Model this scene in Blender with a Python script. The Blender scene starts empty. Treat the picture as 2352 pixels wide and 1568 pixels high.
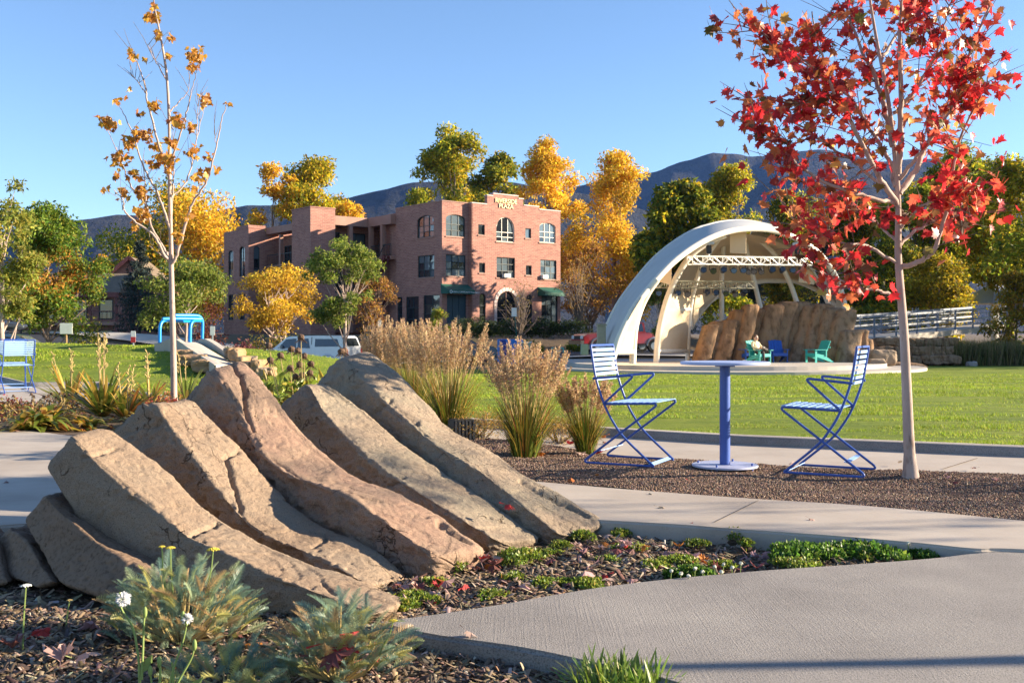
import bpy, bmesh, math, random
import numpy as np
from mathutils import Vector, Matrix, noise as mnoise

# ------------------------------------------------------------------ camera, sky, sun, exposure
F, CX, HY, CAMH = 2400.0, 1176.0, 765.0, 0.95      # measured on the photograph at 2352 px width
SUN_EL, SUN_AZ = math.radians(16.0), math.radians(4.0)   # azimuth: from +X towards +Y
sc = bpy.context.scene
cam_d = bpy.data.cameras.new('camera'); cam = bpy.data.objects.new('camera', cam_d)
sc.collection.objects.link(cam); sc.camera = cam
cam.location = (0, 0, CAMH); cam.rotation_euler = (math.radians(90), 0, 0)
cam_d.sensor_width = 36.0; cam_d.lens = 36.0 * F / 2352.0
cam_d.shift_y = -(784.0 - HY) / 2352.0
cam_d.clip_start = 0.05; cam_d.clip_end = 20000
cam_d.dof.use_dof = True; cam_d.dof.focus_distance = 5.6; cam_d.dof.aperture_fstop = 14.0

world = bpy.data.worlds.new('World'); sc.world = world; world.use_nodes = True
wn = world.node_tree.nodes; wl = world.node_tree.links
sky = wn.new('ShaderNodeTexSky'); sky.sky_type = 'NISHITA'; sky.sun_disc = False
sky.sun_elevation = SUN_EL; sky.sun_rotation = math.pi / 2 - SUN_AZ
sky.altitude = 2000; sky.air_density = 1.0; sky.dust_density = 0.1; sky.ozone_density = 2.6
bg = wn['Background']; bg.inputs['Strength'].default_value = 0.066
wl.new(sky.outputs[0], bg.inputs['Color'])

sun_d = bpy.data.lights.new('sun', 'SUN'); sun = bpy.data.objects.new('sun', sun_d)
sc.collection.objects.link(sun)
sun_d.energy = 4.3; sun_d.angle = math.radians(0.53); sun_d.color = (1.0, 0.84, 0.62)
sdir = Vector((math.cos(SUN_EL) * math.cos(SUN_AZ), math.cos(SUN_EL) * math.sin(SUN_AZ), math.sin(SUN_EL)))
sun.rotation_euler = sdir.to_track_quat('Z', 'Y').to_euler(); sun.location = (60, 10, 30)

vs = sc.view_settings
vs.view_transform = 'Standard'; vs.look = 'None'; vs.gamma = 1.0; vs.use_curve_mapping = False
vs.exposure = 2.04

random.seed(7); rng = np.random.default_rng(7)
COL = sc.collection

# ------------------------------------------------------------------ pixel helpers (2352-wide view of the photograph)
def P(x, y, d): return Vector(((x - CX) / F * d, d, CAMH - (y - HY) / F * d))
def G(x, y, z=0.0):
    d = (CAMH - z) * F / (y - HY); return P(x, y, d)

# ------------------------------------------------------------------ object helpers
def tag(o, label=None, cat=None, group=None, kind=None):
    if label: o['label'] = label
    if cat: o['category'] = cat
    if group: o['group'] = group
    if kind: o['kind'] = kind
    return o
def empty(name, loc=(0, 0, 0), rz=0.0, label=None, cat=None, group=None):
    o = bpy.data.objects.new(name, None); COL.objects.link(o)
    o.location = loc; o.rotation_euler = (0, 0, rz); o.empty_display_size = 0.2
    return tag(o, label, cat, group)
def link(name, me, mat=None, parent=None, loc=None, rz=None):
    o = bpy.data.objects.new(name, me); COL.objects.link(o)
    if mat is not None and not me.materials: me.materials.append(mat)
    if parent is not None: o.parent = parent
    if loc is not None: o.location = loc
    if rz is not None: o.rotation_euler = (0, 0, rz)
    return o
def children(o): return [c for c in COL.objects if c.parent is o]
def copy_tree(o, parent=None, label=None):
    c = o.copy(); COL.objects.link(c); c.parent = parent
    if label: c['label'] = label
    for ch in children(o): copy_tree(ch, c)
    return c
def np_mesh(name, verts, faces, cols=None, smooth=False):
    verts = np.asarray(verts, dtype=np.float32).reshape(-1, 3)
    faces = np.asarray(faces, dtype=np.int32)
    k = faces.shape[1]; n = faces.shape[0]
    me = bpy.data.meshes.new(name)
    me.vertices.add(len(verts)); me.vertices.foreach_set('co', verts.ravel())
    me.loops.add(n * k); me.loops.foreach_set('vertex_index', faces.ravel())
    me.polygons.add(n); me.polygons.foreach_set('loop_start', np.arange(0, n * k, k, dtype=np.int32))
    me.polygons.foreach_set('loop_total', np.full(n, k, dtype=np.int32))
    if smooth: me.polygons.foreach_set('use_smooth', np.ones(n, dtype=bool))
    me.update(calc_edges=True)
    if cols is not None:
        a = me.color_attributes.new('Col', 'FLOAT_COLOR', 'POINT')
        c4 = np.ones((len(verts), 4), dtype=np.float32); c4[:, :3] = cols
        a.data.foreach_set('color', c4.ravel())
    return me

class MB:
    """collects simple solids into ONE mesh"""
    def __init__(s): s.v = []; s.f = []; s.M = None
    def add(s, vs_, fs):
        b = len(s.v); s.v += [tuple(v) for v in vs_]; s.f += [tuple(b + i for i in f) for f in fs]; return s
    def box(s, c, size, rz=0.0, R=None):
        hx, hy, hz = size[0] / 2, size[1] / 2, size[2] / 2
        R = R or Matrix.Rotation(rz, 3, 'Z'); c = Vector(c)
        vv = [c + R @ Vector((x * hx, y * hy, z * hz)) for x in (-1, 1) for y in (-1, 1) for z in (-1, 1)]
        return s.add(vv, [(0, 1, 3, 2), (4, 6, 7, 5), (0, 4, 5, 1), (2, 3, 7, 6), (0, 2, 6, 4), (1, 5, 7, 3)])
    def bb(s, a, b):   # box from two corners
        return s.box([(a[i] + b[i]) / 2 for i in range(3)], [abs(b[i] - a[i]) for i in range(3)])
    def beam(s, a, b, w, h, up=(0, 0, 1)):
        a = Vector(a); b = Vector(b); t = (b - a); L = t.length; t = t.normalized()
        x = t.cross(Vector(up))
        if x.length < 1e-4: x = t.cross(Vector((1, 0, 0)))
        x.normalize(); z = x.cross(t)
        R = Matrix((x, t, z)).transposed()
        return s.box((a + b) / 2, (w, L, h), R=R)
    def tube(s, pts, r, n=8, cap=True):
        pts = [Vector(p) for p in pts]; m = len(pts)
        rs = [r] * m if isinstance(r, (int, float)) else list(r)
        ups = None; rings = []
        for i, p in enumerate(pts):
            t = (pts[min(i + 1, m - 1)] - pts[max(i - 1, 0)])
            t = t.normalized() if t.length > 1e-9 else Vector((0, 0, 1))
            if ups is None: ups = t.orthogonal().normalized()
            else:
                ups = ups - t * ups.dot(t)
                ups = ups.normalized() if ups.length > 1e-6 else t.orthogonal().normalized()
            w = t.cross(ups)
            rings.append([p + (ups * math.cos(2 * math.pi * k / n) + w * math.sin(2 * math.pi * k / n)) * rs[i] for k in range(n)])
        b = len(s.v)
        for ring in rings: s.v += [tuple(q) for q in ring]
        for i in range(m - 1):
            for k in range(n):
                k2 = (k + 1) % n
                s.f.append((b + i * n + k, b + i * n + k2, b + (i + 1) * n + k2, b + (i + 1) * n + k))
        if cap:
            s.f.append(tuple(b + k for k in range(n - 1, -1, -1))); s.f.append(tuple(b + (m - 1) * n + k for k in range(n)))
        return s
    def cyl(s, c, r, h, n=20, axis='Z', r2=None):
        d = {'Z': Vector((0, 0, h)), 'X': Vector((h, 0, 0)), 'Y': Vector((0, h, 0))}[axis]; c = Vector(c)
        return s.tube([c - d / 2, c + d / 2], [r, r if r2 is None else r2], n)
    def prism(s, poly, h0, h1, axis='Z'):
        n = len(poly)
        def mk(p, h): return {'Z': (p[0], p[1], h), 'Y': (p[0], h, p[1]), 'X': (h, p[0], p[1])}[axis]
        vv = [mk(p, h0) for p in poly] + [mk(p, h1) for p in poly]
        ff = [tuple(range(n - 1, -1, -1)), tuple(range(n, 2 * n))] + [(i, (i + 1) % n, n + (i + 1) % n, n + i) for i in range(n)]
        return s.add(vv, ff)
    def sphere(s, c, r, nu=10, nv=7, sc_=(1, 1, 1), jit=0):
        c = Vector(c); vv = []
        for j in range(nv + 1):
            th = math.pi * j / nv
            for i in range(nu):
                ph = 2 * math.pi * i / nu; q = 1 + (random.uniform(-jit, jit) if jit else 0)
                vv.append(c + Vector((math.sin(th) * math.cos(ph) * r * sc_[0] * q, math.sin(th) * math.sin(ph) * r * sc_[1] * q, math.cos(th) * r * sc_[2] * q)))
        ff = [(j * nu + i, (j + 1) * nu + i, (j + 1) * nu + (i + 1) % nu, j * nu + (i + 1) % nu) for j in range(nv) for i in range(nu)]
        return s.add(vv, ff)
    def mesh(s, name, smooth=None, bevel=0.0):
        me = bpy.data.meshes.new(name); me.from_pydata(s.v, [], s.f)
        bm = bmesh.new(); bm.from_mesh(me)
        bmesh.ops.recalc_face_normals(bm, faces=bm.faces)
        if bevel:
            bmesh.ops.bevel(bm, geom=[e for e in bm.edges if len(e.link_faces) == 2 and e.calc_face_angle(0) > 0.6], offset=bevel, segments=2, affect='EDGES', clamp_overlap=True)
        if smooth:
            for f in bm.faces: f.smooth = True
            for e in bm.edges:
                if len(e.link_faces) == 2 and e.calc_face_angle(0) > smooth: e.smooth = False
        bm.to_mesh(me); bm.free(); me.update()
        return me
    def build(s, name, mat, parent=None, smooth=None, bevel=0.0, loc=None, rz=None):
        return link(name, s.mesh(name, smooth, bevel), mat, parent, loc, rz)

def cr(pts, n):
    """Catmull-Rom resample of a list of vectors to n points"""
    p = np.array([tuple(q) for q in pts], dtype=float); m = len(p)
    e = np.vstack([2 * p[0] - p[1], p, 2 * p[-1] - p[-2]]); out = []
    for u in np.linspace(0, m - 1 - 1e-9, n):
        i = int(u); t = u - i; a, b, c, d = e[i], e[i + 1], e[i + 2], e[i + 3]
        out.append(0.5 * ((2 * b) + (-a + c) * t + (2 * a - 5 * b + 4 * c - d) * t * t + (-a + 3 * b - 3 * c + d) * t ** 3))
    return np.array(out)
def fillet(pts, r, n=6):
    """polyline with rounded corners"""
    pts = [Vector(p) for p in pts]; out = [pts[0]]
    for i in range(1, len(pts) - 1):
        a, b, c = pts[i - 1], pts[i], pts[i + 1]
        u = (a - b); v = (c - b); rr = min(r, u.length * .45, v.length * .45)
        p0 = b + u.normalized() * rr; p1 = b + v.normalized() * rr
        for k in range(n + 1):
            t = k / n; out.append(p0 * (1 - t) ** 2 + b * 2 * t * (1 - t) + p1 * t * t)
    out.append(pts[-1]); return out

# ------------------------------------------------------------------ materials
def nt(name):
    m = bpy.data.materials.new(name); m.use_nodes = True
    return m, m.node_tree.nodes, m.node_tree.links, m.node_tree.nodes['Principled BSDF']
def plain(name, col, rough=0.6, metal=0.0, var=0.12, scale=8.0, bump=0.0, spec=0.5, coat=0.0):
    """one colour with soft noise variation"""
    m, n, l, b = nt(name)
    b.inputs['Roughness'].default_value = rough; b.inputs['Metallic'].default_value = metal
    b.inputs['Specular IOR Level'].default_value = spec; b.inputs['Coat Weight'].default_value = coat
    tc = n.new('ShaderNodeTexCoord'); ns = n.new('ShaderNodeTexNoise'); ns.inputs['Scale'].default_value = scale; ns.inputs['Detail'].default_value = 5
    l.new(tc.outputs['Object'], ns.inputs['Vector'])
    rp = n.new('ShaderNodeValToRGB'); e = rp.color_ramp.elements
    e[0].position = .3; e[1].position = .7
    e[0].color = (*[c * (1 - var) for c in col], 1); e[1].color = (*[min(1, c * (1 + var)) for c in col], 1)
    l.new(ns.outputs['Fac'], rp.inputs['Fac']); l.new(rp.outputs['Color'], b.inputs['Base Color'])
    if bump:
        bp = n.new('ShaderNodeBump'); bp.inputs['Strength'].default_value = bump; bp.inputs['Distance'].default_value = 0.02
        l.new(ns.outputs['Fac'], bp.inputs['Height']); l.new(bp.outputs['Normal'], b.inputs['Normal'])
    return m
def multi(name, stops, scale, rough=0.85, stops2=None, scale2=30.0, bump=0.4, bscale=60.0, bdist=0.01, vec='Object', stretch=(1, 1, 1), bump2=None, brush=None):
    """ramped large noise, overlaid with a second fine noise, and a bump"""
    m, n, l, b = nt(name); b.inputs['Roughness'].default_value = rough
    b.inputs['Specular IOR Level'].default_value = 0.25
    tc = n.new('ShaderNodeTexCoord'); mp = n.new('ShaderNodeMapping'); mp.inputs['Scale'].default_value = stretch
    l.new(tc.outputs[vec], mp.inputs['Vector'])
    def noise_ramp(stops, scale, detail=8):
        ns = n.new('ShaderNodeTexNoise'); ns.inputs['Scale'].default_value = scale; ns.inputs['Detail'].default_value = detail; ns.inputs['Roughness'].default_value = .62
        l.new(mp.outputs[0], ns.inputs['Vector'])
        rp = n.new('ShaderNodeValToRGB'); cr_ = rp.color_ramp
        while len(cr_.elements) < len(stops): cr_.elements.new(.5)
        for e, (p, c) in zip(cr_.elements, stops): e.position = p; e.color = (*c, 1)
        l.new(ns.outputs['Fac'], rp.inputs['Fac']); return ns, rp
    n1, r1 = noise_ramp(stops, scale); out = r1.outputs['Color']
    if stops2:
        n2, r2 = noise_ramp(stops2, scale2, 4)
        mx = n.new('ShaderNodeMix'); mx.data_type = 'RGBA'; mx.blend_type = 'MULTIPLY'; mx.inputs['Factor'].default_value = 1.0
        l.new(out, mx.inputs[6]); l.new(r2.outputs['Color'], mx.inputs[7]); out = mx.outputs[2]
    l.new(out, b.inputs['Base Color'])
    if bump:
        nb = n.new('ShaderNodeTexNoise'); nb.inputs['Scale'].default_value = bscale; nb.inputs['Detail'].default_value = 6; nb.inputs['Roughness'].default_value = .7
        l.new(mp.outputs[0], nb.inputs['Vector'])
        bp = n.new('ShaderNodeBump'); bp.inputs['Strength'].default_value = bump; bp.inputs['Distance'].default_value = bdist
        l.new(nb.outputs['Fac'], bp.inputs['Height'])
        if bump2:
            nb2 = n.new('ShaderNodeTexNoise'); nb2.inputs['Scale'].default_value = bump2[0]; nb2.inputs['Detail'].default_value = 8
            l.new(mp.outputs[0], nb2.inputs['Vector'])
            b2 = n.new('ShaderNodeBump'); b2.inputs['Strength'].default_value = bump2[1]; b2.inputs['Distance'].default_value = bump2[2]
            l.new(nb2.outputs['Fac'], b2.inputs['Height']); l.new(b2.outputs['Normal'], bp.inputs['Normal'])
        if brush is not None:
            m3 = n.new('ShaderNodeMapping'); m3.inputs['Rotation'].default_value = (0, 0, brush); m3.inputs['Scale'].default_value = (170, 2.2, 1); l.new(tc.outputs[vec], m3.inputs['Vector'])
            nb3 = n.new('ShaderNodeTexNoise'); nb3.inputs['Scale'].default_value = 1.0; nb3.inputs['Detail'].default_value = 3; l.new(m3.outputs[0], nb3.inputs['Vector'])
            b3 = n.new('ShaderNodeBump'); b3.inputs['Strength'].default_value = .4; b3.inputs['Distance'].default_value = .004
            l.new(nb3.outputs['Fac'], b3.inputs['Height']); l.new(b3.outputs['Normal'], bp.inputs['Normal'])
        l.new(bp.outputs['Normal'], b.inputs['Normal'])
    return m
def leafmat(name, trans=0.35, rough=0.6, spec=0.3):
    """colour comes from each leaf's own colour attribute; leaves let light through"""
    m, n, l, b = nt(name)
    at = n.new('ShaderNodeAttribute'); at.attribute_name = 'Col'
    l.new(at.outputs['Color'], b.inputs['Base Color']); b.inputs['Roughness'].default_value = rough; b.inputs['Specular IOR Level'].default_value = spec
    if trans:
        tr = n.new('ShaderNodeBsdfTranslucent'); l.new(at.outputs['Color'], tr.inputs['Color'])
        mx = n.new('ShaderNodeMixShader'); mx.inputs[0].default_value = trans
        l.new(b.outputs[0], mx.inputs[1]); l.new(tr.outputs[0], mx.inputs[2])
        l.new(mx.outputs[0], n['Material Output'].inputs['Surface'])
    return m
def glassy(name, col, rough=0.06):
    m, n, l, b = nt(name); b.inputs['Base Color'].default_value = (*col, 1); b.inputs['Roughness'].default_value = rough
    b.inputs['Specular IOR Level'].default_value = 0.8; b.inputs['Coat Weight'].default_value = .6; b.inputs['Coat Roughness'].default_value = .03
    tc = n.new('ShaderNodeTexCoord'); ns = n.new('ShaderNodeTexNoise'); ns.inputs['Scale'].default_value = 1.3
    l.new(tc.outputs['Object'], ns.inputs['Vector'])
    bp = n.new('ShaderNodeBump'); bp.inputs['Strength'].default_value = .06; bp.inputs['Distance'].default_value = .1
    l.new(ns.outputs['Fac'], bp.inputs['Height']); l.new(bp.outputs['Normal'], b.inputs['Normal']); l.new(bp.outputs['Normal'], b.inputs['Coat Normal'])
    return m

M = {}
def rockmat(name, stops):
    stops = [(p_, tuple(c * 1.12 for c in q)) for p_, q in stops]
    m = multi(name, stops, 2.4, .9, [(.32, (.50, .47, .45)), (.44, (.93, .92, .91)), (.62, (1.12, 1.09, 1.06))], 190.0, bump=1.0, bscale=150, bdist=.008, bump2=(34, .7, .018))
    # hairline fractures: warped cell borders, broken up by a mask
    n, l = m.node_tree.nodes, m.node_tree.links; b = n['Principled BSDF']; tc = n.new('ShaderNodeTexCoord')
    wn_ = n.new('ShaderNodeTexNoise'); wn_.inputs['Scale'].default_value = 5; wn_.inputs['Detail'].default_value = 5; l.new(tc.outputs['Object'], wn_.inputs['Vector'])
    ad = n.new('ShaderNodeVectorMath'); ad.operation = 'MULTIPLY_ADD'; ad.inputs[1].default_value = (.35, .35, .35); l.new(wn_.outputs['Color'], ad.inputs[0]); l.new(tc.outputs['Object'], ad.inputs[2])
    vo = n.new('ShaderNodeTexVoronoi'); vo.feature = 'DISTANCE_TO_EDGE'; vo.inputs['Scale'].default_value = 2.6; l.new(ad.outputs[0], vo.inputs['Vector'])
    mk = n.new('ShaderNodeTexNoise'); mk.inputs['Scale'].default_value = 3.1; l.new(tc.outputs['Object'], mk.inputs['Vector'])
    mr = n.new('ShaderNodeMapRange'); mr.inputs[1].default_value = .52; mr.inputs[2].default_value = .66; mr.inputs[3].default_value = .0002; mr.inputs[4].default_value = .011; l.new(mk.outputs['Fac'], mr.inputs[0])
    dv = n.new('ShaderNodeMath'); dv.operation = 'DIVIDE'; dv.use_clamp = True; l.new(vo.outputs['Distance'], dv.inputs[0]); l.new(mr.outputs[0], dv.inputs[1])
    rp = n.new('ShaderNodeValToRGB'); rp.color_ramp.elements[0].color = (.42, .36, .32, 1); rp.color_ramp.elements[1].color = (1, 1, 1, 1); l.new(dv.outputs[0], rp.inputs['Fac'])
    src = b.inputs['Base Color'].links[0].from_socket; mx = n.new('ShaderNodeMix'); mx.data_type = 'RGBA'; mx.blend_type = 'MULTIPLY'; mx.inputs['Factor'].default_value = 1
    l.new(src, mx.inputs[6]); l.new(rp.outputs['Color'], mx.inputs[7]); l.new(mx.outputs[2], b.inputs['Base Color'])
    nsrc = b.inputs['Normal'].links[0].from_socket; bp = n.new('ShaderNodeBump'); bp.inputs['Strength'].default_value = .9; bp.inputs['Distance'].default_value = .015
    l.new(dv.outputs[0], bp.inputs['Height']); l.new(nsrc, bp.inputs['Normal']); l.new(bp.outputs['Normal'], b.inputs['Normal'])
    return m
M['rock'] = rockmat('rock', [(.28, (.205, .145, .10)), (.45, (.275, .20, .14)), (.6, (.265, .205, .15)), (.76, (.305, .215, .15))])
M['rock_pink'] = rockmat('rock_pink', [(.28, (.21, .145, .105)), (.45, (.28, .195, .14)), (.58, (.31, .20, .145)), (.76, (.275, .21, .155))])
M['rock_grey'] = rockmat('rock_grey', [(.28, (.20, .155, .11)), (.45, (.27, .21, .155)), (.6, (.255, .215, .16)), (.76, (.295, .22, .16))])
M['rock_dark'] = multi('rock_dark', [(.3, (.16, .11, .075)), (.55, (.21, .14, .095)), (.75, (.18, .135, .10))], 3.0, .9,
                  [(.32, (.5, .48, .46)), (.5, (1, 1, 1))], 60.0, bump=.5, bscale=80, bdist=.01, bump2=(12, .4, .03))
M['concrete'] = multi('concrete', [(.3, (.36, .305, .255)), (.5, (.44, .38, .32)), (.72, (.50, .44, .375))], 1.3, .85,
                  [(.28, (.80, .79, .78)), (.5, (1, 1, 1))], 240.0, bump=.22, bscale=260, bdist=.003)
M['concrete_grey'] = multi('concrete_grey', [(.3, (.24, .22, .205)), (.5, (.30, .275, .255)), (.7, (.36, .33, .30))], 1.6, .88,
                  [(.36, (.55, .54, .53)), (.52, (1, 1, 1))], 150.0, bump=.8, bscale=190, bdist=.005, brush=.9)
M['concrete_far'] = multi('concrete_far', [(.3, (.42, .38, .33)), (.6, (.5, .45, .39))], .8, .85, bump=.15, bscale=40)
M['mulch_base'] = multi('mulch_base', [(.3, (.07, .05, .035)), (.6, (.13, .095, .065)), (.8, (.17, .13, .09))], 9, .95, bump=.8, bscale=90, bdist=.02)
M['gravel_base'] = multi('gravel_base', [(.3, (.10, .07, .052)), (.6, (.155, .11, .08)), (.8, (.20, .15, .11))], 12, .95, bump=.9, bscale=130, bdist=.015)
M['soil'] = multi('soil', [(.3, (.10, .075, .05)), (.55, (.17, .12, .075)), (.75, (.14, .14, .06))], .6, .95, bump=.6, bscale=20, bdist=.05)
M['lawn'] = multi('lawn', [(.3, (.13, .19, .015)), (.5, (.20, .255, .02)), (.72, (.27, .29, .035))], .9, .9,
                  [(.35, (.62, .68, .5)), (.6, (1, 1, 1))], 9.0, bump=.9, bscale=14, bdist=.06, stretch=(.55, 1.7, 1))
M['asphalt'] = multi('asphalt', [(.3, (.045, .045, .05)), (.7, (.07, .07, .075))], .6, .8, bump=.3, bscale=60)
M['hill'] = multi('hill', [(.3, (.032, .036, .036)), (.5, (.055, .052, .046)), (.62, (.03, .036, .034)), (.75, (.10, .08, .06))], .006, 1.0,
                  [(.35, (.55, .6, .55)), (.55, (1, 1, 1))], .05, bump=.8, bscale=.03, bdist=30)
M['leaf'] = leafmat('leaf', .45, .42, .5); M['leaf_far'] = leafmat('leaf_far', .5); M['needle'] = leafmat('needle', .12, .8); M['grassblade'] = leafmat('grassblade', .3, .7)
M['chip'] = leafmat('chip', 0, .9, .2); M['dry_leaf'] = leafmat('dry_leaf', .18, .7)
M['bark_pale'] = multi('bark_pale', [(.3, (.34, .25, .21)), (.6, (.45, .35, .30)), (.8, (.38, .28, .23))], 5, .85, [(.33, (.6, .55, .5)), (.45, (1, 1, 1))], 16, bump=.3, bscale=40, bdist=.01, stretch=(1, 1, .35))
M['bark'] = multi('bark', [(.3, (.14, .105, .08)), (.7, (.26, .20, .155))], 3, .9, bump=.6, bscale=12, bdist=.03, stretch=(1, 1, .3))
M['bark_dark'] = multi('bark_dark', [(.3, (.05, .04, .032)), (.7, (.11, .085, .065))], 3, .9, bump=.6, bscale=12, bdist=.03, stretch=(1, 1, .3))
M['blue_rod'] = plain('blue_rod', (.036, .09, .35), .4, var=.05, scale=20, spec=.5)
M['blue_slat'] = plain('blue_slat', (.27, .43, .76), .42, var=.05, scale=20)
M['table_top'] = plain('table_top', (.34, .42, .66), .45, var=.06, scale=10)
M['table_base'] = plain('table_base', (.38, .41, .56), .5, var=.10, scale=14)
M['white_tube'] = plain('white_tube', (.72, .66, .56), .45, var=.05)
M['fabric_out'] = multi('fabric_out', [(.3, (.44, .44, .43)), (.6, (.50, .50, .49))], .8, .75, bump=.15, bscale=2.5, bdist=.05)
M['fabric_in'] = multi('fabric_in', [(.3, (.60, .46, .30)), (.6, (.68, .53, .36))], .9, .8, bump=.15, bscale=3, bdist=.05)
M['truss'] = plain('truss', (.66, .64, .60), .4, .3, var=.06)
M['black'] = plain('black', (.02, .02, .022), .45, var=.2)
M['steel'] = plain('steel', (.45, .45, .45), .35, .8)
M['stage_rock'] = multi('stage_rock', [(.3, (.19, .11, .06)), (.5, (.30, .175, .095)), (.62, (.26, .18, .115)), (.78, (.36, .205, .11))], .55, .9,
                  [(.33, (.5, .47, .42)), (.52, (1, 1, 1))], 5, bump=.8, bscale=5, bdist=.08, stretch=(1, 1, .45))
M['sandstone'] = multi('sandstone', [(.3, (.27, .155, .075)), (.55, (.36, .22, .115)), (.75, (.33, .255, .175))], 1.6, .9, bump=.7, bscale=9, bdist=.04)
M['teal'] = plain('teal', (.02, .36, .32), .45, var=.06); M['royal'] = plain('royal', (.012, .075, .38), .45, var=.06)
M['glass'] = glassy('glass', (.10, .13, .15)); M['glass_dark'] = glassy('glass_dark', (.018, .022, .028))
M['frame_dark'] = plain('frame_dark', (.018, .032, .034), .5, var=.1)
M['door_blue'] = plain('door_blue', (.02, .055, .075), .5, var=.1)
M['trim_red'] = plain('trim_red', (.16, .045, .04), .6); M['stucco'] = plain('stucco', (.34, .19, .145), .8, var=.08, scale=1.5)
M['coping'] = plain('coping', (.55, .42, .38), .6, var=.06)
M['awning'] = plain('awning', (.008, .085, .06), .7, var=.1, scale=3)
M['white_paint'] = plain('white_paint', (.72, .72, .72), .3, var=.03, coat=.4)
M['car_silver'] = plain('car_silver', (.55, .57, .60), .28, .25, var=.03, coat=.6)
M['car_red'] = plain('car_red', (.34, .012, .015), .28, var=.06, coat=.6)
M['car_blue'] = plain('car_blue', (.10, .14, .19), .25, .4, var=.05, coat=.7)
M['car_dark'] = plain('car_dark', (.05, .055, .065), .25, .3, var=.05, coat=.7)
M['tyre'] = plain('tyre', (.018, .018, .018), .9); M['chrome'] = plain('chrome', (.6, .6, .6), .15, 1.0, var=.03)
M['lamp_red'] = plain('lamp_red', (.45, .02, .02), .3); M['lamp_clear'] = plain('lamp_clear', (.7, .7, .68), .15)
M['slide_grey'] = multi('slide_grey', [(.3, (.42, .37, .31)), (.7, (.50, .445, .375))], 1.5, .85, bump=.15, bscale=30)
M['arch_blue'] = plain('arch_blue', (.0, .24, .66), .4, var=.05)
M['sign_white'] = plain('sign_white', (.70, .72, .66), .5, var=.05); M['sign_red'] = plain('sign_red', (.45, .03, .03), .5)
M['letter_gold'] = plain('letter_gold', (.85, .72, .34), .45, var=.05); M['letter_white'] = plain('letter_white', (.7, .75, .75), .6, var=.03)
M['bin_blue'] = plain('bin_blue', (.008, .18, .60), .4, var=.05); M['bin_side'] = plain('bin_side', (.02, .045, .26), .5)
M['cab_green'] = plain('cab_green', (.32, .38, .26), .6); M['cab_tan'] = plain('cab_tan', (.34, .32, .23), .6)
M['rack_teal'] = plain('rack_teal', (.04, .32, .33), .35)
M['bridge_steel'] = plain('bridge_steel', (.17, .19, .23), .55, .1); M['wood_post'] = plain('wood_post', (.30, .19, .08), .8)
M['roof_shingle'] = multi('roof_shingle', [(.3, (.13, .10, .075)), (.7, (.22, .17, .12))], 3, .95, bump=.6, bscale=9, bdist=.05)
M['roof_metal'] = plain('roof_metal', (.42, .45, .50), .45, .3)
M['skin'] = plain('skin', (.55, .34, .25), .6, var=.05); M['shirt'] = plain('shirt', (.72, .62, .40), .8, var=.08); M['trouser'] = plain('trouser', (.06, .05, .05), .85)
M['hair'] = plain('hair', (.10, .055, .03), .8)
def brickmat(name, c1, c2, mortar):
    m, n, l, b = nt(name); b.inputs['Roughness'].default_value = .88; b.inputs['Specular IOR Level'].default_value = .2
    tc = n.new('ShaderNodeTexCoord'); sp = n.new('ShaderNodeSeparateXYZ'); l.new(tc.outputs['Object'], sp.inputs[0])
    ad = n.new('ShaderNodeMath'); ad.operation = 'ADD'; l.new(sp.outputs['X'], ad.inputs[0]); l.new(sp.outputs['Y'], ad.inputs[1])
    cb = n.new('ShaderNodeCombineXYZ'); l.new(ad.outputs[0], cb.inputs['X']); l.new(sp.outputs['Z'], cb.inputs['Y'])
    br = n.new('ShaderNodeTexBrick'); l.new(cb.outputs[0], br.inputs['Vector'])
    br.inputs['Color1'].default_value = (*c1, 1); br.inputs['Color2'].default_value = (*c2, 1); br.inputs['Mortar'].default_value = (*mortar, 1)
    br.inputs['Scale'].default_value = 1.0; br.inputs['Brick Width'].default_value = .42; br.inputs['Row Height'].default_value = .135; br.inputs['Mortar Size'].default_value = .012
    ns = n.new('ShaderNodeTexNoise'); ns.inputs['Scale'].default_value = 1.2; ns.inputs['Detail'].default_value = 6; l.new(cb.outputs[0], ns.inputs['Vector'])
    rp = n.new('ShaderNodeValToRGB'); rp.color_ramp.elements[0].color = (.78, .76, .76, 1); rp.color_ramp.elements[1].color = (1.15, 1.12, 1.1, 1)
    l.new(ns.outputs['Fac'], rp.inputs['Fac'])
    mx = n.new('ShaderNodeMix'); mx.data_type = 'RGBA'; mx.blend_type = 'MULTIPLY'; mx.inputs['Factor'].default_value = 1
    l.new(br.outputs['Color'], mx.inputs[6]); l.new(rp.outputs['Color'], mx.inputs[7]); l.new(mx.outputs[2], b.inputs['Base Color'])
    bp = n.new('ShaderNodeBump'); bp.inputs['Strength'].default_value = .5; bp.inputs['Distance'].default_value = .02; l.new(br.outputs['Fac'], bp.inputs['Height']); bp.invert = True
    l.new(bp.outputs['Normal'], b.inputs['Normal'])
    return m
M['brick'] = brickmat('brick', (.40, .20, .155), (.285, .135, .11), (.42, .30, .25))
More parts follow.
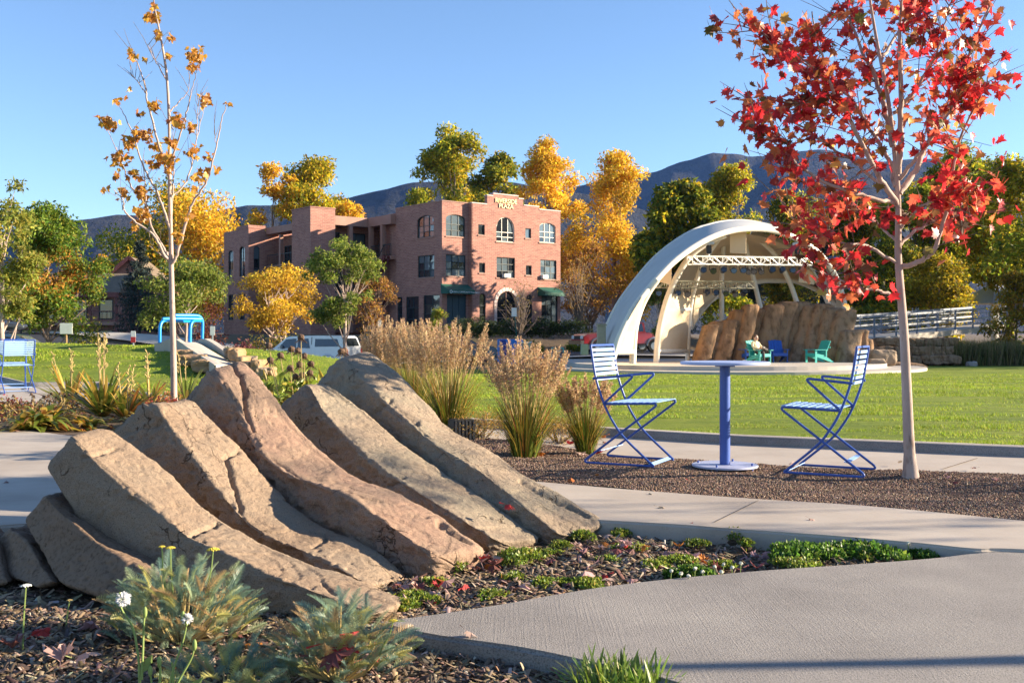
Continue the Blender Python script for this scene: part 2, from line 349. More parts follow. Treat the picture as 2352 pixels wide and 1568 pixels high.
# ------------------------------------------------------------------ numpy value noise
_perm = np.random.default_rng(3).random((64, 64, 64)).astype(np.float32)
def vnoise(p):
    p = np.asarray(p, dtype=np.float64); i = np.floor(p).astype(int); f = p - i; f = f * f * (3 - 2 * f)
    r = 0
    for dx in (0, 1):
        for dy in (0, 1):
            for dz in (0, 1):
                w = (f[:, 0] if dx else 1 - f[:, 0]) * (f[:, 1] if dy else 1 - f[:, 1]) * (f[:, 2] if dz else 1 - f[:, 2])
                r = r + w * _perm[(i[:, 0] + dx) & 63, (i[:, 1] + dy) & 63, (i[:, 2] + dz) & 63]
    return r * 2 - 1
def fbm(p, oct=4, gain=.5):
    p = np.asarray(p, dtype=np.float64); a = 1.0; r = 0
    for k in range(oct): r = r + a * vnoise(p * 2 ** k + k * 17.3); a *= gain
    return r
def sstep(a, b, x): t = np.clip((x - a) / (b - a), 0, 1); return t * t * (3 - 2 * t)

# ------------------------------------------------------------------ terrain
def hz(X, d):
    """height of the park ground: lawn bowl, berm on the left, road beyond, terrace of the buildings"""
    X = np.asarray(X, dtype=float); d = np.asarray(d, dtype=float)
    z = .05 - .64 * sstep(9, 37, d)
    z = z + 1.10 * np.exp(-((d - 29.5) / 5.6) ** 2) * (1 - sstep(-8, 1, X)) * np.clip(1 - .02 * (X + 12), .8, 1.15)
    road = -.22 + np.clip(.047 * (X - 6), -.95, 0)
    z = z + (road - z) * sstep(46, 55, d) * (1 - sstep(12, 20, X))
    z = z + (1.0 - z) * sstep(76, 84, d) * (1 - sstep(12, 22, X))
    z = z + (-.9 - z) * sstep(50, 56, d) * sstep(14, 20, X) * (1 - sstep(60, 75, d)) * .8
    return z
def hz1(X, d): return float(hz(np.array([X]), np.array([d]))[0])

def terrain(name, xs, ds, mat, dz=0.0):
    XX, DD = np.meshgrid(xs, ds); Z = hz(XX, DD) + dz
    v = np.stack([XX.ravel(), DD.ravel(), Z.ravel()], 1); nx, nd = len(xs), len(ds)
    i = np.arange(nx - 1); j = np.arange(nd - 1); I, J = np.meshgrid(i, j); a = (J * nx + I).ravel()
    f = np.stack([a, a + 1, a + nx + 1, a + nx], 1)
    return link(name, np_mesh(name, v, f, smooth=True), mat)
xs = np.concatenate([[-9000, -4000, -1500, -600, -300, -160, -110], np.arange(-80, 81, 1.6), [110, 160, 300, 600, 1500, 4000, 9000]])
ds = np.concatenate([[-3000, -800, -200, -60, -20, -5, 0], np.arange(2, 100, 1.2), [110, 130, 160, 220, 320, 500, 900, 1800, 4000, 9000]])
tag(terrain('ground', xs, ds, M['soil'], -.16), kind='structure')

def interp(x, xp, yp): return np.interp(x, xp, yp)
NX = [-500, 0, 61, 240, 320, 420, 700, 1000, 1420, 1700, 2090, 2352, 2900]
NY = [866, 870, 886, 884, 908, 925, 948, 968, 998, 1015, 1031, 1042, 1060]       # lawn edge
LX = [-500, 0, 150, 330, 420, 700, 1000, 1400, 1560, 1700, 2000, 2352, 2900]
LY = [915, 930, 938, 945, 950, 968, 990, 1042, 1056, 1064, 1078, 1096, 1120]    # near edge of the lawn path
HX = [-500, 0, 100, 200, 420, 800, 1000, 1245, 1480, 1750, 2000, 2352, 2900]
HY_ = [980, 988, 995, 1006, 1030, 1062, 1080, 1110, 1130, 1150, 1166, 1200, 1260]  # far edge of the mid path
def dn(x, xp, yp): return CAMH * F / (interp(x, xp, yp) - HY)
def sheet(name, xpx, dnear, dfar, zf, rows, mat, power=1.0):
    U = np.linspace(0, 1, rows) ** power; v = []
    for u in U:
        d = dnear + (dfar - dnear) * u; X = (xpx - CX) / F * d
        v.append(np.stack([X, d, zf(X, d)], 1))
    v = np.concatenate(v); nx = len(xpx); I, J = np.meshgrid(np.arange(nx - 1), np.arange(rows - 1)); a = (J * nx + I).ravel()
    return link(name, np_mesh(name, v, np.stack([a, a + 1, a + nx + 1, a + nx], 1), smooth=True), mat)
px = np.linspace(-500, 2900, 220)
def lawn_far(x): return np.interp(x, [-500, 350, 700, 1100, 1400, 2000, 2900], [47, 47, 47, 44, 43, 49, 50])
def zl(X, d): return hz(X, d) + .02 * fbm(np.stack([X * .5, d * .5, X * 0], 1), 3) * sstep(10, 14, d)
tag(sheet('lawn', px, dn(px, NX, NY), lawn_far(px), zl, 130, M['lawn'], 1.6), kind='structure')
tag(sheet('lawn_path', px, dn(px, LX, LY) - .02, dn(px, NX, NY) + .03, lambda X, d: X * 0 + .0, 3, M['concrete']), kind='structure')
def kerb(name, xpx, d0, d1, z0, z1, mat):
    v = []
    for d, z in ((d0, z0), (d0, z1), (d1, z1), (d1, z0)):
        v.append(np.stack([(xpx - CX) / F * d, d, xpx * 0 + z], 1))
    n = len(xpx); v = np.concatenate(v); f = []
    for r in range(3):
        for i in range(n - 1): f.append((r * n + i, r * n + i + 1, (r + 1) * n + i + 1, (r + 1) * n + i))
    return link(name, np_mesh(name, v, f), mat)
dk = dn(px, NX, NY)
tag(kerb('lawn_kerb', px, dk - .02 * dk - .03, dk + .02, -.02, .066, M['concrete_grey']), kind='structure')

def slab(name, pts, z, th, mat, bev=.012):
    me = bpy.data.meshes.new(name); bm = bmesh.new()
    c = [Vector((p[0], p[1], 0)) for p in pts]
    top = [bm.verts.new((p.x, p.y, z)) for p in c]
    f = bm.faces.new(top)
    r = bmesh.ops.extrude_face_region(bm, geom=[f])
    for e in r['geom']:
        if isinstance(e, bmesh.types.BMVert): e.co.z -= th
    bmesh.ops.recalc_face_normals(bm, faces=bm.faces)
    es = [e for e in bm.edges if abs(e.verts[0].co.z - z) < 1e-5 and abs(e.verts[1].co.z - z) < 1e-5]
    bmesh.ops.bevel(bm, geom=es, offset=bev, segments=3, affect='EDGES')
    bm.to_mesh(me); bm.free()
    return tag(link(name, me, mat), kind='structure')
def smoothpoly(pts, n): return [Vector(q) for q in cr(pts, n)]
far = [G(x, y) for x, y in [(2900, 1262), (2600, 1225), (2352, 1200), (2000, 1166), (1750, 1150), (1480, 1130), (1245, 1110)]] + [Vector((-.6, 7.1, 0)), Vector((-2.0, 8.4, 0))] + [G(x, y) for x, y in [(200, 1006), (100, 995), (0, 988), (-400, 984)]]
near = [G(-400, 1245), G(0, 1212), Vector((-1.6, 5.5, 0)), Vector((-.6, 5.75, 0)), Vector((.1, 5.35, 0))] + [G(x, y) for x, y in [(1385, 1200), (1560, 1210), (1700, 1221), (1900, 1235), (2100, 1252), (2240, 1266), (2352, 1268), (2900, 1300)]]
mid_path = slab('path', smoothpoly(far, 60) + smoothpoly(near, 60), .012, .11, M['concrete'])
up = [G(x, y) for x, y in [(862, 1426), (1000, 1408), (1150, 1385), (1400, 1343), (1700, 1312), (2000, 1291), (2150, 1279), (2240, 1269), (2352, 1268), (2900, 1300)]]
lo = [G(x, y) for x, y in [(3200, 2300), (2300, 1900), (1800, 1655), (1560, 1570), (1400, 1531), (1200, 1488), (1000, 1459), (880, 1434)]]
slab('path', smoothpoly(up, 40) + smoothpoly(lo, 40), 0.0, .14, M['concrete_grey'])
# tooled joints: thin dark grooves standing in for the saw cuts of the slabs
def joint(a, b, z, w=.008):
    a = Vector((a[0], a[1], z)); b = Vector((b[0], b[1], z)); t = (b - a).normalized(); s = Vector((-t.y, t.x, 0)) * w / 2
    m = MB(); m.add([a - s, b - s, b + s, a + s], [(0, 1, 2, 3)])
    return m.build('joint', M['gravel_base'], mid_path)
joint(G(1742, 1155), G(1640, 1206), .016, .005); joint(G(2245, 1031 + 22), G(2165, 1078), .005, .01)

# planting beds
def zbed(X, d): return -.062 + .02 * fbm(np.stack([X * 2, d * 2, X * 0], 1), 3) - .05 * sstep(5.2, 6.2, d) * (1 - sstep(9, 12, d)) * 0
bx = np.linspace(-7, 5, 150); bd = np.linspace(1.2, 5.6, 90)
XX, DD = np.meshgrid(bx, bd); zz = zbed(XX.ravel(), DD.ravel()); nx = len(bx)
I, J = np.meshgrid(np.arange(nx - 1), np.arange(len(bd) - 1)); a = (J * nx + I).ravel()
tag(link('planting_bed', np_mesh('planting_bed', np.stack([XX.ravel(), DD.ravel(), zz], 1), np.stack([a, a + 1, a + nx + 1, a + nx], 1), smooth=True), M['mulch_base']), kind='structure')
def zgrav(X, d): return .012 + .028 * fbm(np.stack([X * .9, d * .9, X * 0 + 4], 1), 3) - .01
gx = np.linspace(-500, 2900, 160)
tag(sheet('gravel_bed', gx, dn(gx, HX, HY_) + .0, dn(gx, LX, LY) + .02, lambda X, d: np.minimum(zgrav(X, d), .03), 40, M['gravel_base']), kind='structure')

# road, far pavement, parking kerb beyond the lawn
def strip(name, a, b, w, mat, dz, n=40):
    a = Vector(a); b = Vector(b); t = (b - a).normalized(); s = Vector((-t.y, t.x)) * w / 2; v = []
    for k in range(n + 1):
        p = a + (b - a) * k / n
        for q in (p - s, p, p + s): v.append((q.x, q.y, hz1(q.x, q.y) + dz))
    f = [(3 * k + j, 3 * k + j + 1, 3 * k + j + 4, 3 * k + j + 3) for k in range(n) for j in (0, 1)]
    return tag(link(name, np_mesh(name, v, f, smooth=True), mat), kind='structure')
RD = Vector((-.955, .296))
strip('road', Vector((4, 64)) - RD * 60, Vector((4, 64)) + RD * 75, 11, M['asphalt'], .02)
strip('pavement', Vector((1, 56.6)) - RD * 16, Vector((1, 56.6)) + RD * 40, 2.2, M['concrete_far'], .06)
strip('pavement', Vector((4, 71.5)) - RD * 60, Vector((4, 71.5)) + RD * 75, 1.8, M['concrete_far'], .06)

# far hills: ridges with real relief, seen against the sky
def hill(name, prof, d0, seed, depth, mat=M['hill'], dip=0.0):
    xp = np.array([p[0] for p in prof], float); yp = np.array([p[1] for p in prof], float)
    n = 170; m = 46; x = np.linspace(xp[0], xp[-1], n); y = np.interp(x, xp, yp)
    v = []
    for j in range(m):
        t = j / (m - 1); d = d0 - depth * (1 - t)
        X = (x - CX) / F * d0; Zr = (HY - y) / F * d0
        rel = t ** .9
        p = np.stack([X / 260 + seed, np.full(n, d / 260), np.zeros(n)], 1)
        gul = fbm(p, 5, .55)
        Z = Zr * rel + (gul * .11 - .04) * Zr * np.sin(np.pi * min(t, .999)) ** .8 * 1.6 + fbm(p * 6, 2) * Zr * .008 * t
        v.append(np.stack([X * (d / d0) * .0 + X, np.full(n, d) + gul * 30 * (1 - t), Z - 5 * (1 - t)], 1))
    for j in range(1, 6):
        v.append(np.stack([X, np.full(n, d0 + depth * .3 * j), Zr * (1 - j / 5) - 5], 1))
    v = np.concatenate(v); mm = m + 5
    I, J = np.meshgrid(np.arange(n - 1), np.arange(mm - 1)); a = (J * n + I).ravel()
    return tag(link(name, np_mesh(name, v, np.stack([a, a + 1, a + n + 1, a + n], 1), smooth=True), mat), kind='structure')
hill('hills', [(-900, 560), (-300, 545), (0, 530), (130, 512), (200, 503), (270, 493), (380, 492), (480, 486), (560, 471), (700, 470), (800, 456), (900, 428), (960, 418), (1050, 412), (1200, 420), (1380, 450), (1600, 520)], 2300, 1.7, 380)
hill('hills', [(1000, 520), (1200, 470), (1380, 412), (1440, 402), (1500, 396), (1560, 371), (1640, 349), (1720, 358), (1800, 352), (1870, 341), (1950, 353), (2020, 372), (2120, 364), (2200, 360), (2352, 372), (2600, 385), (3200, 430)], 3100, 6.1, 560)
hill('hills', [(1350, 530), (1500, 480), (1620, 455), (1750, 425), (1850, 392), (1950, 388), (2050, 395), (2200, 410), (2400, 440), (2800, 480)], 2400, 11.3, 380)

# ------------------------------------------------------------------ the five leaning stone fingers
def Z1(x, y): return (.52 * x, 752.6 + .52 * y)
def Z2(x, y): return (658.5 + .42 * x, 752.6 + .42 * y)
def rock(name, A, B, C, dh, dt, label, cracks=(), mat=None, seed=0, tB=.30, tC=.03, ns=260, chip=1.0, ramp=None, headcap=.09, ext=0.0):
    k = len(A); T = [i / (k - 1) for i in range(k)]
    dep = [dh + (dt - dh) * (ramp[i] if ramp else T[i]) for i in range(k)]
    PA = [P(*A[i], dep[i]) for i in range(k)]; PB = [P(*B[i], dep[i] + tB) for i in range(k)]; PC = [P(*C[i], dep[i] + tC) for i in range(k)]
    PD = [PC[i] + (PB[i] - PA[i]) * 1.02 + Vector((0, 0, -.03)) for i in range(k)]
    if ext:
        for i in range(k): PC[i] = PA[i] + (PC[i] - PA[i]) * (1 + ext) + Vector((0, .02, -.05)); PD[i] = PC[i] + (PB[i] - PA[i]) * 1.1
    for L in (PC, PD):
        for q in L: q.z = max(q.z, -.12)
    a, b, c, d = (cr(q, ns) for q in (PA, PB, PC, PD))
    # end caps
    def caps(idx, nxt, amounts):
        ctr = (a[idx] + b[idx] + c[idx] + d[idx]) / 4; ax = ctr - (a[nxt] + b[nxt] + c[nxt] + d[nxt]) / 4; ax = ax / np.linalg.norm(ax)
        return [[ctr + (q[idx] - ctr) * s + ax * e for q in (a, b, c, d)] for e, s in amounts]
    th = np.linspace(0, math.pi / 2, 12)[1:]
    h = caps(0, 12, [(headcap * math.sin(t), max(.02, math.cos(t) ** .55)) for t in th]); t_ = caps(-1, -12, [(.05 * math.sin(t), max(.02, math.cos(t) ** .4)) for t in th])
    secs = [q for q in h[::-1]] + [[a[i], b[i], c[i], d[i]] for i in range(ns)] + t_
    rings = []; side = []
    for (pa, pb, pc, pd) in secs:
        poly = [pc, pa, pb, pd]; ring = []; sd = []; cn = []
        fr = [.16, .045, .13, .2]
        for i in range(4):
            p0, p1, p2 = poly[i - 1], poly[i], poly[(i + 1) % 4]; f = fr[i]; fn = fr[(i + 1) % 4]
            s0 = p1 + (p0 - p1) * f; s1 = p1 + (p2 - p1) * f; e1 = p2 + (p1 - p2) * fn
            for t in np.linspace(0, 1, 9)[:-1]:
                ring.append(s0 * (1 - t) ** 2 + p1 * 2 * t * (1 - t) + s1 * t * t); sd.append(0); cn.append(1.0 if i == 1 else 0.0)
            m = 34 if i in (0, 1) else 12
            for t in np.linspace(0, 1, m)[:-1]:
                ring.append(s1 + (e1 - s1) * t); sd.append(1 if i == 0 else (2 if i == 1 else 0)); cn.append(max(0.0, 1 - (1 - t) * 4) if i == 0 else (max(0.0, 1 - t * 7) if i == 1 else 0.0))
        rings.append(ring); side = sd; corner = cn
    R = np.array(rings); n, K, _ = R.shape
    du = np.roll(R, -1, 1) - np.roll(R, 1, 1); dv = np.gradient(R, axis=0)
    N = np.cross(dv, du); N /= np.linalg.norm(N, axis=2, keepdims=True) + 1e-9
    cen = R.mean(1, keepdims=True)
    if np.sum(N * (R - cen)) < 0: N = -N
    p = R.reshape(-1, 3); sd = np.tile(np.array(side), n); nn = N.reshape(-1, 3)
    q = p + seed * 5.1
    disp = +.014 * fbm(q * 2.4, 3) + .004 * fbm(q * 14, 3) + .0016 * fbm(q * 70, 2)
    facet = 1 - np.abs(fbm(q * np.array([7, 7, 11]) + 9, 4, .6)); chips = .022 * (facet - .7) * (sd == 1) + .009 * np.round(fbm(q * 10 + 2, 3, .6) * 3) * .5 * (sd == 1) + .007 * fbm(q * 32, 3, .6) * (sd == 1)
    crn = np.tile(np.array(corner), n); disp = disp + crn * (.008 * np.clip(fbm(q * 11 + 5, 3, .6), -1, .25) + .004 * fbm(q * 34, 2)) * chip
    pit = -.006 * np.clip(fbm(q * 34 + 3, 2) - .5, 0, 1) * 2
    step = .010 * np.floor(fbm(q * 1.9 + 31, 2) * 3) * (sd == 2)
    disp = disp + chips * chip + pit + step * .5
    # cracks carved where the stone is split
    xp = CX + F * p[:, 0] / p[:, 1]; yp = HY - F * (p[:, 2] - CAMH) / p[:, 1]
    wob = 3.0 * fbm(np.stack([xp / 9, yp / 9, xp * 0 + seed], 1), 2)
    for pl, wpx, dep_ in cracks:
        pl = np.array(pl, float); best = np.full(len(p), 1e9)
        for i in range(len(pl) - 1):
            u, v = pl[i], pl[i + 1]; e = v - u; t = np.clip(((xp - u[0]) * e[0] + (yp - u[1]) * e[1]) / (e @ e), 0, 1)
            best = np.minimum(best, np.hypot(xp - u[0] - t * e[0] + wob, yp - u[1] - t * e[1] + wob * .5))
        disp -= dep_ * np.exp(-(best / wpx) ** 2) * (sd > 0)
    p = p + nn * disp[:, None]
    I, J = np.meshgrid(np.arange(K), np.arange(n - 1)); i2 = (I + 1) % K
    f = np.stack([(J * K + I).ravel(), (J * K + i2).ravel(), ((J + 1) * K + i2).ravel(), ((J + 1) * K + I).ravel()], 1)
    o = link(name, np_mesh(name, p, f, smooth=True), mat or M['rock'])
    bm = bmesh.new(); bm.from_mesh(o.data)
    bm.verts.ensure_lookup_table()
    bm.faces.new([bm.verts[i] for i in range(K)]); bm.faces.new([bm.verts[(n - 1) * K + i] for i in range(K)])
    bmesh.ops.recalc_face_normals(bm, faces=bm.faces); bm.to_mesh(o.data); bm.free()
    return tag(o, label, 'boulder', 'leaning stone fingers')
def zz1(l): return [Z1(*q) for q in l]
def zz2(l): return [Z2(*q) for q in l]
rock('leaning_boulder', zz1([(345, 512), (520, 680), (690, 805), (830, 918), (1010, 1000), (1200, 1095), (1400, 1165), (1620, 1252)]),
     zz1([(520, 474), (690, 590), (840, 735), (980, 850), (1160, 945), (1380, 1040), (1580, 1108), (1765, 1180)]),
     zz1([(205, 660), (340, 860), (520, 1010), (700, 1120), (880, 1190), (1080, 1250), (1330, 1285), (1600, 1290)]), 4.35, 3.55,
     'nearest leaning stone finger, its shaded flank behind the grey yarrow plants',
     [(zz1([(985, 850), (950, 875), (880, 900), (830, 925), (900, 940)]), 4, .03), (zz1([(360, 575), (420, 560), (510, 540)]), 4, .014), (zz1([(1430, 1130), (1480, 1165)]), 4, .02), (zz1([(1540, 1200), (1650, 1262)]), 2.5, .014)], seed=1, chip=.35)
rock('leaning_boulder', zz1([(700, 352), (790, 490), (890, 620), (1000, 755), (1110, 870), (1290, 960), (1450, 1030), (1590, 1112)]),
     zz1([(880, 330), (1000, 450), (1130, 600), (1230, 710), (1340, 812), (1480, 902), (1640, 975), (1768, 1085)]),
     zz1([(525, 450), (650, 580), (790, 720), (930, 850), (1050, 925), (1240, 1015), (1400, 1085), (1560, 1160)]), 4.95, 3.98,
     'second stone finger from the front, a crack running down its side',
     [(zz1([(1060, 555), (990, 580), (1020, 650), (1040, 720), (1062, 790), (1066, 880)]), 4, .03), (zz1([(1370, 890), (1440, 910), (1445, 935), (1380, 960)]), 3, .014)], seed=2, ext=.45)
rock('leaning_boulder', [(499, 862), (551, 945), (593, 1028), (650, 1080), (720, 1108), (805, 1144), (894, 1202), (982, 1264)],
     [(572, 838), (629, 903), (686, 976), (770, 1058), (847, 1110), (920, 1138), (1010, 1190), (1104, 1250)],
     [(445, 905), (484, 975), (546, 1048), (624, 1112), (690, 1160), (760, 1205), (850, 1258), (969, 1314)], 5.4, 4.25,
     'middle stone finger with a long split down its head, tallest at the back left',
     [(zz1([(1030, 160), (1055, 215), (1082, 290), (1078, 360), (1105, 450), (1125, 540), (1135, 585)]), 4.5, .035), (zz2([(320, 900), (420, 935), (510, 962)]), 2.5, .014), (zz2([(835, 1085), (920, 1130), (1000, 1170)]), 6, .035), (zz1([(1170, 570), (1260, 610), (1330, 660)]), 3, .016)], seed=3, ext=.45, mat=M['rock_pink'])
rock('leaning_boulder', zz2([(140, 335), (200, 450), (310, 580), (430, 690), (570, 802), (730, 902), (920, 1022), (1110, 1138)]),
     zz2([(250, 322), (400, 428), (540, 540), (680, 650), (830, 758), (1000, 876), (1180, 988), (1368, 1120)]),
     zz2([(10, 400), (90, 560), (210, 690), (340, 785), (480, 870), (640, 930), (840, 1055), (1078, 1198)]), 5.85, 4.75,
     'fourth stone finger from the front, low and pale with a pitted flank',
     [(zz2([(570, 720), (600, 745), (640, 750)]), 2.5, .014), (zz2([(560, 860), (640, 810)]), 4, .025)], seed=4, ext=.45, mat=M['rock_grey'])
rock('leaning_boulder', zz2([(310, 185), (420, 285), (540, 405), (680, 525), (850, 662), (1040, 765), (1240, 925), (1465, 1112)]),
     zz2([(470, 145), (620, 245), (760, 392), (900, 538), (1060, 640), (1260, 778), (1480, 888), (1728, 1045)]),
     zz2([(192, 300), (330, 390), (450, 485), (580, 585), (740, 700), (910, 815), (1110, 955), (1425, 1132)]), 6.45, 5.0,
     'rearmost stone finger, rounded head in front of the feathery grasses',
     [(zz2([(580, 445), (640, 490), (710, 530)]), 5, .035), (zz2([(1280, 830), (1400, 900), (1540, 965), (1650, 1022)]), 4.5, .028), (zz2([(470, 470), (560, 400)]), 5, .02)], seed=5, chip=.7, ext=.45, mat=M['rock_grey'])
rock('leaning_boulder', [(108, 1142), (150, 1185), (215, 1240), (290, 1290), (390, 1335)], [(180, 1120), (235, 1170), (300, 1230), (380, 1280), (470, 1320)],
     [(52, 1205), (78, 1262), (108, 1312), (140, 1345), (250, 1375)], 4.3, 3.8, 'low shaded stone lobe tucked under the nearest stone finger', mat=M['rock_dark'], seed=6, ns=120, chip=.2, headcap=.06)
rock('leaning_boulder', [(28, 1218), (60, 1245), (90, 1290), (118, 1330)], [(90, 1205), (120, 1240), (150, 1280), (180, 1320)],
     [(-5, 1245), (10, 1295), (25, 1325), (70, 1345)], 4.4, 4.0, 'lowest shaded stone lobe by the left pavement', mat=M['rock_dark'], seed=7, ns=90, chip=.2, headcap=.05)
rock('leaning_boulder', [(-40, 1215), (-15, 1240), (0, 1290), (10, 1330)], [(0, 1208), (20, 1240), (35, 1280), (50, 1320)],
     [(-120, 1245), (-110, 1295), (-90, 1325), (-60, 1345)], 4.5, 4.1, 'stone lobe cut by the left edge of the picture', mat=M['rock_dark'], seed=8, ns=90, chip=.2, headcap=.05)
# ------------------------------------------------------------------ scattered small things: grass blades, chips, pebbles
def blades(name, pts, h, w, cols, lean=.5, mat='grassblade'):
    n = len(pts); ang = rng.uniform(0, 2 * np.pi, n); h = h * rng.uniform(.6, 1.3, n)
    s = np.stack([np.cos(ang), np.sin(ang), np.zeros(n)], 1) * np.broadcast_to(np.asarray(w, float) / 2, (n,))[:, None]
    la = rng.uniform(0, 2 * np.pi, n); lm = rng.uniform(0, lean, n) * h
    tip = pts + np.stack([np.cos(la) * lm, np.sin(la) * lm, h], 1)
    v = np.stack([pts - s, pts + s, tip], 1).reshape(-1, 3)
    return np_mesh(name, v, np.arange(n * 3).reshape(-1, 3), np.repeat(cols, 3, 0))
def pal(n, stops, jit=.15):
    """random colours picked from a weighted list, each with its own jitter"""
    w = np.array([s[0] for s in stops]); c = np.array([s[1] for s in stops]); i = rng.choice(len(stops), n, p=w / w.sum())
    return np.clip(c[i] * (1 + rng.normal(0, jit, (n, 1))) * (1 + rng.normal(0, jit * .4, (n, 3))), .002, .95)
def inpoly(x, y, poly):
    r = np.zeros(len(x), bool); j = len(poly) - 1
    for i in range(len(poly)):
        xi, yi = poly[i][0], poly[i][1]; xj, yj = poly[j][0], poly[j][1]
        c = ((yi > y) != (yj > y)) & (x < (xj - xi) * (y - yi) / (yj - yi + 1e-12) + xi); r ^= c; j = i
    return r
# lawn grass
n = 230000
xx = rng.uniform(-60, 2420, n); u = rng.random(n) ** 1.35
d0 = dn(xx, NX, NY) + .02; dd = d0 + u * (40 - d0)
X = (xx - CX) / F * dd; Z = zl(X, dd)
clump = fbm(np.stack([X * 1.3, dd * 3.2, X * 0], 1), 3)
pts = np.stack([X, dd, Z - .01], 1)
shade = np.clip(1 + .22 * fbm(np.stack([X * .35, dd * .9, X * 0 + 2], 1), 2), .6, 1.4)[:, None]
cols = shade * pal(n, [(3, (.19, .28, .018)), (4, (.27, .36, .025)), (2, (.36, .40, .045)), (1, (.42, .40, .08))], .15)
clump = clump + .7 * fbm(np.stack([X * .5, dd * 1.6, X * 0 + 7], 1), 2); hh = (.012 + .020 * np.clip(clump, -.3, 1.2)) * (1 + dd / 30)
me = blades('grass', pts, np.clip(hh, .006, .08), .003 * (1 + dd / 4), cols, .8)
tag(link('grass', me, M['grassblade']), 'short mown green grass covering the lawn', 'grass', kind='stuff')

def chips(name, pts, lo, hi, thick, cols, flat=.35, asp=(.25, .6)):
    """small tilted wood chips / stones: 5-vertex wedges"""
    n = len(pts); L = rng.uniform(lo, hi, n); W = L * rng.uniform(*asp, n); T = thick * rng.uniform(.5, 1.4, n)
    ang = rng.uniform(0, 2 * np.pi, n); tilt = rng.normal(0, flat, n); roll = rng.normal(0, flat, n)
    u = np.stack([np.cos(ang) * np.cos(tilt), np.sin(ang) * np.cos(tilt), np.sin(tilt)], 1)
    v = np.stack([-np.sin(ang) * np.cos(roll), np.cos(ang) * np.cos(roll), np.sin(roll)], 1); w = np.cross(u, v)
    c = pts + np.array([0, 0, 1]) * (np.abs(np.sin(tilt)) * L * .5 + np.abs(np.sin(roll)) * W * .5)[:, None] * .7
    q = []
    for a, b, e in ((-1, -1, 0), (1, -.6, 0), (1, .6, 0), (-1, 1, 0), (-.8, -.7, 1), (.8, -.4, 1), (.7, .5, 1), (-.7, .7, 1)):
        q.append(c + u * (a * L / 2)[:, None] + v * (b * W / 2)[:, None] + w * (e * T)[:, None])
    V = np.stack(q, 1).reshape(-1, 3)
    f = np.array([(4, 5, 6, 7), (0, 1, 5, 4), (1, 2, 6, 5), (2, 3, 7, 6), (3, 0, 4, 7)]); Fc = (np.arange(n)[:, None, None] * 8 + f[None]).reshape(-1, 4)
    return np_mesh(name, V, Fc, np.repeat(cols, 8, 0))
MULCH = [(4, (.13, .09, .062)), (4, (.21, .15, .10)), (3, (.29, .215, .15)), (1, (.40, .33, .26)), (2, (.075, .055, .045))]
wedge = [(G(862, 1430).x, G(862, 1430).y)] + [(p.x, p.y) for p in up[1:8]] + [(p.x, p.y) for p in near[:4:-1] if p.x < 4][3:] + [(.0, 5.2), (-1.6, 5.2), (-.9, 3.7)]
def scatter_px(n, x0, x1, y0, y1, z=-.05):
    x = rng.uniform(x0, x1, n); y = y0 + (y1 - y0) * rng.random(n); d = (CAMH - z) * F / (y - HY)
    return (x - CX) / F * d, d
upd = [(p.x, p.y) for p in smoothpoly(up, 40)] + [(p.x, p.y) for p in smoothpoly(lo, 40)]
mpd = [(p.x, p.y) for p in smoothpoly(far, 60)] + [(p.x, p.y) for p in smoothpoly(near, 60)]
def bed_pts(n, x0, x1, y0, y1):
    X, d = scatter_px(n, x0, x1, y0, y1); k = ~inpoly(X, d, upd) & ~inpoly(X, d, mpd); X = X[k]; d = d[k]
    return np.stack([X, d, zbed(X, d)], 1)
p = np.concatenate([bed_pts(14000, -40, 2300, 1290, 1600), bed_pts(14000, 850, 2300, 1190, 1440), bed_pts(9000, -40, 1700, 1400, 1620)])
tag(link('mulch', chips('mulch', p, .016, .06, .003, pal(len(p), MULCH, .2), .3, (.12, .4)), M['chip']), 'brown shredded bark mulch covering the planting beds', 'mulch', kind='stuff')
n = 60000; x = rng.uniform(900, 2420, n); t = rng.random(n); d = dn(x, HX, HY_) * (1 - t) + dn(x, LX, LY) * t
X = (x - CX) / F * d
GRAV = [(4, (.16, .10, .072)), (4, (.205, .135, .098)), (3, (.26, .18, .135)), (2, (.11, .075, .06)), (1, (.36, .28, .22))]
tag(link('gravel', chips('gravel', np.stack([X, d, np.minimum(zgrav(X, d), .03)], 1), .005, .013, .005, pal(n, GRAV, .15), .3, (.5, .9)), M['chip']), 'fine reddish brown gravel around the blue table', 'gravel', kind='stuff')

# ------------------------------------------------------------------ leaves
def maple_outline():
    pts = [(0, 0), (.10, .06), (.34, -.02), (.26, .14), (.52, .22), (.38, .34), (.55, .56), (.30, .50), (.30, .62), (.17, .60), (.10, .80), (0, 1.0)]
    full = pts + [(-x, y) for x, y in pts[-2:0:-1]]
    return full
MO = np.array(maple_outline())
def maple_leaf_mesh(name, size, curl, seed):
    """one lobed leaf with its stalk, cupped and folded along the midrib"""
    r = np.random.default_rng(seed); o = MO.copy(); o[:, 0] *= 1 + r.uniform(-.1, .1)
    z = curl * (np.abs(o[:, 0]) * .9 + (o[:, 1] - .4) ** 2 * r.uniform(.4, 1.1)) + r.normal(0, .03 * (1 + curl), len(o))
    v = [(x * size, y * size, zz * size) for (x, y), zz in zip(o, z)]
    v.append((0, .42 * size, -.02 * size)); c = len(o); f = [(i, (i + 1) % len(o), c) for i in range(len(o))]
    b = len(v); s = size * .018
    v += [(-s, 0, 0), (s, 0, 0), (s * .6, -.55 * size, -.16 * size * r.uniform(0, 1.5)), (-s * .6, -.55 * size, -.16 * size)]
    f += [(b, b + 1, b + 2, b + 3)]
    me = bpy.data.meshes.new(name); me.from_pydata(v, [], f); me.update(); return me
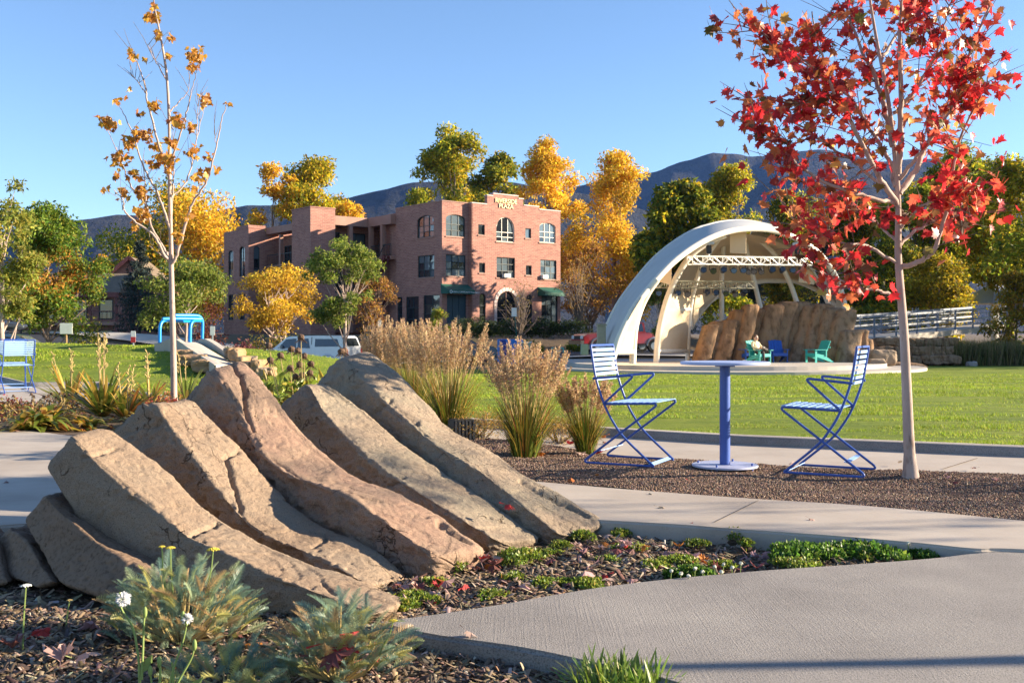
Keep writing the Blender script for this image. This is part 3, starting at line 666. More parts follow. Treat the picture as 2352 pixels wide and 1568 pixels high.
def colored(me, col):
    a = me.color_attributes.new('Col', 'FLOAT_COLOR', 'POINT'); n = len(me.vertices); c = np.ones((n, 4), np.float32)
    c[:, :3] = np.clip(np.array(col) * (1 + rng.normal(0, .10, (n, 1))), 0, 1); a.data.foreach_set('color', c.ravel()); return me
def leaf_cloud(name, pos, size, cols, kind='maple', droop=.3, up=None, elong=1.0):
    """many leaves in one mesh: maple = lobed fan, oval = folded diamond"""
    n = len(pos); size = np.broadcast_to(size, (n,))
    t = rng.normal(0, 1, (n, 3)); t[:, 2] -= droop * 1.4; t /= np.linalg.norm(t, axis=1, keepdims=True)
    nr = rng.normal(0, 1, (n, 3)); nr[:, 2] += .6; s = np.cross(t, nr); s /= np.linalg.norm(s, axis=1, keepdims=True) + 1e-9; w = np.cross(s, t)
    if kind == 'maple':
        o = MO[::1]; k = len(o); z = .35 * np.abs(o[:, 0])
        V = pos[:, None, :] + (s[:, None, :] * o[None, :, 0:1] + t[:, None, :] * o[None, :, 1:2] + w[:, None, :] * (z[None, :, None] * rng.uniform(.2, 1.4, (n, 1, 1)))) * size[:, None, None]
        c = pos[:, None, :] + t[:, None, :] * (.42 * size[:, None, None]); V = np.concatenate([V, c], 1); m = k + 1
        f = np.array([(i, (i + 1) % k, k) for i in range(k)])
    else:
        o = np.array([(0, 0, 0), (.30 / elong, .45, .14), (0, 1.0, 0), (-.30 / elong, .45, .14)]); m = 4
        V = pos[:, None, :] + (s[:, None, :] * o[None, :, 0:1] + t[:, None, :] * o[None, :, 1:2] + w[:, None, :] * o[None, :, 2:3]) * size[:, None, None]
        f = np.array([(0, 1, 2), (0, 2, 3)])
    Fc = (np.arange(n)[:, None, None] * m + f[None]).reshape(-1, 3)
    cc = np.repeat(cols, m, 0) * (1 + rng.normal(0, .05, (n * m, 1)))
    return np_mesh(name, V.reshape(-1, 3), Fc, np.clip(cc, 0, 1))

# ------------------------------------------------------------------ background trees
def limb_path(a, b, sag, n=6, wig=.06):
    a = Vector(a); b = Vector(b); L = (b - a).length; out = []
    for i in range(n):
        t = i / (n - 1); p = a.lerp(b, t); p.z += sag * L * math.sin(math.pi * t) * .5
        if 0 < i < n - 1: p += Vector((random.uniform(-1, 1), random.uniform(-1, 1), random.uniform(-1, 1))) * wig * L * .5
        out.append(p)
    return out
def bg_tree(name, label, base, h, w, cols, nleaf=6000, leaf=.28, trunk_r=None, crown0=.22, shape='round', clumps=60, spread=.13, bark='bark', group='trees behind the park', trunks=1, elong=1.3, lean=0.0, cat='tree', droop=.3, limbs=14, mat='leaf_far', gap=.0):
    w *= 1.2; nleaf = int(nleaf * 1.5); leaf *= 1.12
    o = empty(name, base, random.uniform(0, 6), label, cat, group)
    trunk_r = trunk_r or h * .018; mb = MB(); cl = []
    H0 = h * crown0
    def envelope(t):
        if shape == 'round': return math.sin(math.pi * min(1, .12 + .86 * t)) ** .6
        if shape == 'column': return math.sin(math.pi * (.15 + .83 * t)) ** .35 * (1 - .35 * t)
        if shape == 'oval': return math.sin(math.pi * (.08 + .9 * t)) ** .75
        if shape == 'vase': return (.35 + .65 * t) * (1 if t < .8 else (1 - (t - .8) * 3.5))
        return (1 - t) ** .9 + .05
    # a crown of ragged upswept lobes: each clump belongs to one lobe
    lobes = []
    for k in range(11):
        t = random.random() ** .8; a = random.uniform(0, 2 * math.pi); r = w / 2 * envelope(min(.97, t)) * random.uniform(.35, 1.0)
        lobes.append(Vector((math.cos(a) * r, math.sin(a) * r, H0 + (h - H0) * t)))
    lobes.append(Vector((random.uniform(-.08, .08) * w, 0, h * .95)))
    while len(cl) < clumps:
        L_ = random.choice(lobes); e = random.random()
        q = L_ + Vector((random.gauss(0, .11) * w, random.gauss(0, .11) * w, random.gauss(0, .075) * (h - H0) + .05 * h * e))
        t = (q.z - H0) / (h - H0)
        if t < 0 or t > 1.03 or math.hypot(q.x, q.y) > w / 2 * (envelope(min(.99, t)) * 1.12 + .04): continue
        cl.append(Vector((q.x + lean * h * t, q.y, q.z)))
    for q in range(trunks):
        dx = random.uniform(-.12, .12) * w if trunks > 1 else 0
        top = Vector((dx * 2.2 + lean * h * .9, random.uniform(-.03, .03) * w, h * random.uniform(.8, .93)))
        pth = limb_path((dx * .3, 0, -.3), top, 0, 8, .03); rr = [trunk_r * (1 - .88 * i / 7) / (1 if q == 0 else 1.4) for i in range(8)]
        mb.tube(pth, rr, 8)
        for c in random.sample(cl, min(limbs, len(cl))):
            f = max(.12, min(.85, (c.z / h) - random.uniform(.12, .3))); i = min(6, int(f * 7)); s = pth[i].lerp(pth[i + 1], f * 7 - i)
            mb.tube(limb_path(s, c, -.1, 5, .07), [trunk_r * .42 * (1 - .85 * k / 4) * (1.1 - f * .6) for k in range(5)], 5, False)
    mb.build('trunk', M[bark], o, smooth=1.0)
    c = np.array([tuple(q) for q in cl]); i = rng.integers(0, len(c), nleaf); sg = w * spread * .78
    gg = rng.normal(0, 1, (nleaf, 3)); gl = np.linalg.norm(gg, axis=1, keepdims=True); gg *= np.minimum(1, 1.9 / gl)
    pos = c[i] + gg * np.array([sg, sg, sg * .75])
    if callable(cols): col = cols(pos, h, w)
    else: col = pal(nleaf, cols, .16)
    tint = rng.normal(0, .14, len(c))[i][:, None]; col = np.clip(col * (1 + tint), .003, .9)
    link('crown', leaf_cloud('crown', pos, leaf * rng.uniform(.6, 1.35, nleaf), col, 'oval', droop, elong=elong), M[mat], o)
    return o
def spruce(name, label, base, h, w, cols, n=9000, group='trees behind the park'):
    o = empty(name, base, random.uniform(0, 6), label, 'tree', group)
    MB().tube([(0, 0, -.2), (0, 0, h * .98)], [h * .018, .02], 8).build('trunk', M['bark_dark'], o)
    lv = int(h * 2.4); pos = []; dr = []
    for j in range(lv):
        t = j / lv; z = h * (.06 + .93 * t); R = w / 2 * (1 - t) ** .85 + .12; nb = max(5, int(11 * (1 - t) + 5))
        for b in range(nb):
            a = random.uniform(0, 2 * math.pi); L = R * random.uniform(.7, 1.08); m = max(4, int(n / (lv * nb)))
            s = rng.random(m) ** .7; r = s * L; wv = rng.normal(0, .13, m) * (1.1 - s) * L
            pos.append(np.stack([np.cos(a) * r - np.sin(a) * wv, np.sin(a) * r + np.cos(a) * wv, z - .25 * r * (1 - .5 * s) + rng.normal(0, .06, m)], 1))
    pos = np.concatenate(pos)
    link('crown', leaf_cloud('crown', pos, rng.uniform(.16, .36, len(pos)), pal(len(pos), cols, .2), 'oval', .15, elong=2.6), M['needle'], o)
    return o
def shrub(name, label, base, size, cols, n=1500, leaf=.12, group=None, elong=1.2, mat='leaf_far', stems=7, cat='shrub', clumps=18):
    o = empty(name, base, random.uniform(0, 6), label, cat, group); mb = MB(); c = []
    for k in range(clumps):
        a = random.uniform(0, 2 * math.pi); r = random.random() ** .5; z = random.uniform(.25, .9) * math.sqrt(max(.05, 1 - (r * .9) ** 2))
        c.append((math.cos(a) * r * size[0] / 2 * .85, math.sin(a) * r * size[1] / 2 * .85, z * size[2]))
    for k in range(stems): mb.tube(limb_path((random.uniform(-.1, .1) * size[0], 0, -.05), c[k % len(c)], .1, 4), [.015 * size[2] ** .5, .012, .008, .005], 4, False)
    mb.build('stem', M['bark'], o); c = np.array(c); i = rng.integers(0, len(c), n)
    pos = c[i] + rng.normal(0, 1, (n, 3)) * np.array(size) * .10; pos[:, 2] = np.maximum(pos[:, 2], .02)
    link('foliage', leaf_cloud('foliage', pos, leaf * rng.uniform(.6, 1.3, n), pal(n, cols, .18), 'oval', .1, elong=elong), M[mat], o)
    return o
GOLD = [(5, (.78, .47, .03)), (3, (.84, .57, .06)), (2, (.66, .35, .03)), (1, (.50, .40, .03)), (1, (.50, .25, .03))]
GOLDG = [(4, (.64, .48, .03)), (3, (.42, .38, .02)), (3, (.23, .25, .02)), (1, (.60, .36, .02))]
GREENG = [(4, (.20, .25, .02)), (3, (.30, .32, .025)), (3, (.48, .40, .025)), (2, (.11, .15, .015))]
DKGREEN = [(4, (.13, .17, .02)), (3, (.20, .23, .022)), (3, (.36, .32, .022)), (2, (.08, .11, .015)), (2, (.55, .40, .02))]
def split_col(left, right, amt=.35):
    def f(pos, h, w):
        a = pal(len(pos), left); b = pal(len(pos), right); k = (pos[:, 0] / w + rng.normal(0, .2, len(pos))) > 0
        return np.where(k[:, None], b, a)
    return f
def T(x0, x1, ytop, d, kind=None):
    """world base, height and width of a tree from its outline in the photograph"""
    X = ((x0 + x1) / 2 - CX) / F * d; z0 = hz1(X, d); return (X, d, z0), CAMH - (ytop - HY) / F * d - z0, (x1 - x0) / F * d
def bt(name, label, x0, x1, yt, d, cols, **k):
    b, h, w = T(x0, x1, yt, d); o = bg_tree(name, label, b, h, w, cols, **k); return o
bt('cottonwood_tree', 'big golden and green cottonwood behind the thin young tree', 255, 525, 428, 118, split_col(GREENG, GOLD), nleaf=14000, leaf=.40, clumps=90, spread=.09, crown0=.1).rotation_euler.z = 0
bt('cottonwood_tree', 'golden cottonwood rising left of the brick tower', 572, 690, 392, 128, GOLD, nleaf=8000, leaf=.42, clumps=60, spread=.09)
bt('cottonwood_tree', 'yellow green cottonwood rising above the brick tower', 640, 800, 375, 132, GOLDG, nleaf=10000, leaf=.42, clumps=70, spread=.09)
bt('cottonwood_tree', 'low golden cottonwood crown right of the brick tower', 745, 845, 462, 126, GOLD, nleaf=6000, leaf=.4, clumps=50, spread=.1)
bt('cottonwood_tree', 'tallest green cottonwood behind the brick building', 955, 1125, 306, 138, split_col(GREENG, GOLDG), nleaf=13000, leaf=.46, clumps=80, spread=.085, bark='bark_dark', crown0=.3)
bt('cottonwood_tree', 'dark green cottonwood beside the tallest one behind the building', 1085, 1205, 370, 134, DKGREEN, nleaf=9000, leaf=.44, clumps=60, spread=.1, crown0=.25)
bt('cottonwood_tree', 'tall golden cottonwood behind the right corner of the building', 1185, 1330, 335, 122, GOLD, nleaf=13000, leaf=.36, clumps=90, spread=.085, crown0=.08, shape='oval')
bt('cottonwood_tree', 'broad golden cottonwood between building and bandshell', 1310, 1515, 362, 112, GOLD, nleaf=17000, leaf=.32, clumps=120, spread=.075, crown0=.1, shape='oval')
bt('cottonwood_tree', 'short golden tree with reddish bare twigs left of the bandshell', 1290, 1420, 560, 98, [(3, (.36, .19, .03)), (2, (.22, .10, .04)), (2, (.48, .27, .03))], nleaf=3500, leaf=.24, clumps=70, spread=.07, crown0=.12, limbs=34, trunks=3)
bt('cottonwood_tree', 'green cottonwood behind the left shoulder of the bandshell', 1490, 1650, 432, 86, DKGREEN, nleaf=9000, leaf=.44, clumps=60, spread=.1)
bt('cottonwood_tree', 'golden green cottonwood above the top of the bandshell', 1600, 1765, 398, 118, split_col(GOLDG, GREENG), nleaf=12000, leaf=.38, clumps=90, spread=.085, shape='column')
bt('cottonwood_tree', 'dark green tree just right of the bandshell roof', 1740, 1900, 452, 112, DKGREEN, nleaf=10000, leaf=.42, clumps=70, spread=.1)
bt('cottonwood_tree', 'dark olive tree behind the red maple crown', 1880, 2060, 470, 104, DKGREEN, nleaf=11000, leaf=.40, clumps=70, spread=.1)
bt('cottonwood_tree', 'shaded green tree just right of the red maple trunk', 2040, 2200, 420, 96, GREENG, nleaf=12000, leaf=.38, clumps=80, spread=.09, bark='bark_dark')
bt('cottonwood_tree', 'tall green cottonwood above the footbridge', 2110, 2290, 355, 104, GREENG, nleaf=14000, leaf=.40, clumps=90, spread=.085, bark='bark_dark')
bt('cottonwood_tree', 'yellowing cottonwood at the right edge of the picture', 2230, 2420, 372, 92, split_col(GOLDG, GREENG), nleaf=14000, leaf=.36, clumps=90, spread=.085)
bt('cottonwood_tree', 'cottonwood standing just beyond the right edge of the picture', 2380, 2620, 360, 88, GREENG, nleaf=9000, leaf=.42, clumps=70, spread=.09)
bt('alder_tree', 'small bright yellow tree beside the footbridge railing', 2085, 2225, 585, 82, [(4, (.48, .34, .02)), (3, (.34, .29, .02)), (2, (.15, .15, .02))], nleaf=4500, leaf=.26, clumps=40, spread=.1, crown0=.1)
bt('alder_tree', 'orange bush like tree at the right end of the footbridge', 2270, 2400, 640, 62, [(3, (.36, .22, .02)), (3, (.18, .17, .02)), (2, (.46, .27, .02))], nleaf=4500, leaf=.2, clumps=40, spread=.1, crown0=.08)
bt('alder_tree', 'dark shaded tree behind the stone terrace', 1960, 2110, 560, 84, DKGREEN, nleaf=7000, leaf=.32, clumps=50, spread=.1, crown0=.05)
bt('alder_tree', 'green leafy tree seen through the back of the bandshell', 1570, 1700, 610, 78, GREENG, nleaf=6000, leaf=.26, clumps=45, spread=.1, crown0=.06)
bt('cottonwood_tree', 'small golden tree top beyond the low motel', 190, 268, 592, 140, GOLD, nleaf=3500, leaf=.4, clumps=30, spread=.1)
bt('aspen_tree', 'pale thin treetop between the golden crowns', 535, 562, 478, 135, [(1, (.26, .29, .08))], nleaf=700, leaf=.35, clumps=16, spread=.12)
for (x0, x1, yt, d, lab) in [(255, 385, 545, 86, 'dark blue spruce in front of the motel'), (1520, 1610, 560, 86, 'dark spruce seen through the left opening of the bandshell'), (1800, 1975, 520, 90, 'blue green spruce behind the stage rock'), (1660, 1790, 590, 96, 'dark spruce behind the middle of the stage')]:
    b, h, w = T(x0, x1, yt, d); spruce('spruce_tree', lab, b, h, w, [(3, (.035, .055, .05)), (3, (.05, .075, .065)), (2, (.025, .035, .03)), (1, (.08, .085, .05))])
# nearer trees beyond the lawn
LIME = [(4, (.24, .28, .05)), (3, (.17, .23, .03)), (2, (.32, .33, .07)), (2, (.09, .14, .025))]
bt('maple_tree', 'thin yellow green tree at the left edge of the picture', -90, 95, 432, 40, [(3, (.27, .29, .05)), (3, (.20, .23, .04)), (2, (.38, .32, .05))], nleaf=4500, leaf=.15, clumps=70, spread=.07, crown0=.3, bark='bark_pale', limbs=26, shape='vase')
def mapcol(pos, h, w):
    a = pal(len(pos), [(4, (.11, .19, .02)), (3, (.17, .25, .03)), (2, (.27, .28, .03)), (1, (.07, .12, .02))])
    o_ = pal(len(pos), [(1, (.5, .25, .04))]); q = np.exp(-(((pos[:, 0] / w - .12) / .16) ** 2 + ((pos[:, 2] / h - .62) / .13) ** 2)) > rng.random(len(pos)) * 1.2
    return np.where(q[:, None], o_, a)
bt('maple_tree', 'dense green maple with an orange patch on the left', 10, 208, 492, 55, mapcol, nleaf=15000, leaf=.19, clumps=110, spread=.08, crown0=.27, shape='oval').rotation_euler.z = 0
bt('linden_tree', 'sunlit green tree behind the blue climbing bars', 335, 520, 602, 60, LIME, nleaf=6000, leaf=.17, clumps=70, spread=.075, crown0=.34, shape='round', bark='bark_pale')
bt('honeylocust_tree', 'wide golden tree in front of the brick wing', 520, 775, 612, 70, [(4, (.66, .42, .03)), (3, (.74, .50, .05)), (2, (.46, .28, .03)), (1, (.28, .16, .05))], nleaf=7000, leaf=.19, clumps=120, spread=.042, crown0=.26, shape='vase', trunks=2, limbs=30, bark='bark_pale')
bt('pear_tree', 'upright green young tree behind the white pickup', 712, 868, 556, 55, LIME, nleaf=6500, leaf=.15, clumps=90, spread=.06, crown0=.36, shape='oval', bark='bark_pale', limbs=26)
bt('honeylocust_tree', 'sparse orange brown tree beside the outdoor stairs', 800, 912, 640, 72, [(3, (.36, .19, .04)), (2, (.24, .11, .06)), (2, (.44, .27, .04))], nleaf=2300, leaf=.15, clumps=90, spread=.06, crown0=.2, limbs=40, trunks=3, shape='vase')
bt('pear_tree', 'little lime green tree before the building entrance', 975, 1040, 705, 66, [(3, (.33, .34, .04)), (2, (.24, .29, .04)), (1, (.45, .33, .05))], nleaf=1500, leaf=.15, clumps=36, spread=.08, crown0=.2, shape='spire', limbs=20)
bt('pear_tree', 'small green tree inside the bandshell opening', 1475, 1545, 655, 58, LIME, nleaf=3500, leaf=.15, clumps=45, spread=.09, crown0=.28, bark='bark_pale')
bt('crabapple_tree', 'nearly bare small tree in front of the arched entrance', 1120, 1260, 640, 74, [(1, (.22, .16, .05))], nleaf=160, leaf=.14, clumps=60, spread=.05, crown0=.3, limbs=46, trunks=2, shape='vase', trunk_r=.09)
bt('crabapple_tree', 'bare grey tree left of the bandshell foot', 1275, 1385, 600, 76, [(1, (.30, .18, .05))], nleaf=420, leaf=.15, clumps=60, spread=.06, crown0=.3, limbs=46, trunks=2, shape='vase', trunk_r=.10)
# shrubs and hedge
ORD = ['first', 'second', 'third', 'fourth', 'fifth', 'sixth', 'seventh', 'eighth', 'ninth', 'tenth', 'eleventh', 'twelfth']
HEDGE = [(3, (.035, .06, .018)), (3, (.05, .08, .022)), (2, (.075, .10, .025)), (1, (.025, .04, .015))]
for i, x in enumerate(range(1062, 1350, 32)):
    d = 80 - .02 * (x - 1062); X = (x - CX) / F * d
    shrub('hedge_shrub', ORD[i] + ' juniper from the left in the dark hedge before the building', (X, d, .65), (2.6, 2.2, 1.5 + .25 * math.sin(i * 2.3)), HEDGE, 1100, .2, 'hedge junipers before the building', elong=2)
for (x, y, d, sx, sz, c, lab) in [(480, 792, 66, 3.2, 4.4, [(3, (.16, .045, .03)), (2, (.10, .03, .03)), (1, (.22, .08, .03))], 'tall dark red shrub left of the golden tree'),
        (560, 775, 50, 2.6, 1.3, [(3, (.14, .04, .05)), (2, (.22, .08, .08))], 'burgundy shrub behind the concrete slide'),
        (600, 795, 62, 4.0, 2.3, [(3, (.09, .10, .02)), (2, (.20, .15, .02)), (1, (.30, .17, .03))], 'olive hedge under the golden tree'),
        (690, 800, 64, 3.6, 2.0, DKGREEN, 'dark shrub behind the white pickup'), (190, 790, 70, 3.6, 3.4, DKGREEN, 'dark evergreen shrub beside the motel'),
        (1215, 795, 68, 1.8, 1.0, DKGREEN, 'low dark shrub behind the blue box'), (1160, 800, 66, 1.4, .8, [(1, (.10, .15, .04))], 'low green mound across the road'),
        (1330, 795, 70, 2.0, .8, DKGREEN, 'low shrub beside the bare grey tree'), (2020, 805, 60, 1.6, 1.1, DKGREEN, 'green bush above the stone terrace'), (2200, 770, 66, 2.6, 1.2, DKGREEN, 'green bush below the footbridge deck')]:
    b = P(x, y, d); shrub('shrub', lab, (b.x, b.y, hz1(b.x, b.y)), (sx, sx * .8, sz), c, 1500, .18)
# tall dry grass on the stream bank
n = 16000; x = rng.uniform(2080, 2420, n); d = rng.uniform(51, 60, n); X = (x - CX) / F * d
pts = np.stack([X, d, hz(X, d) - .02], 1)
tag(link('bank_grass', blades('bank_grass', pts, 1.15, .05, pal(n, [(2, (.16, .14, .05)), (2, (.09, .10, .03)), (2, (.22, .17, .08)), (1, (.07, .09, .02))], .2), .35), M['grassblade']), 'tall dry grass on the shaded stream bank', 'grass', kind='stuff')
# ------------------------------------------------------------------ brick building
BU = math.atan2(.626, .78); C0 = Vector((-5.7, 85.1)); BZ = 1.0
uu = Vector((.78, .626)); vv_ = Vector((-.626, .78))
def text_mesh(txt, size, depth=.02):
    cu = bpy.data.curves.new('txt', 'FONT'); cu.body = txt; cu.size = size; cu.extrude = depth; cu.align_x = 'CENTER'
    o = bpy.data.objects.new('txt', cu); COL.objects.link(o)
    dg = bpy.context.evaluated_depsgraph_get(); me = bpy.data.meshes.new_from_object(o.evaluated_get(dg)); bpy.data.objects.remove(o); me.materials.clear(); return me
bld = empty('brick_building', (C0.x, C0.y, BZ), BU, 'three storey brick building with green awnings and a stepped parapet', 'building')
def face_pt(x, y, face, off=0.0):
    """photo pixel -> (distance along the face, height above the base)"""
    r = Vector(((x - CX) / F, 1.0)); o = C0 + (vv_ * off if face == 'R' else uu * off); dirn = uu if face == 'R' else vv_
    # r*t = o + dirn*s
    det = r.x * (-dirn.y) - (-dirn.x) * r.y; t = (o.x * (-dirn.y) - (-dirn.x) * o.y) / det; s = (r.x * o.y - r.y * o.x) / det
    return s, CAMH - (y - HY) / F * t - BZ
def zb(x, y): return ((900 + x / 3.92) / 1.063, (460 + y / 3.92) / 1.063)
def rect(face, x0, y0, x1, y1, off=0.0):
    xm = (x0 + x1) / 2; ym = (y0 + y1) / 2
    a = face_pt(*zb(x0, ym), face, off)[0]; b = face_pt(*zb(x1, ym), face, off)[0]
    zt = face_pt(*zb(xm, y0), face, off)[1]; zbm = face_pt(*zb(xm, y1), face, off)[1]
    return (min(a, b), max(a, b), max(0.05, zbm), zt)
def holed_wall(name, x0, x1, z0, z1, holes, y, depth, face, mat=M['brick'], parent=bld):
    """wall sheet with real openings, reveals and arched heads; holes: (x0,x1,z0,z1,arch)"""
    xs_ = sorted({x0, x1} | {h[0] for h in holes} | {h[1] for h in holes}); zs = sorted({z0, z1} | {h[2] for h in holes} | {h[3] for h in holes})
    mb = MB()
    def W(s, t, z): return (s, t, z) if face == 'R' else (t, s, z)
    for i in range(len(xs_) - 1):
        for j in range(len(zs) - 1):
            cx, cz = (xs_[i] + xs_[i + 1]) / 2, (zs[j] + zs[j + 1]) / 2
            if any(h[0] < cx < h[1] and h[2] < cz < h[3] for h in holes): continue
            mb.add([W(xs_[i], y, zs[j]), W(xs_[i + 1], y, zs[j]), W(xs_[i + 1], y, zs[j + 1]), W(xs_[i], y, zs[j + 1])], [(0, 1, 2, 3)])
    for h in holes:
        a, b, c, d, arch = h; rise = arch * (b - a) / 2; m = (a + b) / 2; N = 12
        crv = [(m + (b - a) / 2 * math.cos(math.pi * (1 - k / N)), d - rise + rise * math.sin(math.pi * (1 - k / N))) for k in range(N + 1)] if arch else [(a, d), (b, d)]
        if arch:
            for k in range(N):
                p, q = crv[k], crv[k + 1]
                mb.add([W(p[0], y, p[1]), W(q[0], y, q[1]), W(q[0], y, d), W(p[0], y, d)], [(0, 1, 2, 3)])
        loop = [(a, c)] + crv + [(b, c)]
        for k in range(len(loop)):
            p, q = loop[k], loop[(k + 1) % len(loop)]
            mb.add([W(p[0], y, p[1]), W(q[0], y, q[1]), W(q[0], y + depth, q[1]), W(p[0], y + depth, p[1])], [(0, 1, 2, 3)])
    return mb.build(name, mat, parent)
def window(h, y, face, cols=3, rows=3, parent=bld, name='window', glass=None, rec=.12, fr=.06, sill=True, frame=None):
    a, b, c, d, arch = h; rise = arch * (b - a) / 2; m = (a + b) / 2; yo = y + rec
    def W(s, t, z): return Vector((s, t, z)) if face == 'R' else Vector((t, s, z))
    def top(s): 
        if not arch: return d
        q = (s - m) / ((b - a) / 2); return d - rise + rise * math.sqrt(max(0, 1 - q * q))
    mb = MB(); loop = [W(a, yo, c)] + [W(a + (b - a) * k / 14, yo, top(a + (b - a) * k / 14)) for k in range(15)] + [W(b, yo, c)]
    for k in range(len(loop)): mb.beam(loop[k], loop[(k + 1) % len(loop)], fr * 1.6, fr * 1.6, up=(0, 0, 1) if k not in (0,) else (0, 1, 0))
    for i in range(1, cols): s = a + (b - a) * i / cols; mb.beam(W(s, yo, c), W(s, yo, top(s)), fr * .8, fr * .8, up=(0, 1, 0))
    zr = [c + (d - rise * .9 - c) * j / rows if arch else c + (d - c) * j / rows for j in range(1, rows)]
    for z in zr: mb.beam(W(a, yo, z), W(b, yo, z), fr * .8, fr * .8)
    w = mb.build(name, frame or M['frame_dark'], parent)
    zz = [c] + zr + [None]
    for i in range(cols):
        s0 = a + (b - a) * i / cols; s1 = a + (b - a) * (i + 1) / cols
        for j in range(rows):
            z0 = zz[j]; e = .012 * random.uniform(-1, 1)
            if zz[j + 1] is not None: pl = [W(s0, yo + .02, z0), W(s1, yo + .02 + e, z0), W(s1, yo + .02 + e, zz[j + 1]), W(s0, yo + .02, zz[j + 1])]
            else: pl = [W(s0, yo + .02, z0), W(s1, yo + .02 + e, z0)] + [W(s1 + (s0 - s1) * k / 5, yo + .02, max(z0 + .01, top(s1 + (s0 - s1) * k / 5))) for k in range(6)]
            g = MB(); g.add(pl, [tuple(range(len(pl)))]); g.build('pane', glass or random.choice([M['glass'], M['glass'], M['glass_dark']]), w)
    if sill: MB().bb(W(a - .08, y - .07, c - .11), W(b + .08, y + .1, c - .005)).build('sill', M['stucco'], w)
    return w
TOPZ = 10.7; RL = 12.45
bw = -.45          # the right part of the front stands proud of the corner bay
sx = face_pt(*zb(955, 300), 'R')[0]
hR1 = [rect('R', 740, 250, 925, 460) + (.35,), rect('R', 740, 635, 930, 838) + (0,), rect('R', 750, 1015, 935, 1290) + (0,)]
holed_wall('wall', 0, sx, 0, TOPZ, hR1, 0, .25, 'R')
def R2(*q): return rect('R', *q, off=bw)
hR2 = [R2(1050, 345, 1112, 445) + (0,), R2(1058, 712, 1115, 808) + (0,), R2(1222, 275, 1395, 512) + (1.0,), R2(1225, 660, 1400, 855) + (0,), R2(1500, 382, 1555, 477) + (0,), R2(1505, 737, 1560, 830) + (0,),
       R2(1635, 330, 1790, 520) + (.4,), R2(1645, 685, 1798, 870) + (0,), R2(1062, 1003, 1120, 1290) + (1.0,), R2(1230, 985, 1415, 1310) + (1.0,), R2(1515, 1015, 1567, 1300) + (1.0,), R2(1655, 1010, 1810, 1320) + (0,)]
holed_wall('wall', sx, RL, 0, TOPZ, hR2, bw, .25, 'R')
MB().bb((sx - .001, bw, 0), (sx + .12, 0.02, TOPZ)).build('wall_return', M['brick'], bld)
s0 = face_pt(*zb(1135, 120), 'R', bw)[0]; s1 = face_pt(*zb(1480, 140), 'R', bw)[0]; s2 = face_pt(*zb(1630, 200), 'R', bw)[0]
sa = face_pt(*zb(1190, 120), 'R', bw)[0]; sb = face_pt(*zb(1432, 140), 'R', bw)[0]
par = MB().bb((s0, bw, TOPZ), (s1, bw + .35, TOPZ + .75)).bb((s1, bw, TOPZ), (s2, bw + .35, TOPZ + .22)).bb((sa, bw + .002, TOPZ + .75), (sb, bw + .348, TOPZ + .95)).build('parapet', M['brick'], bld)
MB().bb((s0 - .04, bw - .05, TOPZ + .751), (sa, bw + .4, TOPZ + .83)).bb((sb, bw - .05, TOPZ + .751), (s1 + .04, bw + .4, TOPZ + .83)).bb((sa, bw - .05, TOPZ + .951), (sb, bw + .4, TOPZ + 1.03)) \
    .bb((s1 + .041, bw - .05, TOPZ + .221), (s2, bw + .4, TOPZ + .30)).bb((s2, bw - .05, TOPZ + .001), (RL, bw + .4, TOPZ + .08)).bb((sx, bw - .05, TOPZ + .001), (s0 - .041, bw + .4, TOPZ + .08)).build('coping', M['coping'], par)
for txt, zt in (('RIVERSIDE', TOPZ + .26), ('PLAZA', TOPZ - .17)):
    t = link('sign_letters', text_mesh(txt, .52, .03), M['letter_gold'], bld); t.location = ((sa + sb) / 2, bw - .05, zt); t.rotation_euler = (math.pi / 2, 0, 0)
for h in hR1[:2]: window(h, 0, 'R')
window(hR1[2], 0, 'R', 3, 2, glass=M['door_blue'], name='door', sill=False, frame=M['door_blue'])
window(hR2[0], bw, 'R', 1, 1); window(hR2[1], bw, 'R', 1, 1); window(hR2[2], bw, 'R', 3, 3, frame=M['white_tube']); window(hR2[3], bw, 'R'); window(hR2[4], bw, 'R', 1, 1); window(hR2[5], bw, 'R', 1, 1)
window(hR2[6], bw, 'R', 3, 3, frame=M['white_tube']); window(hR2[7], bw, 'R', 3, 3); window(hR2[8], bw, 'R', 1, 3, glass=M['glass_dark'], sill=False)
window(hR2[9], bw, 'R', 2, 3, glass=M['glass_dark'], name='entrance', sill=False, frame=M['stucco']); window(hR2[10], bw, 'R', 1, 3, glass=M['glass_dark'], sill=False); window(hR2[11], bw, 'R', 3, 3)
# stone voussoirs round the entrance arch
a, b, c, d, ar = hR2[9]; m_ = (a + b) / 2; r0 = (b - a) / 2; zc = d - r0
for k in range(11):
    t0 = math.pi * k / 11 + .02; t1 = math.pi * (k + 1) / 11 - .02
    q = [(m_ + r * math.cos(t), zc + r * math.sin(t)) for r, t in ((r0 * 1.03, t0), (r0 * 1.32, t0), (r0 * 1.32, t1), (r0 * 1.03, t1))]
    MB().prism(q, bw - .06, bw - .003, 'Y').build('stone', M['coping'], bld)
for k in range(6):
    for e in (m_ - r0 * 1.175, m_ + r0 * 1.175):
        z0 = zc * k / 6; MB().box((e, bw - .03, z0 + zc / 12), (r0 * .27, .055, zc / 6 - .03)).build('stone', M['coping'], bld)
def awning(r, drop, out, y, slot, mats):
    a, b, z0, z1 = r; prof = [(0, z1), (-out, z0 + drop), (-out, z0), (-.02, z0)]
    mb = MB(); v = [(a, y + p[0], p[1]) for p in prof] + [(b, y + p[0], p[1]) for p in prof]
    mb.add(v, [(0, 1, 5, 4), (1, 2, 6, 5), (0, 3, 2, 1), (4, 5, 6, 7)])
    return mb.build('awning', mats, bld)
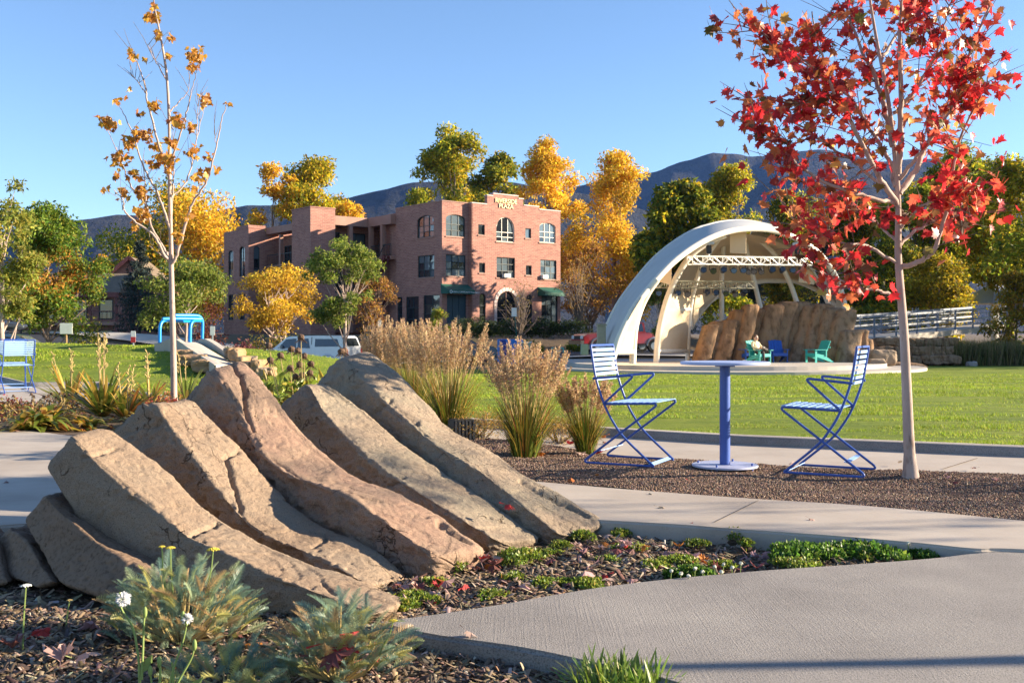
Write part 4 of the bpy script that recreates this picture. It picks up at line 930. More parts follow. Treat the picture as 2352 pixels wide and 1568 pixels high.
r = rect('R', 740, 915, 1000, 1010, -.6); aw = awning((r[0] - .1, r[1] - .1, r[2], r[3]), .3, 1.0, 0, None, M['awning'])
t = link('awning_lettering', text_mesh('ASPEN COMMUNITY Foundation', .2, .004), M['letter_white'], aw); t.location = ((r[0] + r[1]) / 2 + .35, -1.012, r[2] + .08); t.rotation_euler = (math.pi / 2, 0, 0)
MB().tube([((r[0] + r[1]) / 2 - 1.15 + .1 * math.cos(k * .524), -1.01, r[2] + .15 + .12 * math.sin(k * .524)) for k in range(13)], .025, 5).build('emblem', M['letter_white'], aw)
r = rect('R', 1650, 945, 1840, 1030, -.9); awning((r[0], r[1], r[2], r[3]), .3, 1.0, bw, None, M['awning'])
for z_ in ((1282, 818, 1338, 853), (1650, 830, 1698, 865)):
    r = rect('R', *z_, off=bw); MB().bb((r[0], bw - .3, r[2]), (r[1], bw + .1, r[3])).build('air_conditioner', M['sign_white'], bld)
MB().bb((RL, 2.2, 5.4), (RL + 1.3, 5.2, 5.6)).bb((RL + 1.22, 2.2, 5.6), (RL + 1.3, 5.2, 6.6)).bb((RL, 2.2, 2.2), (RL + 1.3, 5.2, 2.4)).bb((RL + 1.22, 2.2, 2.4), (RL + 1.3, 5.2, 3.3)).build('balcony', M['coping'], bld)
# shaded left face of the corner block
hL = [rect('L', 465, 258, 622, 468) + (.35,), rect('L', 470, 640, 628, 850) + (0,), rect('L', 275, 1040, 322, 1290) + (0,), rect('L', 358, 1035, 480, 1360) + (0,), rect('L', 525, 1020, 680, 1290) + (0,)]
LL = 7.0
holed_wall('wall', 0, LL, 0, TOPZ, hL, 0, .25, 'L')
window(hL[0], 0, 'L'); window(hL[1], 0, 'L')
for h in hL[2:]: window(h, 0, 'L', 2 if h[1] - h[0] > 1 else 1, 3, glass=M['glass_dark'], sill=False)
MB().bb((-.05, -.05, TOPZ + .001), (sx - .001, .4, TOPZ + .08)).bb((-.05, .4, TOPZ + .001), (.35, LL, TOPZ + .08)).build('coping', M['stucco'], bld)
MB().bb((.3, .3, -.5), (RL - .02, 9.0, TOPZ - .3)).bb((RL - .02, bw + .3, 0), (RL, 9.0, TOPZ)).bb((1.7, 9.01, -.5), (RL - .5, 26, 9.6)).build('wall_body', M['brick'], bld)
# galleries, stair tower, far block
for z0, z1 in ((3.15, 3.45), (6.35, 6.65), (9.4, 10.2)):
    MB().bb((-.5, LL + .001, z0), (1.65, 10.8, z1)).bb((-3.79, 10.801, z0), (1.65, 12.6, z1)).build('gallery_slab', M['stucco'], bld)
    MB().bb((-5.9, 14.26, z0 - .3), (-4.4, 20.09, z1 - .5)).build('gallery_slab', M['stucco'], bld)
MB().bb((1.66, LL + .002, 0), (1.69, 10.79, 9.4)).bb((-4.35, 14.27, -.4), (-4.3, 20.08, 9.0)).build('gallery_wall', M['brick'], bld)
MB().bb((-3.78, 12.61, 0), (1.65, 12.8, 9.4)).build('gallery_wall', M['brick'], bld)
for x_, y_ in ((-.3, 8.6), (-.3, 10.6), (-2.2, 11.0)):
    MB().bb((x_ - .18, y_ - .18, 0), (x_ + .18, y_ + .18, 9.39)).build('column', M['stucco'], bld)
MB().bb((-5.85, 17.2, -.4), (-5.55, 17.5, 8.9)).build('column', M['stucco'], bld)
for (s0_, s1_, z0, z1) in ((7.5, 8.5, 7.0, 9.1), (9.0, 10.3, 7.0, 9.1), (7.4, 8.5, 3.9, 5.9), (9.0, 10.3, 3.9, 5.9)):
    window((s0_, s1_, z0, z1, 0), 1.5, 'L', 2, 2, sill=False)
for (s0_, s1_, z0, z1) in ((-3.2, -2.4, 6.7, 8.9), (-1.6, .2, 7.0, 8.9), (-3.2, -2.2, 3.5, 5.7), (-1.6, .2, 3.9, 5.9)):
    window((s0_, s1_, z0, z1, 0), 12.45, 'R', 2, 2, sill=False)
for (s0_, s1_, z0, z1) in ((15.0, 16.3, 5.7, 8.2), (18, 19.2, 5.7, 8.0)):
    window((s0_, s1_, z0, z1, 0), -4.5, 'L', 2, 2, sill=False, glass=M['glass_dark'])
def railing(a, b, z, h=1.0, n=14, mat=M['frame_dark'], parent=bld):
    a = Vector((*a, z)); b = Vector((*b, z)); mb = MB(); up = Vector((0, 0, h))
    mb.beam(a + up, b + up, .06, .06); mb.beam(a + up * .1, b + up * .1, .04, .04)
    for k in range(n + 1): p = a.lerp(b, k / n); mb.beam(p, p + up, .025, .025, up=(0, 1, 0))
    return mb.build('railing', mat, parent)
for z in (3.45, 6.65): railing((-.42, 7.1), (-.42, 10.7), z); railing((-3.7, 10.88), (-.6, 10.88), z); railing((-5.8, 14.4), (-5.8, 20), z - .5)
def stair(a, b, w, off, parent=bld):
    a = Vector(a); b = Vector(b); mb = MB(); n = 14
    mb.beam(a, b, .12, .32); o_ = Vector(off); mb.beam(a + o_, b + o_, .12, .32)
    for k in range(n): p = a.lerp(b, (k + .5) / n); mb.box(p + o_ / 2 + Vector((0, 0, .1)), (abs(o_.x) + .12 if abs(o_.x) > .1 else .3, abs(o_.y) + .12 if abs(o_.y) > .1 else .3, .05))
    s_ = mb.build('stair', M['trim_red'], parent); r_ = MB()
    for k in range(n + 1): p = a.lerp(b, k / n); r_.beam(p, p + Vector((0, 0, 1)), .025, .025, up=(0, 1, 0))
    r_.beam(a + Vector((0, 0, 1)), b + Vector((0, 0, 1)), .06, .06); r_.build('railing', M['frame_dark'], s_)
stair((-1.0, 10.4, 3.4), (-1.0, 7.2, 6.6), 1, (.5, 0, 0)); stair((-1.0, 10.4, .2), (-1.0, 7.2, 3.4), 1, (.5, 0, 0)); stair((-6.3, 19.6, 2.2), (-6.3, 15.4, 5.4), 1, (.4, 0, 0))
MB().bb((-6.2, 10.8, -.5), (-3.8, 14.25, 10.75)).bb((-6.25, 10.75, 10.751), (-3.75, 14.3, 10.85)).build('stair_tower', M['brick'], bld)
# far left block with arched windows
hF = [(20.9, 22.1, 5.2, 8.0, .5), (23.5, 24.6, 5.2, 7.8, .5), (20.9, 22.1, 1.2, 3.6, 0), (23.5, 24.6, 1.2, 3.6, 0)]
holed_wall('wall', 20.1, 25.6, -.6, 9.6, hF, -7.6, .25, 'L')
for h in hF: window(h, -7.6, 'L', 2, 3)
hG = [(-7.1, -6.5, 5.0, 8.0, 1.0)]
holed_wall('wall', -7.6, -6.0, -.6, 9.6, hG, 20.1, .25, 'R'); window(hG[0], 20.1, 'R', 1, 3)
MB().bb((-7.3, 20.4, -.6), (-6.0, 25.6, 9.5)).bb((-7.65, 20.05, 9.601), (-5.95, 22.6, 9.9)).bb((-5.99, 20.2, -.6), (1.6, 25.9, 9.4)).build('wall_body', M['brick'], bld)

# ------------------------------------------------------------------ motel on the left
mo = empty('motel', (0, 0, 0), 0, 'low two storey motel with red balconies behind the green maple', 'building')
a = P(190, 700, 98); ux = Vector((.97, .24, 0)); 
mo.location = (a.x - 2, a.y, -.2); mo.rotation_euler = (0, 0, .12)
MB().bb((-4, 0, -1), (5.2, 8, 5.0)).build('wall', M['brick'], mo)
MB().add([(-4.6, -1.6, 4.9), (5.6, -1.6, 4.9), (5.6, 4, 7.0), (-4.6, 4, 7.0), (-4.6, 9, 4.9), (5.6, 9, 4.9)], [(0, 1, 2, 3), (3, 2, 5, 4), (0, 3, 4), (1, 5, 2)]).build('roof', M['roof_shingle'], mo)
MB().bb((-4.6, -1.68, 4.5), (5.6, -1.602, 4.95)).build('fascia', M['trim_red'], mo)
MB().bb((-4.4, -1.5, 1.9), (5.4, -.01, 2.2)).build('balcony_floor', M['stucco'], mo)
for k in range(5): MB().bb((-4.2 + 2.35 * k, -1.45, -1), (-4.0 + 2.35 * k, -1.25, 4.6)).build('post', M['trim_red'], mo)
railing((-4.3, -1.4), (5.3, -1.4), 2.2, 1.0, 24, M['trim_red'], mo)
for k in range(4):
    for z in (-.6, 2.3): window((-3.6 + 2.35 * k, -2.4 + 2.35 * k, z + .2, z + 2.0, 0), -.15, 'R', 1, 1, mo, glass=M['glass_dark'], sill=False)
gb = empty('motel_wing', (P(300, 700, 104).x, 104, -.2), .12, 'red gabled wing of the motel half hidden by the spruce', 'building')
MB().add([(-3, 0, -1), (3, 0, -1), (3, 0, 6.0), (0, 0, 8.6), (-3, 0, 6.0), (-3, 9, -1), (3, 9, -1), (3, 9, 6.0), (0, 9, 8.6), (-3, 9, 6.0)], [(0, 1, 2, 3, 4), (5, 9, 8, 7, 6), (0, 4, 9, 5), (1, 6, 7, 2)]).build('wall', M['brick'], gb)
MB().add([(-3.5, -.7, 5.7), (0, -.7, 8.75), (0, 9, 8.75), (-3.5, 9, 5.7)], [(0, 1, 2, 3)]).add([(0, -.7, 8.75), (3.5, -.7, 5.7), (3.5, 9, 5.7), (0, 9, 8.75)], [(0, 1, 2, 3)]).build('roof', M['roof_shingle'], gb)
MB().beam((-3.5, -.72, 5.6), (0, -.72, 8.65), .08, .35).beam((0, -.72, 8.65), (3.5, -.72, 5.6), .08, .35).build('fascia', M['trim_red'], gb)

# ------------------------------------------------------------------ gazebo and footbridge on the right
gz = P(2285, 720, 95); gzo = empty('gazebo', (gz.x, gz.y, .6), .3, 'open pavilion with pale metal hip roof among the trees', 'gazebo')
MB().add([(-2.6, -2.6, 3.0), (2.6, -2.6, 3.0), (2.6, 2.6, 3.0), (-2.6, 2.6, 3.0), (0, 0, 5.0)], [(0, 1, 4), (1, 2, 4), (2, 3, 4), (3, 0, 4), (0, 3, 2, 1)]).build('roof', M['roof_metal'], gzo)
for x_ in (-2.2, 2.2):
    for y_ in (-2.2, 2.2): MB().bb((x_ - .12, y_ - .12, -2), (x_ + .12, y_ + .12, 3.0)).build('post', M['white_tube'], gzo)
br = empty('footbridge', (0, 0, 0), 0, 'grey steel footbridge with railings over the stream bank', 'bridge')
A0 = P(1955, 775, 60); B0 = P(2310, 742, 74); A0.z = .55; B0.z = 1.55
nrm = Vector((-(B0 - A0).y, (B0 - A0).x, 0)).normalized() * 2.4
MB().add([A0, B0, B0 + nrm, A0 + nrm, A0 - Vector((0, 0, .35)), B0 - Vector((0, 0, .35)), B0 + nrm - Vector((0, 0, .35)), A0 + nrm - Vector((0, 0, .35))], [(0, 1, 2, 3), (7, 6, 5, 4), (0, 4, 5, 1), (1, 5, 6, 2), (2, 6, 7, 3), (3, 7, 4, 0)]).build('deck', M['concrete_far'], br)
for sd in (Vector((0, 0, 0)), nrm):
    for k in range(9):
        p = (A0 + sd).lerp(B0 + sd, k / 8); MB().beam(p, p + Vector((0, 0, 1.25)), .09, .09, up=(0, 1, 0)).build('post', M['bridge_steel'], br)
    for h_, w_ in ((1.25, .13), (.95, .05), (.62, .12), (.3, .05)):
        MB().beam(A0 + sd + Vector((0, 0, h_)), B0 + sd + Vector((0, 0, h_)), .07, w_).build('rail', M['bridge_steel'], br)

# ------------------------------------------------------------------ vehicles
def wheel(parent, x, y, r, w):
    t = MB().cyl((x, y, r), r, w, 24, 'Y').build('wheel', M['tyre'], parent, smooth=.6)
    MB().cyl((x, y, r), r * .6, w + .02, 18, 'Y').build('rim', M['steel'], t, smooth=.6)
def profile_body(prof, w, tum, zt, sect=6):
    """side outline extruded across the car; the cabin leans in above the belt line zt"""
    mb = MB(); n = len(prof)
    ys = [-1, -.93, .93, 1]
    def wy(z, s, edge): 
        k = max(0, (z - zt)) * tum; return s * (w / 2 - k - (0 if edge else 0))
    L_ = [(x, wy(z, -1, 0), z) for x, z in prof]; R_ = [(x, wy(z, 1, 0), z) for x, z in prof]
    mb.add(L_ + R_, [tuple(range(n - 1, -1, -1)), tuple(range(n, 2 * n))] + [(i, (i + 1) % n, n + (i + 1) % n, n + i) for i in range(n)])
    return mb
def side_panel(pts, w, tum, zt, s, off=.012):
    return [(x, s * (w / 2 - max(0, z - zt) * tum + off), z) for x, z in pts]
def glass_side(parent, pts, w, tum, zt, name='window', mat=None):
    for s in (-1, 1):
        q = side_panel(pts, w, tum, zt, s); MB().add(q, [tuple(range(len(q)))]).build(name, mat or M['glass_dark'], parent)
def lamp(parent, c, size, mat, name): MB().box(c, size).build(name, M[mat], parent, bevel=.02)
# white pickup with a topper (x forward)
pk = empty('pickup_truck', (0, 0, 0), 0, 'white pickup truck with a topper parked beyond the lawn mound', 'truck')
prof = [(-2.9, .55), (-2.95, .75), (-2.92, 1.25), (-2.70, 1.88), (-2.55, 1.97), (-1.2, 1.98), (-.55, 1.97), (.55, 1.93), (.75, 1.86), (1.45, 1.30), (1.75, 1.22), (2.75, 1.12), (2.95, .95), (2.95, .5), (2.3, .45), (-2.2, .45)]
profile_body(prof, 2.0, .16, 1.2).build('body', M['car_silver'], pk, smooth=.5, bevel=.03)
glass_side(pk, [(.1, 1.30), (1.2, 1.28), (.72, 1.78), (.1, 1.82)], 2.0, .16, 1.2); glass_side(pk, [(-.75, 1.30), (.0, 1.30), (.0, 1.82), (-.62, 1.82)], 2.0, .16, 1.2); glass_side(pk, [(-2.5, 1.40), (-1.05, 1.38), (-1.05, 1.80), (-2.36, 1.80)], 2.0, .16, 1.2)
glass_side(pk, [(-.80, .6), (-.84, .6), (-.86, 1.9), (-.82, 1.9)], 2.0, .16, 1.2, 'seam', M['black']); glass_side(pk, [(.55, 1.12), (.8, 1.12), (.8, 1.18), (.55, 1.18)], 2.0, .16, 1.2, 'door_handle', M['black'])
MB().add([(-2.92, -.68, 1.42), (-2.92, .68, 1.42), (-2.745, .62, 1.84), (-2.745, -.62, 1.84)], [(0, 1, 2, 3)]).build('rear_window', M['glass_dark'], pk)
MB().add([(1.40, -.75, 1.38), (1.40, .75, 1.38), (.86, .68, 1.80), (.86, -.68, 1.80)], [(0, 1, 2, 3)]).build('windshield', M['glass_dark'], pk)
for s in (-1, 1): lamp(pk, (-2.93, s * .9, 1.05), (.08, .18, .42), 'lamp_red', 'tail_light'); lamp(pk, (2.93, s * .75, .95), (.1, .4, .2), 'lamp_clear', 'headlight'); lamp(pk, (.95, s * 1.12, 1.35), (.12, .24, .2), 'car_silver', 'mirror')
MB().bb((-3.05, -.95, .5), (-2.93, .95, .72)).build('bumper', M['chrome'], pk)
for x_ in (-1.8, 1.95):
    for s in (-1, 1): wheel(pk, x_, s * .88, .40, .27)
for s in (-1, 1):
    MB().tube([(-1.8 + .52 * math.cos(t), s * 1.0, .42 + .52 * math.sin(t)) for t in np.linspace(0, math.pi, 12)], .05, 6).build('wheel_arch', M['car_silver'], pk)
a = P(703, 790, 58); pk.location = (a.x, a.y, -1.16); pk.rotation_euler = (0, 0, math.atan2(.296, -.955))
# red pickup
rp_ = empty('pickup_truck', (0, 0, 0), 0, 'red pickup truck parked behind the left foot of the bandshell', 'truck')
prof = [(-2.8, .6), (-2.85, 1.15), (-1.2, 1.17), (-1.15, 1.78), (-.2, 1.82), (.45, 1.74), (1.0, 1.25), (1.3, 1.19), (2.5, 1.08), (2.75, .95), (2.75, .5), (-2.6, .5)]
profile_body(prof, 1.95, .2, 1.15).build('body', M['car_red'], rp_, smooth=.5, bevel=.04)
glass_side(rp_, [(-.2, 1.25), (.75, 1.23), (.38, 1.66), (-.2, 1.72)], 1.95, .2, 1.15); glass_side(rp_, [(-1.05, 1.25), (-.3, 1.25), (-.3, 1.72), (-1.0, 1.70)], 1.95, .2, 1.15)
MB().add([(.99, -.75, 1.29), (.99, .75, 1.29), (.50, .68, 1.70), (.50, -.68, 1.70)], [(0, 1, 2, 3)]).build('windshield', M['glass_dark'], rp_)
MB().bb((2.7, -.45, .78), (2.78, .45, 1.0)).build('grille', M['black'], rp_); MB().bb((2.72, -.95, .48), (2.92, .95, .72)).build('bumper', M['chrome'], rp_)
for s in (-1, 1): lamp(rp_, (2.74, s * .68, .9), (.08, .36, .2), 'lamp_clear', 'headlight')
for x_ in (-1.75, 1.8):
    for s in (-1, 1):
        wheel(rp_, x_, s * .86, .39, .26); MB().tube([(x_ + .48 * math.cos(t), s * .98, .40 + .48 * math.sin(t)) for t in np.linspace(0, math.pi, 12)], .06, 6).build('wheel_arch', M['steel'], rp_)
a = P(1425, 800, 62); rp_.location = (a.x, a.y, hz1(a.x, a.y) + .03); rp_.rotation_euler = (0, 0, math.pi + .32)
# car with a roof box, and a dark car behind the grasses
def sedan(name, label, mat, loc, rz, box=False):
    c = empty(name, loc, rz, label, 'car')
    prof = [(-2.25, .5), (-2.3, .85), (-2.1, 1.02), (-1.75, 1.36), (-1.2, 1.48), (.1, 1.48), (.55, 1.38), (1.15, 1.0), (2.05, .86), (2.25, .65), (2.25, .35), (-2.1, .35)]
    profile_body(prof, 1.8, .3, .95).build('body', mat, c, smooth=.5, bevel=.04)
    glass_side(c, [(-.35, 1.0), (.95, .98), (.45, 1.32), (-.35, 1.40)], 1.8, .3, .95); glass_side(c, [(-1.7, 1.03), (-.45, 1.0), (-.45, 1.40), (-1.2, 1.38)], 1.8, .3, .95)
    MB().add([(1.12, -.68, 1.05), (1.12, .68, 1.05), (.62, .60, 1.37), (.62, -.60, 1.37)], [(0, 1, 2, 3)]).build('windshield', M['glass'], c)
    MB().add([(-2.08, -.64, 1.08), (-2.08, .64, 1.08), (-1.78, .6, 1.35), (-1.78, -.6, 1.35)], [(0, 1, 2, 3)]).build('rear_window', M['glass_dark'], c)
    for s in (-1, 1): lamp(c, (2.2, s * .65, .7), (.12, .35, .14), 'lamp_clear', 'headlight'); lamp(c, (-2.25, s * .68, .85), (.1, .3, .16), 'lamp_red', 'tail_light')
    for x_ in (-1.35, 1.35):
        for s in (-1, 1): wheel(c, x_, s * .8, .33, .21)
    if box:
        for x_ in (-.9, .1): MB().beam((x_, -.62, 1.56), (x_, .62, 1.56), .05, .04).build('roof_bar', M['black'], c)
    return c
a = P(25, 770, 46); cs = sedan('car', 'silver blue car with a black roof box beyond the lawn mound', M['car_blue'], (a.x, a.y, -.55), .12, True)
bxm = MB(); bxm.sphere((0, 0, 0), 1, 18, 10, (1.05, .42, .2)); o = link('roof_box', bxm.mesh('roof_box', .8), M['car_dark']); o.location = (a.x - .35, a.y, -.55 + 1.81); o.rotation_euler = (0, 0, .12); tag(o, 'black roof box carried on the silver blue car', 'roof box')
a = P(1042, 800, 56); sedan('car', 'dark car parked behind the feathery grasses', M['car_dark'], (a.x, a.y, hz1(a.x, a.y) + .03), .2 + math.pi * 0)
# ------------------------------------------------------------------ stage and bandshell
def Z3(x, y): return ((1400 + x / 2.94) / 1.063, (520 + y / 2.94) / 1.063)
def Q(x, y, d): return P(*Z3(x, y), d)
SZ = -.33
stg = empty('stage', (0, 0, 0), 0, 'low curved concrete stage with two steps at the far side of the lawn', 'stage')
def stage_poly(cx, cy, rx, ry, back): return [(cx + rx * math.cos(t), cy - ry * math.sin(t)) for t in np.linspace(0, math.pi, 48)] + [(cx - rx, back), (cx + rx, back)]
def SP(poly, z0, z1, name, bev=.03):
    return MB().prism(poly, z0, z1).build(name, M['concrete_far'], stg, bevel=0)
SP(stage_poly(9.3, 46.5, 7.0, 6.6, 52), -1.2, SZ, 'platform')
SP(stage_poly(9.6, 46.5, 8.3, 8.0, 52), -1.2, SZ - .16, 'step')
def tubepx(name, pts, dd, r, parent, mat='white_tube', n=24):
    if isinstance(dd, (int, float)): dd = [dd] * len(pts)
    p3 = [Q(x, y, d) for (x, y), d in zip(pts, dd)]
    return MB().tube([Vector(q) for q in cr(p3, n)], r, 10).build(name, M[mat], parent, smooth=1.0)
sh = empty('bandshell', (Q(1000, 1080, 44).x, 44, SZ), 0, 'arched bandshell canopy of white ribs and stretched fabric over the stage', 'bandshell')
shi = Matrix.Translation(-Vector(sh.location))
class Sub:  # children of the bandshell are built in world space and shifted into its frame
    pass
def into(o): o.location = -Vector(sh.location); return o
rim = [(268, 1100), (300, 985), (335, 880), (430, 690), (560, 520), (720, 350), (900, 222), (1070, 145), (1230, 115), (1400, 120), (1550, 160), (1700, 240), (1800, 330), (1880, 450), (1930, 590), (1955, 720), (1975, 900), (1985, 1080)]
dR = list(40 + 10.2 * (np.array([x for x, y in rim]) - 268) / 1717)
into(tubepx('front_arch', rim, dR, .13, sh, n=70))
rimW = cr([Q(x, y, d) for (x, y), d in zip(rim, dR)], 70)
# canopy hood: from the front arch back 5.5 m, flaring slightly
out = []
nr_ = 9
for j in range(nr_):
    t = j / (nr_ - 1); row = rimW.copy(); row[:, 1] += (5.6 - 3.2 * np.linspace(0, 1, 70)) * t; cz = SZ
    row[:, 0] += .05 * t * np.sign(row[:, 0] - 9) ; k = 1 + .055 * math.sin(t * math.pi * .62)
    row[:, 2] = cz + (row[:, 2] - cz) * (1 + .13 * math.sin(t * math.pi * .5)); row[:, 0] = 8.7 + (row[:, 0] - 8.7) * (1 + .02 * t)
    out.append(row)
V = np.array(out); n0 = 70
cut = slice(2, 62); V = V[:, cut]; nc = V.shape[1]
inner = V.copy(); inner[:, :, 2] -= .05; inner[:, :, 0] += .04 * np.sign(8.7 - inner[:, :, 0])
I, J = np.meshgrid(np.arange(nc - 1), np.arange(nr_ - 1)); a = (J * nc + I).ravel(); fq = np.stack([a, a + 1, a + nc + 1, a + nc], 1)
into(link('canopy', np_mesh('canopy', V.reshape(-1, 3), fq, smooth=True), M['fabric_out'], sh))
into(link('canopy_lining', np_mesh('canopy_lining', inner.reshape(-1, 3), fq, smooth=True), M['fabric_in'], sh))
into(MB().tube([Vector(q) for q in V[-1]], .09, 8).build('rear_arch', M['white_tube'], sh, smooth=1.0))
# inner ribs
ribs = [([(425, 1080), (440, 840), (480, 690), (540, 565), (600, 480)], 41.6), ([(595, 1080), (607, 900), (650, 690), (720, 500), (830, 320), (960, 215), (1090, 160)], 46), ([(820, 1080), (828, 800), (852, 600), (905, 420), (965, 300), (1040, 190)], 48),
        ([(1065, 800), (1065, 450), (1080, 170)], 50), ([(1352, 720), (1300, 500), (1250, 300), (1225, 150)], 50), ([(1612, 660), (1540, 470), (1430, 280), (1270, 150)], 50), ([(1868, 740), (1780, 540), (1650, 330), (1500, 215), (1280, 135)], 50)]
for pts, d in ribs: into(tubepx('rib', pts, d, .14 if d < 47 else .12, sh))
E = [(843, 830), (900, 730), (1000, 620), (1130, 550), (1330, 492), (1480, 486), (1600, 492), (1760, 560), (1900, 660)]
into(tubepx('dome_edge', E, [50.5 + 1.2 * k / 8 for k in range(9)], .12, sh, n=40))
A1 = [(700, 545), (815, 345), (945, 228), (1080, 170), (1240, 150), (1440, 195), (1600, 285), (1740, 450), (1860, 640)]
e3 = cr([Q(x, y, 50.5 + 1.2 * k / 8) for k, (x, y) in enumerate(E)], 40); a3 = cr([Q(x, y, 47 + 2.6 * k / 8) for k, (x, y) in enumerate(A1)], 40); rows = []
for j in range(9):
    t = j / 8; r_ = a3 * (1 - t) + e3 * t; r_[:, 1] += 1.6 * math.sin(math.pi * t); r_[:, 2] += .35 * math.sin(math.pi * t); rows.append(r_)
V = np.array(rows); I, J = np.meshgrid(np.arange(39), np.arange(8)); a = (J * 40 + I).ravel()
into(link('dome_fabric', np_mesh('dome_fabric', V.reshape(-1, 3), np.stack([a, a + 1, a + 41, a + 40], 1), smooth=True), M['fabric_in'], sh))
def panel(pl, d, name='side_panel', mat='fabric_in'):
    dd = d if isinstance(d, (list, tuple)) else [d] * len(pl)
    q = [Q(x, y, e) for (x, y), e in zip(pl, dd)]; n_ = len(q); b_ = [p + Vector((.02, .06, 0)) for p in q]
    return into(MB().add(q + b_, [tuple(range(n_)), tuple(range(2 * n_ - 1, n_ - 1, -1))] + [(i, (i + 1) % n_, n_ + (i + 1) % n_, n_ + i) for i in range(n_)]).build(name, M[mat], sh))
panel([(300, 990), (350, 850), (420, 720), (500, 590), (515, 600), (470, 740), (440, 850), (425, 990)], [40.4, 40.5, 40.6, 40.8, 41.4, 41.4, 41.4, 41.4])
panel([(612, 985), (625, 860), (660, 690), (700, 590), (845, 560), (840, 700), (828, 830), (815, 985)], [46, 46, 46, 46, 47.9, 47.9, 47.9, 47.9])
panel([(852, 820), (862, 700), (880, 590), (1040, 585), (960, 650), (900, 730)], [48.1, 48.1, 48.1, 49.8, 50.2, 50.4])
panel([(600, 455), (705, 360), (700, 515), (595, 490)], 45.0, 'hanging_panel'); panel([(1125, 130), (1240, 135), (1238, 292), (1123, 286)], 46.5, 'hanging_panel'); panel([(1625, 415), (1735, 400), (1730, 515), (1615, 495)], 49.5, 'hanging_panel')
for pts, d, d2 in (([(290, 998), (430, 995)], 40.4, 41.5), ([(605, 990), (820, 990)], 46, 48), ([(410, 703), (475, 703)], 40.9, 41.5), ([(655, 693), (838, 693)], 46, 47.9)):
    into(MB().tube([Q(*pts[0], d), Q(*pts[1], d2)], .10, 10).build('cross_tube', M['white_tube'], sh, smooth=1.0))
def truss(x0, x1, y, d0, d1, hh, mat, label, nlight, ly, col):
    a = Q(x0, y, d0); b = Q(x1, y + (10 if col else 5), d1); o_ = empty('lighting_truss', a, 0, label, 'truss', 'lighting trusses under the bandshell'); a0 = a; b = b - a; a = Vector((0, 0, 0))
    t = b.normalized(); s = Vector((-t.y, t.x, 0)) * hh; h_ = Vector((0, 0, hh)); ch = MB()
    for q in (Vector((0, 0, 0)), s, h_, s + h_): ch.tube([a + q - h_ / 2, b + q - h_ / 2], .032, 6)
    ch.build('chord', M[mat], o_); n_ = 13; la = MB()
    for k in range(n_):
        p = a.lerp(b, k / n_) - h_ / 2; r_ = a.lerp(b, (k + 1) / n_) - h_ / 2
        for q in (Vector((0, 0, 0)), s):
            la.tube([p + q, p + q + h_], .02, 5); la.tube([p + q, r_ + q + h_] if k % 2 else [p + q + h_, r_ + q], .018, 5)
        la.tube([p, r_ + s], .015, 5)
    la.build('lattice', M[mat], o_)
    return o_, a0, b
def spot(loc, group, label, tilt):
    o_ = empty('stage_light', loc, 0, label, 'stage light', group); R = Matrix.Rotation(tilt, 3, 'X')
    c = R @ Vector((0, -.12, -.16)); MB().tube([R @ Vector((0, .13, 0)) + Vector((0, 0, -.24)), R @ Vector((0, -.16, -.02)) + Vector((0, 0, -.24))], [.10, .14], 12).build('housing', M['black'], o_, smooth=.7)
    MB().tube([Vector((-.14, 0, -.24)), Vector((-.14, 0, -.02)), Vector((.14, 0, -.02)), Vector((.14, 0, -.24))], .018, 5).tube([Vector((0, 0, 0)), Vector((0, 0, .12))], .025, 5).build('yoke', M['black'], o_)
    MB().tube([R @ Vector((0, -.161, -.02)) + Vector((0, 0, -.24)), R @ Vector((0, -.165, -.02)) + Vector((0, 0, -.24))], .12, 12).build('lens', M['glass_dark'], o_)
    return o_
t1, a1, b1 = truss(855, 1730, 338, 44.5, 48.5, .34, 'truss', 'bright white box truss hung across the front of the bandshell', 12, 400, 1)
for i, x in enumerate((930, 1000, 1075, 1147, 1215, 1255, 1292, 1345, 1425, 1498, 1570, 1640)):
    d = 44.5 + (x - 855) / 875 * 4; spot(Q(x, 372, d), 'spotlights on the front truss', ORD[i] + ' black spotlight from the left on the bright front truss', random.uniform(-.5, .5))
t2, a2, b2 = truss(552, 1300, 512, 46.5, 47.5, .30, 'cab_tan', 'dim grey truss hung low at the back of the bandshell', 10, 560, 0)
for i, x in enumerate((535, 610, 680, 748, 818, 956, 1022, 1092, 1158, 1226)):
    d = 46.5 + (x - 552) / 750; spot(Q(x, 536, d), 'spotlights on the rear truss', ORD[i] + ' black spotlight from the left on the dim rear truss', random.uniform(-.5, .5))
for i, (x, y0, y1) in enumerate(((972, 205, 308), (1607, 215, 312))):
    h_ = Q(x, y1, 45.2 + 2.8 * i); o_ = empty('chain_hoist', h_, 0, ('left' if i == 0 else 'right') + ' black chain hoist holding up the bright front truss', 'hoist', 'chain hoists under the bandshell roof'); L_ = (Q(x, y0, 45.2 + 2.8 * i) - h_).z
    MB().box((0, 0, L_ * .45), (.22, .2, L_ * .6)).build('body', M['black'], o_, bevel=.03); MB().tube([(0, 0, -.2), (0, 0, L_ * 1.1)], .025, 6).build('chain', M['steel'], o_); MB().box((0, 0, L_ * .9), (.45, .14, .14)).build('clamp', M['steel'], o_, bevel=.02)
